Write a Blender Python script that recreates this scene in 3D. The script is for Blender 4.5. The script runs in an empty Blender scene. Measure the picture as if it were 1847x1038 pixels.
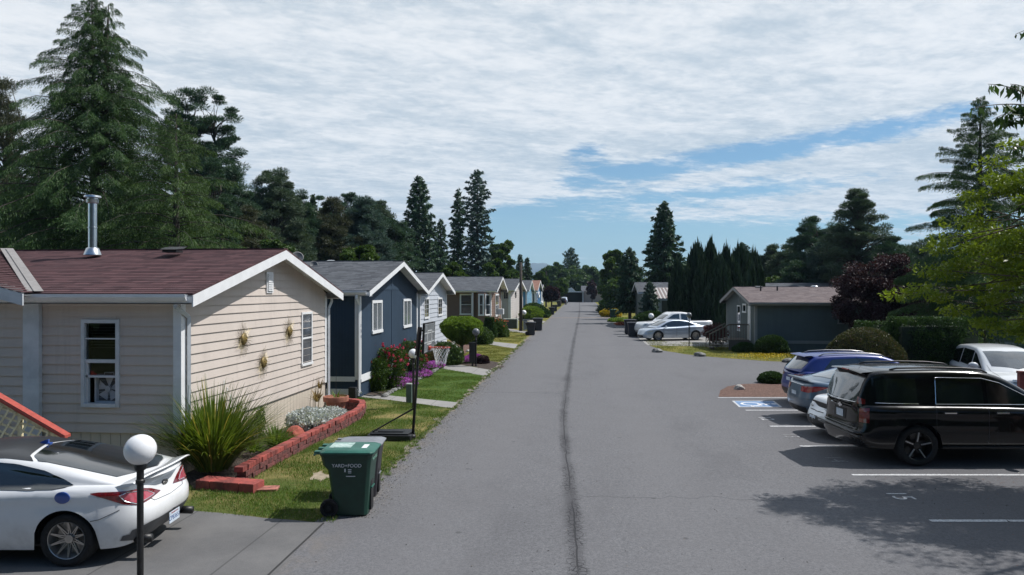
import bpy, bmesh, math, random
import numpy as np
from math import sin, cos, pi, radians, sqrt, atan2
from mathutils import Vector, Matrix, noise as mnoise
from mathutils.bvhtree import BVHTree

S = bpy.context.scene
COL = S.collection
rnd = random.Random(7)
# ---------------------------------------------------------------- camera
CH, CF, CY0, CX = 3.5, 1300.0, 524.0, 923.5          # eye height, focal length in photo pixels, horizon row, centre column
YAW = radians(5.34)                                  # the view is turned a little left of the road's direction
cam = bpy.data.cameras.new('camera'); co = bpy.data.objects.new('camera', cam); COL.objects.link(co)
co.location = (0, 0, CH); co.rotation_euler = (radians(90), 0, YAW)
cam.sensor_width = 36; cam.lens = 36 * CF / 1847; cam.shift_y = 5 / 1847
cam.clip_start = 0.1; cam.clip_end = 30000
S.camera = co
S.render.resolution_x = 1024; S.render.resolution_y = 575

def Wd(lat, D): return (lat * cos(YAW) - D * sin(YAW), lat * sin(YAW) + D * cos(YAW))
def G(px, py, z=0.0):
    D = (CH - z) * CF / (py - CY0); return Wd((px - CX) / CF * D, D)
def AT(px, D): return Wd((px - CX) / CF * D, D)
def ZP(py, D): return CH - (py - CY0) / CF * D
def YX(px, X):
    r = (px - CX) / CF; D = X / (r * cos(YAW) - sin(YAW)); return D * (r * sin(YAW) + cos(YAW))

# ---------------------------------------------------------------- node helper
class E:
    def __init__(s, nt, v): s.nt, s.v = nt, v
    def _m(s, op, *o, clamp=False):
        n = s.nt.nodes.new('ShaderNodeMath'); n.operation = op; n.use_clamp = clamp
        for i, q in enumerate((s,) + o):
            q = q.v if isinstance(q, E) else q
            if isinstance(q, (int, float)): n.inputs[i].default_value = q
            else: s.nt.links.new(q, n.inputs[i])
        return E(s.nt, n.outputs[0])
    def __add__(s, o): return s._m('ADD', o)
    def __sub__(s, o): return s._m('SUBTRACT', o)
    def __mul__(s, o): return s._m('MULTIPLY', o)
    def __truediv__(s, o): return s._m('DIVIDE', o)
    def f(s, op, *o, clamp=False): return s._m(op, *o, clamp=clamp)
    def smooth(s, a, b):
        n = s.nt.nodes.new('ShaderNodeMapRange'); n.interpolation_type = 'SMOOTHSTEP'; n.clamp = True
        s.nt.links.new(s.v, n.inputs[0]); n.inputs[1].default_value = a; n.inputs[2].default_value = b
        return E(s.nt, n.outputs[0])
def noise_e(nt, vec, scale, detail=4, rough=.5, dist=0, out=0, dim='3D'):
    n = nt.nodes.new('ShaderNodeTexNoise'); n.noise_dimensions = dim
    n.inputs['Scale'].default_value = scale; n.inputs['Detail'].default_value = detail
    n.inputs['Roughness'].default_value = rough; n.inputs['Distortion'].default_value = dist
    if vec is not None: nt.links.new(vec.v if isinstance(vec, E) else vec, n.inputs['Vector'])
    return E(nt, n.outputs[out])
def comb(nt, x, y, z=0.0):
    n = nt.nodes.new('ShaderNodeCombineXYZ')
    for i, q in enumerate((x, y, z)):
        q = q.v if isinstance(q, E) else q
        if isinstance(q, (int, float)): n.inputs[i].default_value = q
        else: nt.links.new(q, n.inputs[i])
    return E(nt, n.outputs[0])
def sepx(nt, v):
    n = nt.nodes.new('ShaderNodeSeparateXYZ'); nt.links.new(v.v if isinstance(v, E) else v, n.inputs[0])
    return [E(nt, n.outputs[i]) for i in range(3)]
def mix(nt, fac, a, b, mode='MIX'):
    n = nt.nodes.new('ShaderNodeMix'); n.data_type = 'RGBA'; n.blend_type = mode
    for sock, q in ((n.inputs[0], fac), (n.inputs[6], a), (n.inputs[7], b)):
        q = q.v if isinstance(q, E) else q
        if isinstance(q, (int, float)): sock.default_value = q
        elif isinstance(q, (tuple, list)): sock.default_value = (q[0], q[1], q[2], 1)
        else: nt.links.new(q, sock)
    return E(nt, n.outputs[2])

# ---------------------------------------------------------------- sun, sky, exposure
SUN_EL, SUN_AZ = radians(54), radians(18)            # azimuth from +X (road's right) towards +Y (down the road)
sv = Vector((cos(SUN_EL) * cos(SUN_AZ), cos(SUN_EL) * sin(SUN_AZ), sin(SUN_EL)))
sl = bpy.data.lights.new('sun', 'SUN'); sl.energy = 5.0; sl.angle = radians(0.6); sl.color = (1, .965, .925)
so = bpy.data.objects.new('sun', sl); COL.objects.link(so); so.rotation_euler = sv.to_track_quat('Z', 'Y').to_euler()
wd = bpy.data.worlds.new('World'); S.world = wd; wd.use_nodes = True
nt = wd.node_tree; nt.nodes.clear()
sky = nt.nodes.new('ShaderNodeTexSky'); sky.sky_type = 'NISHITA'; sky.sun_disc = False
sky.sun_elevation = SUN_EL; sky.sun_rotation = atan2(sv.x, sv.y); sky.air_density = 1.0; sky.dust_density = 0.0; sky.ozone_density = 3.0
tc = nt.nodes.new('ShaderNodeTexCoord')
dx, dy, dz = sepx(nt, tc.outputs['Generated'])
el = dz.f('ARCSINE') * 57.2958
az = dx.f('ARCTAN2', dy) * 57.2958 + 5.34
zz = dz.f('MAXIMUM', 0.01) + .06
# cloud sheet laid out on a high plane, streaks running across the road
pu, pv = dx / zz, dy / zz
ru = pu * .88 + pv * .47; rv = pv * .88 - pu * .47
big = noise_e(nt, comb(nt, ru * .30, rv * .50, 3.1), 1.0, 5, .5, .4)
rip = noise_e(nt, comb(nt, ru * 1.0, rv * 1.7, 9.7), 2.1, 7, .60, .35)
fine = noise_e(nt, comb(nt, ru * 2.0, rv * 2.6, 1.7), 4.0, 5, .6, .3)
def gauss(x, c, w): return ((x - c) / w).f('POWER', 2.0) * -1.0
def gexp(e): return e.f('EXPONENT')
def line(e0, slope, a0, w): return gexp((((el - ((az - a0) * slope + e0)) / w)).f('POWER', 2.0) * -1.0)
gapA = line(8.4, .115, 2.5, 1.05) * az.smooth(.5, 5.5) * (az.smooth(27, 40) * -.6 + 1.0)
gapB = line(6.4, .06, 0.0, 1.0) * az.smooth(-4.5, 0) * (az.smooth(17, 30) * -.7 + 1.0)
blob = gexp((((az - 5.8) / 2.2).f('POWER', 2.0) + (((el - 10.9) / .9)).f('POWER', 2.0)) * -1.0)
low = (el.smooth(4.6, 7.0) * -1.0 + 1.0) * az.smooth(-4.5, -1.0) * (az.smooth(19, 34) * -.35 + 1.0)
leftgap = gexp((((az + 20) / 5.0).f('POWER', 2.0) + (((el - 8.2) / 1.0)).f('POWER', 2.0)) * -1.0)
tex = noise_e(nt, comb(nt, ru * 3.0, rv * 3.6, 5.1), 6.0, 5, .65, .2)
cover = (big * .50 + rip * .80 + fine * .45 + tex * .30 + .03) - (gapA * .62 + gapB * .62 + blob * .55 + low * .72 + leftgap * .30)
front = dy.smooth(-.45, .10)                          # the cloud sheet ends behind the viewer: clear blue there
m = cover.smooth(.43, .80) * front * (el.smooth(50, 75) * -.6 + 1.0)
shade = (rip * 1.0 + big * .75 + fine * .6 + tex * .4 - .82).smooth(.25, .85)
ccol = mix(nt, shade, (.56, .65, .73), (.96, .98, 1.0))
hz = el.smooth(0, 12) * -1.0 + 1.0
skycol = mix(nt, .085, (0, 0, 0), sky.outputs[0])
blue = nt.nodes.new('ShaderNodeVectorMath'); blue.operation = 'SCALE'; nt.links.new(sky.outputs[0], blue.inputs[0]); blue.inputs[3].default_value = .105
tint = mix(nt, 1.0, E(nt, blue.outputs[0]), (.66, .90, .98), 'MULTIPLY')
fin = mix(nt, m * .90 + .04, tint, ccol)
bg = nt.nodes.new('ShaderNodeBackground'); nt.links.new(fin.v, bg.inputs[0]); bg.inputs[1].default_value = 1.0
out = nt.nodes.new('ShaderNodeOutputWorld'); nt.links.new(bg.outputs[0], out.inputs[0])
S.view_settings.view_transform = 'Standard'; S.view_settings.look = 'None'
S.view_settings.exposure = 0.0; S.view_settings.gamma = 1.0
S.render.engine = 'CYCLES'

# ---------------------------------------------------------------- materials
MATS = {}
def newmat(name):
    m = bpy.data.materials.new(name); m.use_nodes = True; nt = m.node_tree
    p = nt.nodes['Principled BSDF']; return m, nt, p
def objco(nt):
    t = nt.nodes.new('ShaderNodeTexCoord'); return t.outputs['Object']
def bump(nt, p, h, strength=.3, dist=.01):
    b = nt.nodes.new('ShaderNodeBump'); b.inputs['Strength'].default_value = strength; b.inputs['Distance'].default_value = dist
    nt.links.new(h.v if isinstance(h, E) else h, b.inputs['Height']); nt.links.new(b.outputs[0], p.inputs['Normal'])
def mat(name, col, rough=.6, var=.12, scale=6, metal=0.0, bmp=0.0, bscale=60, spec=.5, coat=0.0, col2=None, emit=None):
    if name in MATS: return MATS[name]
    m, nt, p = newmat(name)
    oc = objco(nt)
    n = noise_e(nt, oc, scale, 5, .6)
    c2 = col2 if col2 else tuple(c * (1 - var * 1.6) for c in col); c1 = tuple(min(1, c * (1 + var)) for c in col)
    nt.links.new(mix(nt, n.smooth(.3, .7), c2, c1).v, p.inputs['Base Color'])
    p.inputs['Roughness'].default_value = rough; p.inputs['Metallic'].default_value = metal
    p.inputs['Specular IOR Level'].default_value = spec; p.inputs['Coat Weight'].default_value = coat
    p.inputs['Coat Roughness'].default_value = .05
    if bmp: bump(nt, p, noise_e(nt, oc, bscale, 3, .6), bmp)
    MATS[name] = m; return m
def leafmat(name, c1, c2, transl=.3, rough=.55, c3=None):
    if name in MATS: return MATS[name]
    m, nt, p = newmat(name)
    g = nt.nodes.new('ShaderNodeNewGeometry'); ri = E(nt, g.outputs['Random Per Island'])
    oc = objco(nt); n = noise_e(nt, oc, 1.1, 3, .5)
    c = mix(nt, (ri * .6 + n.smooth(.3, .7) * .4), c1, c2)
    if c3: c = mix(nt, ri.f('GREATER_THAN', .93), c, c3)
    nt.links.new(c.v, p.inputs['Base Color']); p.inputs['Roughness'].default_value = rough; p.inputs['Specular IOR Level'].default_value = .3
    t = nt.nodes.new('ShaderNodeBsdfTranslucent'); nt.links.new(mix(nt, 1.0, c, (1, 1, .45), 'MULTIPLY').v, t.inputs[0])
    ms = nt.nodes.new('ShaderNodeMixShader'); ms.inputs[0].default_value = transl
    nt.links.new(p.outputs[0], ms.inputs[1]); nt.links.new(t.outputs[0], ms.inputs[2])
    nt.links.new(ms.outputs[0], nt.nodes['Material Output'].inputs[0])
    MATS[name] = m; return m

# ---------------------------------------------------------------- mesh building
class MB:
    def __init__(s): s.v = []; s.f = []; s.m = []; s.cur = 0
    def quad(s, a, b, c, d):
        i = len(s.v); s.v += [tuple(a), tuple(b), tuple(c), tuple(d)]; s.f.append((i, i + 1, i + 2, i + 3)); s.m.append(s.cur); return s
    def poly(s, pts):
        i = len(s.v); s.v += [tuple(p) for p in pts]; s.f.append(tuple(range(i, i + len(pts)))); s.m.append(s.cur); return s
    def box(s, x0, x1, y0, y1, z0, z1, M=None):
        i = len(s.v)
        pts = [(x, y, z) for z in (z0, z1) for y in (y0, y1) for x in (x0, x1)]
        if M is not None: pts = [tuple(M @ Vector(p)) for p in pts]
        s.v += pts
        for f in ((0, 2, 3, 1), (4, 5, 7, 6), (0, 1, 5, 4), (2, 6, 7, 3), (0, 4, 6, 2), (1, 3, 7, 5)):
            s.f.append(tuple(i + k for k in f)); s.m.append(s.cur)
        return s
    def prism(s, pts, vec):           # polygon extruded by vec
        n = len(pts); i = len(s.v); vec = Vector(vec)
        s.v += [tuple(p) for p in pts] + [tuple(Vector(p) + vec) for p in pts]
        s.f.append(tuple(i + k for k in range(n))[::-1]); s.m.append(s.cur)
        s.f.append(tuple(i + n + k for k in range(n))); s.m.append(s.cur)
        for k in range(n):
            s.f.append((i + k, i + (k + 1) % n, i + n + (k + 1) % n, i + n + k)); s.m.append(s.cur)
        return s
    def tube(s, pts, rad, n=8, caps=True):
        pts = [Vector(p) for p in pts]; i0 = len(s.v)
        if not isinstance(rad, (list, tuple)): rad = [rad] * len(pts)
        up = Vector((0, 0, 1))
        for k, p in enumerate(pts):
            t = (pts[min(k + 1, len(pts) - 1)] - pts[max(k - 1, 0)]).normalized()
            a = t.cross(up if abs(t.z) < .95 else Vector((1, 0, 0))).normalized(); b = t.cross(a)
            for j in range(n):
                q = 2 * pi * j / n; s.v.append(tuple(p + (a * cos(q) + b * sin(q)) * rad[k]))
        for k in range(len(pts) - 1):
            for j in range(n):
                s.f.append((i0 + k * n + j, i0 + k * n + (j + 1) % n, i0 + (k + 1) * n + (j + 1) % n, i0 + (k + 1) * n + j)); s.m.append(s.cur)
        if caps:
            s.f.append(tuple(i0 + j for j in range(n))[::-1]); s.m.append(s.cur)
            s.f.append(tuple(i0 + (len(pts) - 1) * n + j for j in range(n))); s.m.append(s.cur)
        return s
    def lathe(s, prof, c=(0, 0, 0), n=24, M=None, sx=1, sy=1, wob=0):
        i0 = len(s.v); k = len(prof)
        for j in range(n):
            q = 2 * pi * j / n
            for (r, z) in prof:
                rr = r
                if wob: rr = r * (1 + wob * mnoise.noise(Vector((cos(q) * 2, sin(q) * 2, z * 1.5 + c[0]))))
                p = Vector((c[0] + rr * cos(q) * sx, c[1] + rr * sin(q) * sy, c[2] + z))
                s.v.append(tuple(M @ p) if M is not None else tuple(p))
        for j in range(n):
            for a in range(k - 1):
                j2 = (j + 1) % n
                s.f.append((i0 + j * k + a, i0 + j2 * k + a, i0 + j2 * k + a + 1, i0 + j * k + a + 1)); s.m.append(s.cur)
        return s
    def sphere(s, c, r, n=20, sx=1, sy=1, sz=1, wob=0):
        pr = [(max(1e-4, r * sin(pi * k / (n // 2))), -r * cos(pi * k / (n // 2)) * sz) for k in range(n // 2 + 1)]
        return s.lathe(pr, c, n, sx=sx, sy=sy, wob=wob)
    def grid(s, rows):
        i0 = len(s.v); nr = len(rows); nc = len(rows[0])
        for r in rows: s.v += [tuple(p) for p in r]
        for a in range(nr - 1):
            for b in range(nc - 1):
                s.f.append((i0 + a * nc + b, i0 + a * nc + b + 1, i0 + (a + 1) * nc + b + 1, i0 + (a + 1) * nc + b)); s.m.append(s.cur)
        return s
    def build(s, name, mats, parent=None, smooth=False, bevel=0, auto=None):
        me = bpy.data.meshes.new(name); me.from_pydata(s.v, [], s.f)
        if not isinstance(mats, (list, tuple)): mats = [mats]
        for m in mats: me.materials.append(m)
        if len(mats) > 1: me.polygons.foreach_set('material_index', s.m)
        o = bpy.data.objects.new(name, me); COL.objects.link(o)
        if parent is not None: o.parent = parent
        if smooth or auto:
            me.polygons.foreach_set('use_smooth', [True] * len(me.polygons))
            if auto: me.set_sharp_from_angle(angle=radians(auto))
        if bevel:
            b = o.modifiers.new('bevel', 'BEVEL'); b.width = bevel; b.segments = 2; b.limit_method = 'ANGLE'; b.angle_limit = radians(40)
        me.update(); return o
def tag(o, label=None, cat=None, group=None, kind=None):
    if label: o['label'] = label
    if cat: o['category'] = cat
    if group: o['group'] = group
    if kind: o['kind'] = kind
    return o
def empty(name, loc, label, cat, group=None, rz=0):
    o = bpy.data.objects.new(name, None); COL.objects.link(o); o.location = (loc[0], loc[1], loc[2] if len(loc) > 2 else 0); o.rotation_euler = (0, 0, rz)
    o.empty_display_size = .2
    return tag(o, label, cat, group)
def dup(root, loc=None, label=None, rz=None, sc=None, group=None, parent=None):
    c = root.copy(); COL.objects.link(c); c.parent = parent
    if loc is not None: c.location = (loc[0], loc[1], loc[2] if len(loc) > 2 else 0)
    if rz is not None: c.rotation_euler = (0, 0, rz)
    if sc is not None: c.scale = sc if isinstance(sc, (tuple, list)) else (sc, sc, sc)
    if label: c['label'] = label
    if group: c['group'] = group
    for ch in list(root.children): dup(ch, parent=c)
    return c
def text_mesh(txt, size, name, material, parent, M, ext=0.002):
    cu = bpy.data.curves.new('lettering', 'FONT'); cu.body = txt; cu.size = size; cu.extrude = ext; cu.align_x = 'CENTER'; cu.align_y = 'CENTER'
    t = bpy.data.objects.new('lettering', cu); COL.objects.link(t)
    dg = bpy.context.evaluated_depsgraph_get(); dg.update()
    me = bpy.data.meshes.new_from_object(t.evaluated_get(dg)); bpy.data.objects.remove(t)
    me.materials.clear(); me.materials.append(material); me.name = name
    o = bpy.data.objects.new(name, me); COL.objects.link(o)
    if parent is not None: o.parent = parent
    o.matrix_local = M
    return o
def frame(o, x, y):                    # matrix whose local X, Y are the given directions
    x = Vector(x).normalized(); y = Vector(y).normalized(); z = x.cross(y)
    M = Matrix((x, y, z)).transposed().to_4x4(); M.translation = Vector(o); return M
def interp(pts, x): return float(np.interp(x, [p[0] for p in pts], [p[1] for p in pts]))
def smoothinterp(pts, x):
    xs = [p[0] for p in pts]; ys = [p[1] for p in pts]; n = len(xs)
    if x <= xs[0]: return ys[0]
    if x >= xs[-1]: return ys[-1]
    i = max(k for k in range(n - 1) if xs[k] <= x)
    h = xs[i + 1] - xs[i]; t = (x - xs[i]) / h
    def m(k):
        if k == 0: return (ys[1] - ys[0]) / (xs[1] - xs[0])
        if k == n - 1: return (ys[-1] - ys[-2]) / (xs[-1] - xs[-2])
        a = (ys[k] - ys[k - 1]) / (xs[k] - xs[k - 1]); b = (ys[k + 1] - ys[k]) / (xs[k + 1] - xs[k])
        return 0 if a * b <= 0 else 2 * a * b / (a + b)
    m0, m1 = m(i) * h, m(i + 1) * h
    return (2 * t**3 - 3 * t**2 + 1) * ys[i] + (t**3 - 2 * t**2 + t) * m0 + (-2 * t**3 + 3 * t**2) * ys[i + 1] + (t**3 - t**2) * m1

# ---------------------------------------------------------------- foliage meshes (numpy)
def leaf_mesh(name, C, U, V, material, parent=None, fold=0.0):
    n = len(C); C = np.asarray(C, np.float32)
    P = np.empty((n, 4, 3), np.float32)
    P[:, 0] = C - U; P[:, 1] = C + V; P[:, 2] = C + U; P[:, 3] = C - V
    if fold:
        N = np.cross(U, V); N /= (np.linalg.norm(N, axis=1, keepdims=True) + 1e-9)
        k = N * (np.linalg.norm(V, axis=1, keepdims=True) * fold); P[:, 1] += k; P[:, 3] += k
    me = bpy.data.meshes.new(name)
    me.vertices.add(n * 4); me.vertices.foreach_set('co', P.ravel())
    me.loops.add(n * 4); me.loops.foreach_set('vertex_index', np.arange(n * 4, dtype=np.int32))
    me.polygons.add(n); me.polygons.foreach_set('loop_start', np.arange(0, n * 4, 4, dtype=np.int32))
    me.materials.append(material); me.update(calc_edges=True)
    o = bpy.data.objects.new(name, me); COL.objects.link(o)
    if parent is not None: o.parent = parent
    return o
def unit(a): return a / (np.linalg.norm(a, axis=-1, keepdims=True) + 1e-9)
def randdir(R, n): return unit(R.normal(size=(n, 3)))
def perp(R, U): return unit(np.cross(U, randdir(R, len(U))))

def conifer(name, h, r, seed, lm, bark, loc, label, z0=.8, nb=120, dens=60, size=.22, droop=.35, up=.35, power=.9, gaps=.25, group=None, tops=1, wid=.34, tip_up=0.0, cat='conifer tree', rz=0, sprayw=.26, hang=.3, longs=()):
    R = np.random.default_rng(seed)
    root = empty(name, loc, label, cat, group, rz)
    tb = MB(); Cs = []; Us = []; Vs = []
    apices = [(0, 0, h)] if tops == 1 else [(-.25, 0, h), (.35, .1, h * .985)]
    for ai, (ax, ay, ah) in enumerate(apices):
        zb = 0 if ai == 0 else h * .55
        tb.tube([(ax * .0, 0, zb), (ax * .5, ay * .5, h * .5 if ai == 0 else h * .62), (ax, ay, ah)], [h * .018 + .05, h * .011 + .02, .015], 8)
        k = nb if ai == 0 else nb // 5
        for i in range(k):
            t = ((i + R.random()) / k) ** .85
            if ai: t = .6 + .4 * t
            z = z0 + (ah - z0) * t
            L = r * ((1 - t) ** power * .97 + .035) * (1 + R.uniform(-gaps, gaps)) * (1.3 if R.random() < .06 else 1)
            ph = i * 2.39996 + R.uniform(-.4, .4)
            if ai == 0 and i < len(longs): t, ph, L = longs[i]; z = z0 + (ah - z0) * t
            d = np.array([cos(ph), sin(ph), 0]); lat = np.array([-sin(ph), cos(ph), 0])
            e1 = up * (.35 + 1.3 * t) + R.uniform(-.1, .1); e2 = droop * R.uniform(.7, 1.3)
            org = np.array([ax * t, ay * t, z])
            def pos(s):
                s = np.asarray(s)[:, None]
                return org + d * L * s + np.array([0, 0, 1.0]) * L * (e1 * s - e2 * s ** 2 + tip_up * s ** 4)
            bp = pos(np.linspace(0, .97, 5)); tb.tube([tuple(p) for p in bp], [.008 * L + .005, .006 * L + .003, .004 * L + .003, .003 * L + .002, .002], 4, False)
            m = max(6, int(dens * L))
            s = R.uniform(.12, 1, m) ** .8
            lo = R.normal(size=m) * wid * L * (1.08 - s) * .55
            lo = np.clip(lo, -.5 * L, .5 * L)
            P = pos(s) + lat * lo[:, None]
            P[:, 2] -= np.abs(lo) * hang + R.random(m) * .10 * size / .22 + (R.random(m) ** 2) * hang * .9 * size / .22 * .5
            U = d * .55 + lat * (np.sign(lo) * .55)[:, None] + R.normal(size=(m, 3)) * .38
            U[:, 2] -= R.random(m) * hang * 2.2
            U = unit(U); V = perp(R, U)
            sz = size * R.uniform(.6, 1.25, m) * (.6 + .4 * (1 - t))
            Cs.append(P); Us.append(U * sz[:, None]); Vs.append(V * (sz * sprayw)[:, None])
    tb.build('trunk', bark, root, smooth=True)
    leaf_mesh('crown', np.vstack(Cs), np.vstack(Us), np.vstack(Vs), lm, root)
    return root
def clumptree(name, loc, label, seed, lm, bark, h, crown, ncl, per, clr, size, cat='tree', group=None, flat=.7, trunk_r=.18, fork=.35, needle=False, core=0.0, aspect=.5, drp=.3, thr=.45, extra=None, rz=0, lean=(0, 0), taper=0.0):
    """crown = (cx,cy,cz,rx,ry,rz) relative to loc; clumps of leaves at the ends of real limbs."""
    R = np.random.default_rng(seed); root = empty(name, loc, label, cat, group, rz)
    cx, cy, cz, rx, ry, rzz = crown
    tb = MB(); Cs = []; Us = []; Vs = []
    fz = h * fork; fx, fy = cx * .5 + lean[0], cy * .5 + lean[1]
    tb.tube([(0, 0, 0), (fx * .4, fy * .4, fz * .5), (fx, fy, fz)], [trunk_r * 1.25, trunk_r, trunk_r * .8], 8)
    top = (cx, cy, cz + rzz * .8)
    tb.tube([(fx, fy, fz), ((fx + cx) / 2 + .1, (fy + cy) / 2, (fz + cz) / 2), top], [trunk_r * .8, trunk_r * .45, .02], 6)
    cen = []
    while len(cen) < ncl:
        p = R.uniform(-1, 1, 3); q = np.linalg.norm(p)
        if q > 1 or q < thr: continue
        if taper and p[2] > -.3: k_ = 1 - taper * (p[2] + .3) / 1.3; p[0] *= k_; p[1] *= k_
        cen.append((cx + p[0] * rx, cy + p[1] * ry, cz + p[2] * rzz))
    if extra: cen += extra
    for c in cen:
        c = np.array(c); s = R.uniform(.15, .75)
        a = np.array([fx + (cx - fx) * s, fy + (cy - fy) * s, fz + (cz + rzz * .6 - fz) * s])
        if a[2] > c[2] + .5: a = np.array([fx, fy, min(fz, c[2])])
        mid = (a + c) / 2 + np.array([0, 0, .12 * np.linalg.norm(c - a)]) + R.normal(size=3) * .09 * np.linalg.norm(c - a)
        rr = trunk_r * .22
        tb.tube([tuple(a), tuple(mid), tuple(c)], [rr, rr * .6, rr * .2], 5, False)
        k = int(per * R.uniform(.6, 1.3)); cr = clr * R.uniform(.65, 1.3)
        P = randdir(R, k) * (R.random(k) ** .45 * cr)[:, None]; O = unit(P); P[:, 2] *= flat
        if needle: U = unit(O + R.normal(size=(k, 3)) * .35 + np.array([0, 0, .35]))
        else: U = unit(O * .8 + R.normal(size=(k, 3)) * .6 + np.array([0, 0, -drp]))
        V = perp(R, U); sz = size * R.uniform(.6, 1.3, k)
        Cs.append(P + c); Us.append(U * sz[:, None]); Vs.append(V * (sz * aspect)[:, None])
    tb.build('trunk', bark, root, smooth=True)
    o = leaf_mesh('crown', np.vstack(Cs), np.vstack(Us), np.vstack(Vs), lm, root, fold=0 if needle else .35)
    return root
def shellplant(name, loc, label, seed, lm, n, size, prof, rx, ry, h, cat='shrub', group=None, jag=.12, depth=.35, aspect=.5, upw=.4, core=None, z0=0, power=2.0, square=2.0, rz=0, stem=None, part='foliage', corescale=.82, ns=1.0, cz=None):
    """dense clipped or columnar plant: leaves on and under an outline prof(t)->radius factor, t=0 bottom..1 top"""
    R = np.random.default_rng(seed); root = empty(name, loc, label, cat, group, rz)
    t = R.random(n); ph = R.random(n) * 2 * pi
    f = np.array([prof(q) for q in np.linspace(0, 1, 200)]); ft = np.interp(t, np.linspace(0, 1, 200), f)
    keep = R.random(n) < (ft + .12) / (f.max() + .12); t, ph, ft = t[keep], ph[keep], ft[keep]; k = len(t)
    c, s = np.cos(ph), np.sin(ph); sq = (np.abs(c) ** square + np.abs(s) ** square) ** (-1 / square)
    nz = np.array([mnoise.noise(Vector((a * 1.6 * ns, b * 1.6 * ns, q * 3 * ns + seed))) + .6 * mnoise.noise(Vector((a * 4 * ns, b * 4 * ns, q * 8 * ns + seed))) for a, b, q in zip(c, s, t)])
    rad = ft * sq * (1 + jag * nz) * (1 - depth * R.random(k) ** power)
    P = np.stack([c * rad * rx, s * rad * ry, z0 + t * h + R.normal(size=k) * size * .4], 1)
    dt = .01; slope = (np.interp(np.clip(t + dt, 0, 1), np.linspace(0, 1, 200), f) - np.interp(np.clip(t - dt, 0, 1), np.linspace(0, 1, 200), f)) / (2 * dt)
    O = unit(np.stack([c / rx, s / ry, -slope / h], 1))
    U = unit(O * (1 - upw) + np.array([0, 0, upw]) + R.normal(size=(k, 3)) * .45); V = perp(R, U); sz = size * R.uniform(.55, 1.35, k)
    leaf_mesh(part, P, U * sz[:, None], V * (sz * aspect)[:, None], lm, root, fold=.3)
    tb = MB()
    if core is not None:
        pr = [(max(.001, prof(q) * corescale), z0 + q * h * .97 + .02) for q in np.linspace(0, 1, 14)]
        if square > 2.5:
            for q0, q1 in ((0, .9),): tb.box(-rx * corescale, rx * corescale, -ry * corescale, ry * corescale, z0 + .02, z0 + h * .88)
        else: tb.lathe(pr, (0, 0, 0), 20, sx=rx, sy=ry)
        tb.build('dark_core', core, root, smooth=square <= 2.5)  # solid occluder added inside the leaves, coloured dark like inner shade
    if stem:
        sb = MB()
        for (a, b) in stem: sb.tube([(a[0], a[1], a[2]), (b[0], b[1], b[2])], [a[3], b[3]], 7)
        sb.build('stem', MATS['bark'], root, smooth=True)
    return root
def bladeplant(name, loc, label, seed, lm, n, L, w, spread, cat='plant', droop=.7, root=None, part=None, base=.12, group=None):
    """strap-leaved clump: long arching blades from one base"""
    R = random.Random(seed); mb = MB()
    for i in range(n):
        ph = R.uniform(0, 2 * pi); tilt = (R.random() ** .7) * spread; l = L * R.uniform(.55, 1.1); ww = w * R.uniform(.7, 1.2)
        d = Vector((cos(ph), sin(ph), 0)); sd = Vector((-sin(ph), cos(ph), 0)); b = d * base * R.random()
        rows = []; p = b.copy(); a = tilt; ns = 7; bend = droop * R.uniform(.2, 1.3) * (.3 + tilt)
        for k in range(ns):
            t = k / (ns - 1); q = ww * (.55 + .9 * t if t < .5 else 2 * (1 - t) * 1.0) + .0012
            rows.append((tuple(p - sd * q), tuple(p + Vector((0, 0, -q * .3))), tuple(p + sd * q)))
            p = p + (d * sin(a) + Vector((0, 0, cos(a)))) * (l / (ns - 1)); a += bend / ns * (1 + t * 1.5)
        mb.grid(rows)
    if root is None:
        o = mb.build(name, lm, None, smooth=True); o.location = (loc[0], loc[1], loc[2] if len(loc) > 2 else 0); return tag(o, label, cat, group)
    return mb.build(part, lm, root, smooth=True)
# ================================================================ MATERIALS
mat('bark', (.11, .085, .065), .9, .3, 8, bmp=.5, bscale=18)
mat('bark_dark', (.06, .05, .042), .9, .3, 8, bmp=.5, bscale=18)
mat('white_trim', (.60, .63, .66), .55, .05, 3, col2=(.50, .53, .56))
mat('bright_trim', (.74, .75, .76), .5, .04, 3)
mat('lamp_black', (.012, .012, .013), .45, .3, 20)
mat('black_plastic', (.016, .017, .019), .42, .3, 9, bmp=.1, bscale=80)
mat('dark_metal', (.05, .05, .052), .4, .2, 12, metal=.6)
mat('steel', (.62, .64, .66), .28, .08, 10, metal=1.0)
mat('globe_white', (.80, .81, .82), .25, .03, 6, coat=.4)
mat('rubber', (.014, .014, .015), .85, .3, 30, bmp=.2, bscale=120)
mat('pane_dark', (.014, .017, .022), .05, .4, 2, spec=.8, coat=.6)
mat('pane_blind', (.17, .19, .21), .15, .1, 3, spec=.7, coat=.6)
mat('pane_mid', (.055, .062, .07), .10, .3, 3, spec=.8, coat=.6)
mat('paint_line', (.60, .61, .62), .8, .12, 40, col2=(.30, .30, .31))
mat('interior_dark', (.02, .018, .018), .9)

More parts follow.
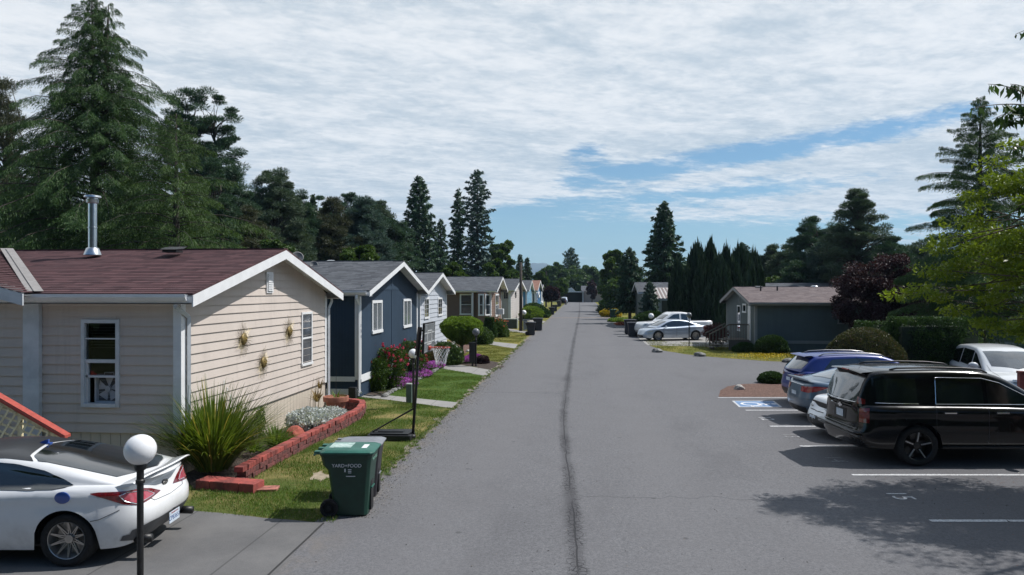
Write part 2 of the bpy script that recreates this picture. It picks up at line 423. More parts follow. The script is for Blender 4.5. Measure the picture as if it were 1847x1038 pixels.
def shingle(name, c1, c2, c3):
    m, nt, p = newmat(name)
    x, y, z = sepx(nt, objco(nt))
    b = nt.nodes.new('ShaderNodeTexBrick'); b.offset = .5
    nt.links.new(comb(nt, x, y * 1.0, 0).v, b.inputs['Vector'])
    b.inputs['Scale'].default_value = 1; b.inputs['Brick Width'].default_value = .32; b.inputs['Row Height'].default_value = .14; b.inputs['Mortar Size'].default_value = .004
    b.inputs['Color1'].default_value = (0, 0, 0, 1); b.inputs['Color2'].default_value = (1, 1, 1, 1); b.inputs['Mortar'].default_value = (.3, .3, .3, 1)
    n = noise_e(nt, objco(nt), 1.2, 5, .65); f = noise_e(nt, comb(nt, x * 9, y * 34, z), 1, 3, .7)
    bw = nt.nodes.new('ShaderNodeRGBToBW'); nt.links.new(b.outputs[0], bw.inputs[0])
    c = mix(nt, (E(nt, bw.outputs[0]) * .55 + f * .55).smooth(.1, .95), c1, c2)
    c = mix(nt, n.smooth(.45, .75) * .6, c, c3)
    nt.links.new(c.v, p.inputs['Base Color']); p.inputs['Roughness'].default_value = .93; p.inputs['Specular IOR Level'].default_value = .2
    bump(nt, p, noise_e(nt, objco(nt), 90, 2, .7), .5)
    MATS[name] = m; return m
shingle('shingle_red', (.048, .026, .030), (.118, .062, .066), (.10, .06, .064))
shingle('shingle_grey', (.06, .065, .075), (.15, .16, .175), (.11, .115, .125))
shingle('shingle_slate', (.07, .075, .085), (.14, .15, .165), (.12, .125, .135))
shingle('shingle_brown', (.13, .105, .105), (.23, .19, .185), (.19, .165, .165))
shingle('shingle_terracotta', (.20, .11, .085), (.36, .20, .15), (.28, .17, .14))

def woodpaint(name, col, var=.06, rough=.7, streak=True):
    m, nt, p = newmat(name); x, y, z = sepx(nt, objco(nt))
    n = noise_e(nt, objco(nt), .9, 5, .6); g = noise_e(nt, comb(nt, x * 3, y * 3, z * 60), 1, 3, .6)
    d = noise_e(nt, comb(nt, x * 5, y * 5, z * .5), 1, 3, .6)
    a = tuple(c * (1 - var * 2) for c in col); b = tuple(c * (1 + var) for c in col)
    c = mix(nt, (n * .6 + g * .25 + d * .3).smooth(.3, .85), a, b)
    st = noise_e(nt, comb(nt, x * 6, y * 6, z * .35), 1, 4, .65).smooth(.56, .74)
    c = mix(nt, st * .16 + z.smooth(1.1, .1) * n.smooth(.4, .65) * .35, c, tuple(q * .45 for q in col))
    nt.links.new(c.v, p.inputs['Base Color']); p.inputs['Roughness'].default_value = rough; p.inputs['Specular IOR Level'].default_value = .3
    bump(nt, p, g, .15, .004); MATS[name] = m; return m
woodpaint('siding_beige', (.56, .495, .445))
woodpaint('skirt_beige', (.60, .53, .44))
woodpaint('siding_blue', (.030, .055, .090), .12)
woodpaint('siding_pale', (.46, .49, .54))
woodpaint('siding_brown', (.20, .135, .105))
woodpaint('siding_cream', (.50, .47, .45))
woodpaint('siding_sky', (.16, .40, .60)); woodpaint('siding_azure', (.05, .15, .30))
woodpaint('siding_sage', (.115, .145, .150), .08)
woodpaint('trim_sage', (.27, .28, .28), .05)
woodpaint('siding_pink', (.36, .30, .28)); woodpaint('deck_wood', (.14, .12, .10), .15)

# asphalt: fine aggregate, worn tracks, one long crack with alligator cracking beside it
def asphalt():
    m, nt, p = newmat('asphalt'); oc = objco(nt); x, y, z = sepx(nt, oc)
    fine = noise_e(nt, oc, 42, 3, .75); agg = noise_e(nt, oc, 130, 2, .7)
    mid = noise_e(nt, oc, 1.1, 6, .65); big = noise_e(nt, comb(nt, x * .35, y * .07, 0), 1, 4, .6)
    spk = noise_e(nt, oc, 17, 4, .8)
    c = mix(nt, (fine * .42 + agg * .38 + spk * .34).smooth(.38, .76), (.060, .061, .063), (.208, .208, .210))
    c = mix(nt, mid.smooth(.35, .75) * .45, c, (.115, .114, .115))
    c = mix(nt, big.smooth(.4, .7) * .30, c, (.14, .138, .138))
    patch = noise_e(nt, comb(nt, x * .5, y * .22, 12), 1, 7, .72)
    c = mix(nt, patch.smooth(.50, .70) * .22, c, (.062, .062, .066))
    lane = ((x - 1.6).f('ABSOLUTE').smooth(.9, .2) + (x + 1.9).f('ABSOLUTE').smooth(.9, .2)) * .22
    c = mix(nt, lane, c, (.155, .153, .152))
    edge = (x + 3.7).f('ABSOLUTE').smooth(.7, .0) * noise_e(nt, comb(nt, x, y * .6, 2), 2, 5, .7).smooth(.4, .65)
    c = mix(nt, edge * .5, c, (.17, .15, .125))
    # the lot's patch is a darker, newer surface
    c = mix(nt, x.smooth(3.6, 6.0) * y.smooth(31, 27) * .35, c, (.075, .075, .08))
    # brownish drift of needles
    rust = noise_e(nt, comb(nt, x * .8, y * 1.2, 4), 1, 6, .7)
    c = mix(nt, rust.smooth(.60, .78) * x.smooth(4.5, 8.5) * y.smooth(16, 12) * .5, c, (.15, .085, .06))
    # the crack wanders about the middle of the carriageway
    wob = (noise_e(nt, comb(nt, 0.0, y * .12, 7.7), 1, 3, .6) - .5) * .10 + (noise_e(nt, comb(nt, 0.0, y * 1.6, 2.2), 1, 4, .7) - .5) * .11
    dd = x - wob - .02 + y.smooth(6, 22) * .46 - y.smooth(30, 120) * .46
    d = dd.f('ABSOLUTE')
    v = nt.nodes.new('ShaderNodeTexVoronoi'); v.feature = 'DISTANCE_TO_EDGE'; v.inputs['Scale'].default_value = 9
    wv = nt.nodes.new('ShaderNodeVectorMath'); wv.operation = 'ADD'; nt.links.new(oc, wv.inputs[0])
    wn = nt.nodes.new('ShaderNodeTexNoise'); wn.inputs['Scale'].default_value = 6; nt.links.new(oc, wn.inputs[0])
    ws = nt.nodes.new('ShaderNodeVectorMath'); ws.operation = 'SCALE'; ws.inputs[3].default_value = .12; nt.links.new(wn.outputs[1], ws.inputs[0]); nt.links.new(ws.outputs[0], wv.inputs[1])
    nt.links.new(wv.outputs[0], v.inputs['Vector'])
    ve = E(nt, v.outputs[0])
    band = d.smooth(.20, .06) * noise_e(nt, comb(nt, x, y * .5, 3), 1.5, 3).smooth(.35, .55)
    fracs = ve.smooth(.08, .02) * band * .9
    main = d.smooth(.020, .004) * y.smooth(60, 12) * noise_e(nt, comb(nt, x, y * .9, 6), 1.2, 4).smooth(.32, .50) * .9
    seam = dd.f('ABSOLUTE').smooth(.16, .02) * .55
    # a few cross cracks
    yy = y - (noise_e(nt, comb(nt, x * .6, 0.0, 5.5), 1, 4, .7) - .5) * 1.2
    cr = (yy - 12.3).f('ABSOLUTE').smooth(.022, .006) * x.smooth(-.3, .1) * x.smooth(5.5, 3.0)
    yy2 = y - (noise_e(nt, comb(nt, x * .5, 0.0, 1.5), 1, 4, .7) - .5) * 1.4
    cr2 = (yy2 - 24.5).f('ABSOLUTE').smooth(.03, .008) * x.smooth(-.3, -.8)
    cr3 = (yy2 - 46.0).f('ABSOLUTE').smooth(.05, .01) * .6
    k = fracs.f('MAXIMUM', main).f('MAXIMUM', cr * .45).f('MAXIMUM', cr2 * .8).f('MAXIMUM', cr3)
    c = mix(nt, (seam + noise_e(nt, comb(nt, x * 2, y * .3, 8), 1, 3).smooth(.5, .7) * d.smooth(.5, .1) * .35), c, (.05, .05, .053))
    c = mix(nt, k * .88, c, (.018, .018, .02))
    c = mix(nt, 1.0, c, (.99, .99, 1.035), 'MULTIPLY')
    # oil drips where cars stand
    v2 = nt.nodes.new('ShaderNodeTexVoronoi'); v2.inputs['Scale'].default_value = .9; nt.links.new(oc, v2.inputs['Vector'])
    c = mix(nt, E(nt, v2.outputs[0]).smooth(.06, .02) * .5, c, (.04, .04, .042))
    nt.links.new(c.v, p.inputs['Base Color']); p.inputs['Roughness'].default_value = .88; p.inputs['Specular IOR Level'].default_value = .35
    bump(nt, p, (fine * .6 + agg * .5) - k * 1.2, .55, .012)
    MATS['asphalt'] = m
asphalt()
def concrete(name, c, dark):
    m, nt, p = newmat(name); oc = objco(nt); x, y, z = sepx(nt, oc)
    n = noise_e(nt, oc, .8, 6, .65); f = noise_e(nt, oc, 60, 3, .7)
    cc = mix(nt, (n * .7 + f * .4).smooth(.3, .8), dark, c)
    j = (x / 1.5).f('FRACT').f('SUBTRACT', .5).f('ABSOLUTE').smooth(.486, .496)
    cc = mix(nt, j * .6, cc, tuple(q * .4 for q in dark))
    nt.links.new(cc.v, p.inputs['Base Color']); p.inputs['Roughness'].default_value = .9
    bump(nt, p, f, .3); MATS[name] = m
concrete('concrete', (.33, .32, .30), (.21, .205, .20)); concrete('drive_asphalt', (.155, .152, .15), (.085, .085, .088))
def grassmat(name, a, b, dry, dryamt=(.52, .72)):
    m, nt, p = newmat(name); oc = objco(nt)
    f = noise_e(nt, oc, 30, 4, .75); mid = noise_e(nt, oc, 2.2, 5, .65); big = noise_e(nt, oc, .45, 5, .6, .5)
    c = mix(nt, (f * .6 + mid * .5).smooth(.35, .75), a, b)
    c = mix(nt, big.smooth(*dryamt), c, dry)
    nt.links.new(c.v, p.inputs['Base Color']); p.inputs['Roughness'].default_value = .95; p.inputs['Specular IOR Level'].default_value = .15
    bump(nt, p, f + mid * .5, .9, .03); MATS[name] = m
grassmat('lawn_ground', (.045, .070, .014), (.10, .13, .03), (.24, .20, .08), (.44, .62))
grassmat('lawn_dense', (.035, .075, .012), (.085, .14, .025), (.13, .15, .035), (.55, .8))
grassmat('lawn_dry', (.075, .095, .018), (.14, .15, .03), (.22, .19, .05), (.35, .7))
grassmat('land', (.03, .042, .018), (.06, .075, .03), (.09, .085, .05))
def mulchmat(name, a, b):
    m, nt, p = newmat(name); oc = objco(nt)
    v = nt.nodes.new('ShaderNodeTexVoronoi'); v.inputs['Scale'].default_value = 28; nt.links.new(oc, v.inputs['Vector'])
    bw = nt.nodes.new('ShaderNodeRGBToBW'); nt.links.new(v.outputs[1], bw.inputs[0])
    n = noise_e(nt, oc, 3, 5, .7)
    nt.links.new(mix(nt, (E(nt, bw.outputs[0]) * .7 + n * .4).smooth(.2, .9), a, b).v, p.inputs['Base Color']); p.inputs['Roughness'].default_value = .95
    bump(nt, p, E(nt, v.outputs[0]), 1.0, .03); MATS[name] = m
mulchmat('mulch_red', (.075, .042, .032), (.20, .115, .088)); mulchmat('soil', (.03, .022, .017), (.085, .062, .05))

# ================================================================ GROUND
def sheet(name, pts, z, m, kind='structure', sub=False):
    me = bpy.data.meshes.new(name); bm = bmesh.new()
    vs = [bm.verts.new((p[0], p[1], z)) for p in pts]; bm.faces.new(vs); bmesh.ops.triangulate(bm, faces=bm.faces[:]); 
    for f in bm.faces:
        if f.normal.z < 0: f.normal_flip()
    bm.to_mesh(me); bm.free()
    me.materials.append(m); o = bpy.data.objects.new(name, me); COL.objects.link(o); return tag(o, kind=kind)
def wob(pts, amp, step, seed, closed=True):
    R = random.Random(seed); out = []; n = len(pts)
    for i in range(n if closed else n - 1):
        a, b = Vector(pts[i][:2]), Vector(pts[(i + 1) % n][:2]); L = (b - a).length; k = max(1, int(L / step))
        nn = Vector((-(b - a).y, (b - a).x)).normalized() if L > 0 else Vector((0, 0))
        for j in range(k):
            t = j / k; q = a.lerp(b, t)
            if j: q += nn * R.uniform(-amp, amp)
            out.append((q.x, q.y))
    return out
sheet('ground', [(-9000, -300), (9000, -300), (9000, 9000), (-9000, 9000)], 0, MATS['land'])
XL = -3.77
edgeL = [(XL + .035 * sin(k * 1.7) + .02 * sin(k * .37) - (.35 if -20 + k * 1.5 < 10.4 else 0), -20 + k * 1.5) for k in range(1, 160)]
edgeR = [(4.35, 52), (4.4, 220)]
isl = [G(*p) for p in ((1163, 614), (1172, 624), (1196, 633), (1240, 640), (1300, 646), (1380, 652), (1440, 654))]
road = [(-14, -20), (-14, 5)] + [p for p in edgeL if p[1] > 5] + [(4.6, 220), (4.4, 60), isl[0], isl[1], isl[2], isl[3], isl[4], isl[5], isl[6], (60, isl[6][1] + 5), (60, -20)]
sheet('road', road, .008, MATS['asphalt'])
# lawns along the left side, drives and paths crossing them
sheet('lawn', [(-24, 5), (XL + .03, 5), (XL + .03, 36), (-24, 36)], .004, MATS['lawn_ground'])
sheet('lawn', [(-24, 36.01), (XL + .03, 36.01), (XL + .03, 215), (-24, 215)], .004, MATS['lawn_dry'])
dl = G(575, 945); dr = G(480, 1038)
drive = wob([(-20, -4), (-3.74, -4), (-3.74, dr[1]), (-3.80, dl[1]), G(520, 939), G(440, 931), G(350, 923), G(250, 905), (-20, G(250, 905)[1] + 1.5)], .03, .35, 3)
sheet('driveway', drive, .012, MATS['drive_asphalt'])
sheet('driveway_joint', wob([(-3.80, dl[1]), (-3.83, dl[1] + .02), (-3.77, 5.0), (-3.74, 5.0)], .004, .3, 1), .016, mat('joint_dark', (.03, .03, .031), .9))
p1 = [G(560, 699), G(700, 714), G(826, 727), G(814, 737), G(700, 722), G(590, 711), G(545, 706)]
sheet('path', p1, .012, MATS['concrete'])
dn = [G(700, 690), G(852, 738 - 8)]
lawn2 = [G(590, 700), G(700, 714), G(826, 727), G(877, 679), G(788, 664), G(740, 659), G(690, 680)]
sheet('lawn', lawn2, .0085, MATS['lawn_dense'])
sheet('driveway', [G(740, 644), G(787, 651), G(889, 669), G(877, 679), G(788, 664.5), G(730, 657)], .012, MATS['concrete'])
sheet('path', [G(800, 606), G(840, 612), G(934, 621.5), G(929, 629.5), G(867, 619.5), G(800, 612)], .012, MATS['concrete'])
sheet('path', [G(880, 589), G(914, 593), G(957, 599), G(954, 603), G(910, 597), G(870, 592)], .012, MATS['concrete'])
sheet('driveway', [G(900, 572.5), G(930, 574), G(984, 580), G(980, 583), G(920, 577)], .012, MATS['concrete'])
bedA = wob([G(780, 646), G(792, 640), G(850, 645), G(905, 656), G(910, 663), G(889, 668.5), G(787, 650.5)], .06, .5, 5)
sheet('flower_bed', bedA, .010, MATS['soil'])
bedB = wob([G(770, 636), G(800, 617), G(845, 613), G(868, 620), G(852, 630), G(832, 642), G(800, 641)], .08, .5, 6)
sheet('mulch_bed', bedB, .011, MATS['mulch_red'])
vg = [(XL + .10 + .05 * sin(k * 2.3) + .04 * sin(k * .71), 10.9 + k * .35) for k in range(0, 150)]
sheet('verge', vg + [(p[0] - .16 - .07 * sin(k * 1.9), p[1]) for k, p in reversed(list(enumerate(vg)))], .0105, mat('verge_dirt', (.20, .175, .135), .95, .3, 9, bmp=.5, bscale=40, col2=(.095, .085, .065)))
# end wall of the street and the wide apron at the far end
# right side: grass corner before the grey-green house, drive behind it, the lot's planting island
gi = wob(isl + [(G(1440, 654)[0] + 8, isl[6][1] + 1.5), (32, isl[6][1] + 8), (32, 44), G(1420, 630), G(1300, 622), G(1180, 616)], .05, .6, 8)
sheet('lawn', gi, .012, MATS['lawn_dry'])
sheet('driveway', [(4.3, 46.3), (17, 43.5), (19, 54), (4.3, 55.5)], .016, MATS['concrete'])
sheet('lawn', [(4.38, 55.6), (24, 55.6), (24, 215), (4.55, 215)], .012, MATS['lawn_dry'])
mi = wob([G(1296, 717), G(1299, 705), G(1312, 698), G(1335, 694), G(1400, 691.5), Wd(16, 27.3), Wd(30, 27.3), Wd(30, 8), Wd(12.3, 8), Wd(12.2, 23.6), Wd(8.5, 23.55)], .03, .5, 9)
sheet('planting_island', mi, .013, MATS['mulch_red'])
# lot markings: white stall lines, stall numbers and the blue parking symbol
for k, (px, py) in enumerate(((1295, 718), (1345, 741), (1389, 770), (1443, 806), (1537, 858), (1678, 941))):
    D = CH * CF / (py - CY0); lat = (px - CX) / CF * D; R = random.Random(k); mb = MB(); x = lat
    while x < 11.9:
        e = min(x + R.uniform(.5, 1.6), 11.95); w = .05 + R.uniform(-.006, .006); off = R.uniform(-.004, .004)
        a, b, c, d = [Wd(*q) for q in ((x, D - w + off), (e - (.0 if R.random() < .8 else .05), D - w + off * .3), (e - (.0 if R.random() < .8 else .05), D + w), (x, D + w))]
        mb.quad((*a, .013), (*b, .013), (*c, .013), (*d, .013)); x = e
    tag(mb.build('stall_line', MATS['paint_line']), kind='structure')
def ground_text(txt, lat, D, size, m, z=.0135, sx=1.0):
    o = Wd(lat, D); Rr = Vector((cos(YAW), sin(YAW), 0)); Fw = Vector((-sin(YAW), cos(YAW), 0))
    M = frame((o[0], o[1], z), -Fw, Rr)
    t = text_mesh(txt, size, 'stall_number', m, None, M @ Matrix.Diagonal((sx, 1, 1, 1)), .0005); return tag(t, kind='structure')
for txt, px, py in (('15', 1622, 896), ('14', 1506, 830), ('13', 1424, 787), ('12', 1381, 756)):
    D = CH * CF / (py - CY0); ground_text(txt, (px - CX) / CF * D, D, .50, MATS['paint_line'] if txt in ('15', '12') else mat('worn_paint', (.30, .30, .31), .9, .1, 30, col2=(.12, .12, .125)))
hq = [G(1320, 724), G(1396, 724), G(1411, 735.5), G(1333, 735.5)]
cx_, cy_ = sum(p[0] for p in hq) / 4, sum(p[1] for p in hq) / 4
blue = mat('marking_blue', (.10, .20, .38), .85, .15, 20, col2=(.16, .24, .36))
sheet('parking_symbol', hq, .0135, MATS['paint_line'])
sheet('parking_symbol', [(cx_ + (p[0] - cx_) * .90, cy_ + (p[1] - cy_) * .86) for p in hq], .0145, blue)
def sym(lat0, D0, sc):
    """wheelchair figure lying on its side: its head points away from the road"""
    mb = MB()
    def P(u, v): q = Wd(lat0 + v * sc, D0 - u * sc); return (q[0], q[1], .0155)
    def seg(a, b, w):
        a, b = Vector(a), Vector(b); t = (b - a).normalized(); n = Vector((-t.y, t.x)) * w
        mb.quad(P(*(a - n)), P(*(b - n)), P(*(b + n)), P(*(a + n)))
    pts = [(-.02 + .30 * cos(q), -.22 + .30 * sin(q)) for q in np.linspace(radians(110), radians(345), 18)]
    for a, b in zip(pts, pts[1:]): seg(a, b, .045)
    seg((-.02, .38), (-.02, -.02), .06); seg((-.02, .0), (.27, .0), .05); seg((.25, .0), (.40, -.36), .05); seg((-.02, .2), (.22, .2), .04); seg((.38, -.34), (.5, -.34), .04)
    mb.poly([P(-.02 + .085 * cos(q), .50 + .085 * sin(q)) for q in np.linspace(0, 2 * pi, 13)[:-1]])
    tag(mb.build('parking_symbol', MATS['bright_trim']), kind='structure')
hs = (725 + 735) / 2; Dh = CH * CF / (730 - CY0); sym((1368 - CX) / CF * Dh, Dh, .95)
# thin orange hose-like line across the far carriageway is a painted/patched stripe
sheet('road_stripe', [(XL + .1, 91.0), (4.2, 92.4), (4.2, 93.0), (XL + .1, 91.6)], .0125, mat('stripe_orange', (.30, .20, .13), .9, .2, 8))
# far hills, seen above the end of the street
R_ = np.random.default_rng(5); mb = MB(); rows = []
def hillh(x, k): return max(0, (215 + 80 * mnoise.noise(Vector((x / 900, 3.3, k))) + 45 * mnoise.noise(Vector((x / 260, 8.1, k))) + 14 * mnoise.noise(Vector((x / 70, 1.1, k)))))
for k, (d, s) in enumerate(((6200, 0), (6350, .55), (6500, .9), (6700, 1.0), (7000, .8), (7600, 0))):
    rows.append([(x, d + 60 * mnoise.noise(Vector((x / 300, k, 0))), -5 + s * hillh(x, 2.0) * (1.0 if x < 60 else .80)) for x in np.linspace(-4200, 5200, 240)])
mb.grid(rows); tag(mb.build('hills', mat('hill_forest', (.045, .062, .045), .95, .3, .004), smooth=True), kind='structure')

# ================================================================ HOUSES
def PB(mb, name, m, root, **k):
    o = mb.build(name, m, root, **k)
    if root is not None and root.parent is None: o.location = -root.location
    return o
def wallframe(o, u, n): return frame(o, u, (0, 0, 1)) if Vector(u).cross(Vector((0, 0, 1))).dot(Vector(n)) > 0 else None
def lap(mb, o, u, n, u0, u1, z0, z1, topf=None, course=.184, holes=(), seams=7, seed=1):
    """clapboards: each board leans out 14 mm at its foot. topf(u) limits the wall's height (gable)."""
    o, u, n = Vector(o), Vector(u), Vector(n); R = random.Random(seed); z = z0
    apex = None
    if topf: apex = max(topf(u0 + (u1 - u0) * k / 200) for k in range(201))
    zt = apex if topf else z1
    def span(zz):
        if not topf: return u0, u1
        us = [u0 + (u1 - u0) * k / 400 for k in range(401)]; ok = [q for q in us if topf(q) >= zz - 1e-6]
        return (ok[0], ok[-1]) if ok else None
    while z < zt - .01:
        zb, zc = z, min(z + course, zt); sb, sc = span(zb), span(zc - .002) or span(zb)
        if not sb: break
        cuts = [(h[0], h[1]) for h in holes if h[2] < zc - .01 and h[3] > zb + .01]
        segs = [(sb[0], sb[1], sc[0], sc[1])]
        for c0, c1 in cuts:
            ns = []
            for s in segs:
                if c0 > s[0]: ns.append((s[0], c0, s[2], c0))
                if c1 < s[1]: ns.append((c1, s[1], c1, s[3]))
            segs = ns
        segs2 = []
        for s in segs:
            if seams and s[1] - s[0] > 2.0 and R.random() < .75:
                c = s[0] + R.uniform(.25, .75) * (s[1] - s[0]); segs2 += [(s[0], c - .003, s[2], c - .003), (c + .003, s[1], c + .003, s[3])]
            else: segs2.append(s)
        for a, b, c, d in segs2:
            j = R.uniform(0, .002)
            A, B = o + u * a + Vector((0, 0, zb)) + n * (.026 + j), o + u * b + Vector((0, 0, zb)) + n * (.026 + j)
            Cc, Dd = o + u * d + Vector((0, 0, zc + .004)) + n * .002, o + u * c + Vector((0, 0, zc + .004)) + n * .002
            mb.quad(A, B, Cc, Dd); mb.quad(A - n * .03, B - n * .03, B, A)
        z = zc
def groove(mb, o, u, n, u0, u1, z0, z1, topf=None, w=.10, g=.012):
    """vertical grooved sheet siding"""
    o, u, n = Vector(o), Vector(u), Vector(n); x = u0
    while x < u1 - .001:
        e = min(x + w, u1); tb = (lambda q: min(z1, topf(q)) if topf else z1)
        a, b = x, max(x, e - g)
        for p, q, off in ((a, b, .014), (b, e, .004)):
            if q - p < .0005: continue
            mb.quad(o + u * p + n * off + Vector((0, 0, z0)), o + u * q + n * off + Vector((0, 0, z0)), o + u * q + n * off + Vector((0, 0, tb(q))), o + u * p + n * off + Vector((0, 0, tb(p))))
        for p in (b,):
            mb.quad(o + u * p + n * .014 + Vector((0, 0, z0)), o + u * p + n * .004 + Vector((0, 0, z0)), o + u * p + n * .004 + Vector((0, 0, tb(p))), o + u * p + n * .014 + Vector((0, 0, tb(p))))
        x = e
def window(root, o, u, n, u0, u1, z0, z1, fm='bright_trim', pane='pane_dark', rails=(), mull=(), fw=.07, proud=.045, name='window', sill=True):
    M = frame(o, u, (0, 0, 1)); 
    if (Vector(u).cross(Vector((0, 0, 1)))).dot(Vector(n)) < 0: M = frame(Vector(o), -Vector(u), (0, 0, 1)); u0, u1 = -u1, -u0; mull = [-q for q in mull]
    mb = MB(); f = .018
    mb.box(u0 - fw, u0, z0, z1, f, proud, M); mb.box(u1, u1 + fw, z0, z1, f, proud, M)
    mb.box(u0 - fw, u1 + fw, z1, z1 + fw, f, proud + .003, M); mb.box(u0 - fw - (.02 if sill else 0), u1 + fw + (.02 if sill else 0), z0 - fw, z0, f, proud + (.02 if sill else .003), M)
    for r in rails: mb.box(u0, u1, r - .022, r + .022, f + .004, proud - .006, M)
    for q in mull: mb.box(q - .02, q + .02, z0, z1, f + .006, proud - .008, M)
    w = PB(mb, name, MATS[fm], root, bevel=0)
    pb = MB(); pb.box(u0, u1, z0, z1, .012, .026, M); pb.build('pane', MATS[pane], w)
    return w
def house(name, label, X, Y0, Y1, Lx, side, zs, ze, zr, wall, trim, roof, og=.40, oe=.32, kind='lap', course=.184, skirt=None, skirt_kind='groove', holes_front=(), holes_gable=(), fasc=.20, corner=.10, gutter=True, back=True, det=True, ym=None, band=False, group=None, cat='house', wing=False):
    ym = (Y0 + Y1) / 2 if ym is None else ym
    root = empty(name, (X - side * .0, Y0, 0), label, cat, group)
    n = Vector((side, 0, 0)); xa, xb = X, X - side * Lx; sl = (zr - ze) / (ym - Y0 + oe); zw = ze + sl * oe * .0 - .02
    topf = lambda q: min(zr - (ym - (Y0 + q)) * sl, zr - ((Y0 + q) - ym) * (zr - ze) / (Y1 - ym + oe)) - .05
    mb = MB()
    fo, fu = (min(xa, xb), Y0, 0), (1, 0, 0)
    if kind == 'lap':
        lap(mb, fo, fu, (0, -1, 0), 0, Lx, zs, ze - .02, None, course, holes_front, seed=3)
        for h in holes_front:
            zt_ = zs + math.ceil((h[3] - zs) / course) * course; zb_ = zs + math.floor((h[2] - zs) / course) * course
            mb.box(fo[0] + h[0], fo[0] + h[1], Y0 - .012, Y0 + .02, h[3], zt_ + .01); mb.box(fo[0] + h[0], fo[0] + h[1], Y0 - .012, Y0 + .02, zb_ - .01, h[2])
        lap(mb, (X, Y0, 0), (0, 1, 0), n, 0, Y1 - Y0, zs, 9, topf, course, holes_gable, seed=4)
    else:
        groove(mb, fo, fu, (0, -1, 0), 0, Lx, zs, ze - .02, None)
        groove(mb, (X, Y0, 0), (0, 1, 0), n, 0, Y1 - Y0, zs, 9, topf)
    # closed core so that nothing shows through
    if not holes_front:
        mb.box(min(xa - side * .07, xb), max(xa - side * .07, xb), Y0 + .07, Y1 - .07, .1, ze - .06)
        ap = [(xa - side * .07, Y0 + .07, ze - .06), (xa - side * .07, Y1 - .07, ze - .06), (xa - side * .07, ym, zr - .16)]
        mb.prism(ap, (-side * (Lx - .02), 0, 0))
    else:
        mb.quad((xa, Y1, 0), (xb, Y1, 0), (xb, Y1, ze), (xa, Y1, ze)); mb.quad((xb, Y0, 0), (xb, Y1, 0), (xb, Y1, ze), (xb, Y0, ze))
        mb.poly([(xa - side * .07, Y0, .1), (xa - side * .07, Y1, .1), (xa - side * .07, Y1, ze - .06), (xa - side * .07, ym, zr - .16), (xa - side * .07, Y0, ze - .06)])
    PB(mb, 'wall', MATS[wall], root)
    sb = MB(); sk = MATS[skirt or wall]
    if skirt_kind == 'groove':
        groove(sb, (fo[0], Y0 + .035, 0), fu, (0, -1, 0), 0, Lx, 0, zs, None, .2); groove(sb, (X - side * .035, Y0 + .035, 0), (0, 1, 0), n, 0, Y1 - Y0 - .04, 0, zs, None, .2)
    PB(sb, 'skirting', sk, root)
    # roof: overlapping shingle courses on both slopes, boards at the rakes and eaves
    rb = MB(); x0, x1 = sorted((X + side * og, xb - side * .3))
    for (ya, yb) in ((Y0 - oe, ym), (Y1 + oe, ym)):
        L = abs(yb - ya); k = max(4, int(L / .14)); s = 1 if yb > ya else -1
        for i in range(k):
            a, b = ya + s * L * i / k, ya + s * L * (i + 1) / k; za, zb = ze + (zr - ze) * i / k, ze + (zr - ze) * (i + 1) / k
            rb.quad((x0, a, za + .007), (x1, a, za + .007), (x1, b, zb), (x0, b, zb))
            rb.quad((x0, a, za - .002), (x1, a, za - .002), (x1, a, za + .007), (x0, a, za + .007))
        rb.quad((x0, ya, ze - .03), (x1, ya, ze - .03), (x1, yb, zr - .03), (x0, yb, zr - .03)); rb.quad((x0, ya, ze - .03), (x1, ya, ze - .03), (x1, ya, ze), (x0, ya, ze))
        for xx in (x0, x1): rb.quad((xx, ya, ze - .03), (xx, yb, zr - .03), (xx, yb, zr + .01), (xx, ya, ze + .01))
    rb.box(x0, x1, ym - .10, ym + .10, zr - .014, zr + .014)
    r = PB(rb, 'roof', MATS[roof], root)
    fb = MB(); xg = X + side * (og - .02)
    for (ya, yb) in ((Y0 - oe, ym), (Y1 + oe, ym)):
        fb.prism([(xg, ya, ze - .034), (xg, yb, zr - .034), (xg, yb, zr - .034 - fasc), (xg, ya, ze - .034 - fasc)], (side * .028, 0, 0))
        fb.prism([(X, ya, ze - .036), (X, yb, zr - .036), (X, yb, zr - .052), (X, ya, ze - .052)], (side * (og - .02), 0, 0))   # soffit
        xs = sorted((X + side * (og - .02), xb))
        fb.box(xs[0], xs[1], min(ya, ya + .02) + (0 if ya < yb else -.02), max(ya, ya + .02) + (0 if ya < yb else -.02), ze - .032 - .16, ze - .032)
        yi = Y0 if ya < yb else Y1
        fb.box(min(xs), max(xs), min(ya, yi), max(ya, yi), ze - .19, ze - .17)
    PB(fb, 'fascia', MATS[trim], root)
    if gutter:
        gb = MB(); xs = sorted((X + side * (og - .10), xb)); y = Y0 - oe
        pr = [(y, ze - .02), (y, ze - .13), (y - .05, ze - .13), (y - .09, ze - .07), (y - .09, ze - .01), (y - .08, ze - .01), (y - .08, ze - .06), (y - .045, ze - .118), (y - .012, ze - .118), (y - .012, ze - .02)]
        gb.prism([(xs[0], a, b) for a, b in pr], (xs[1] - xs[0], 0, 0)); PB(gb, 'gutter', MATS[trim], root)
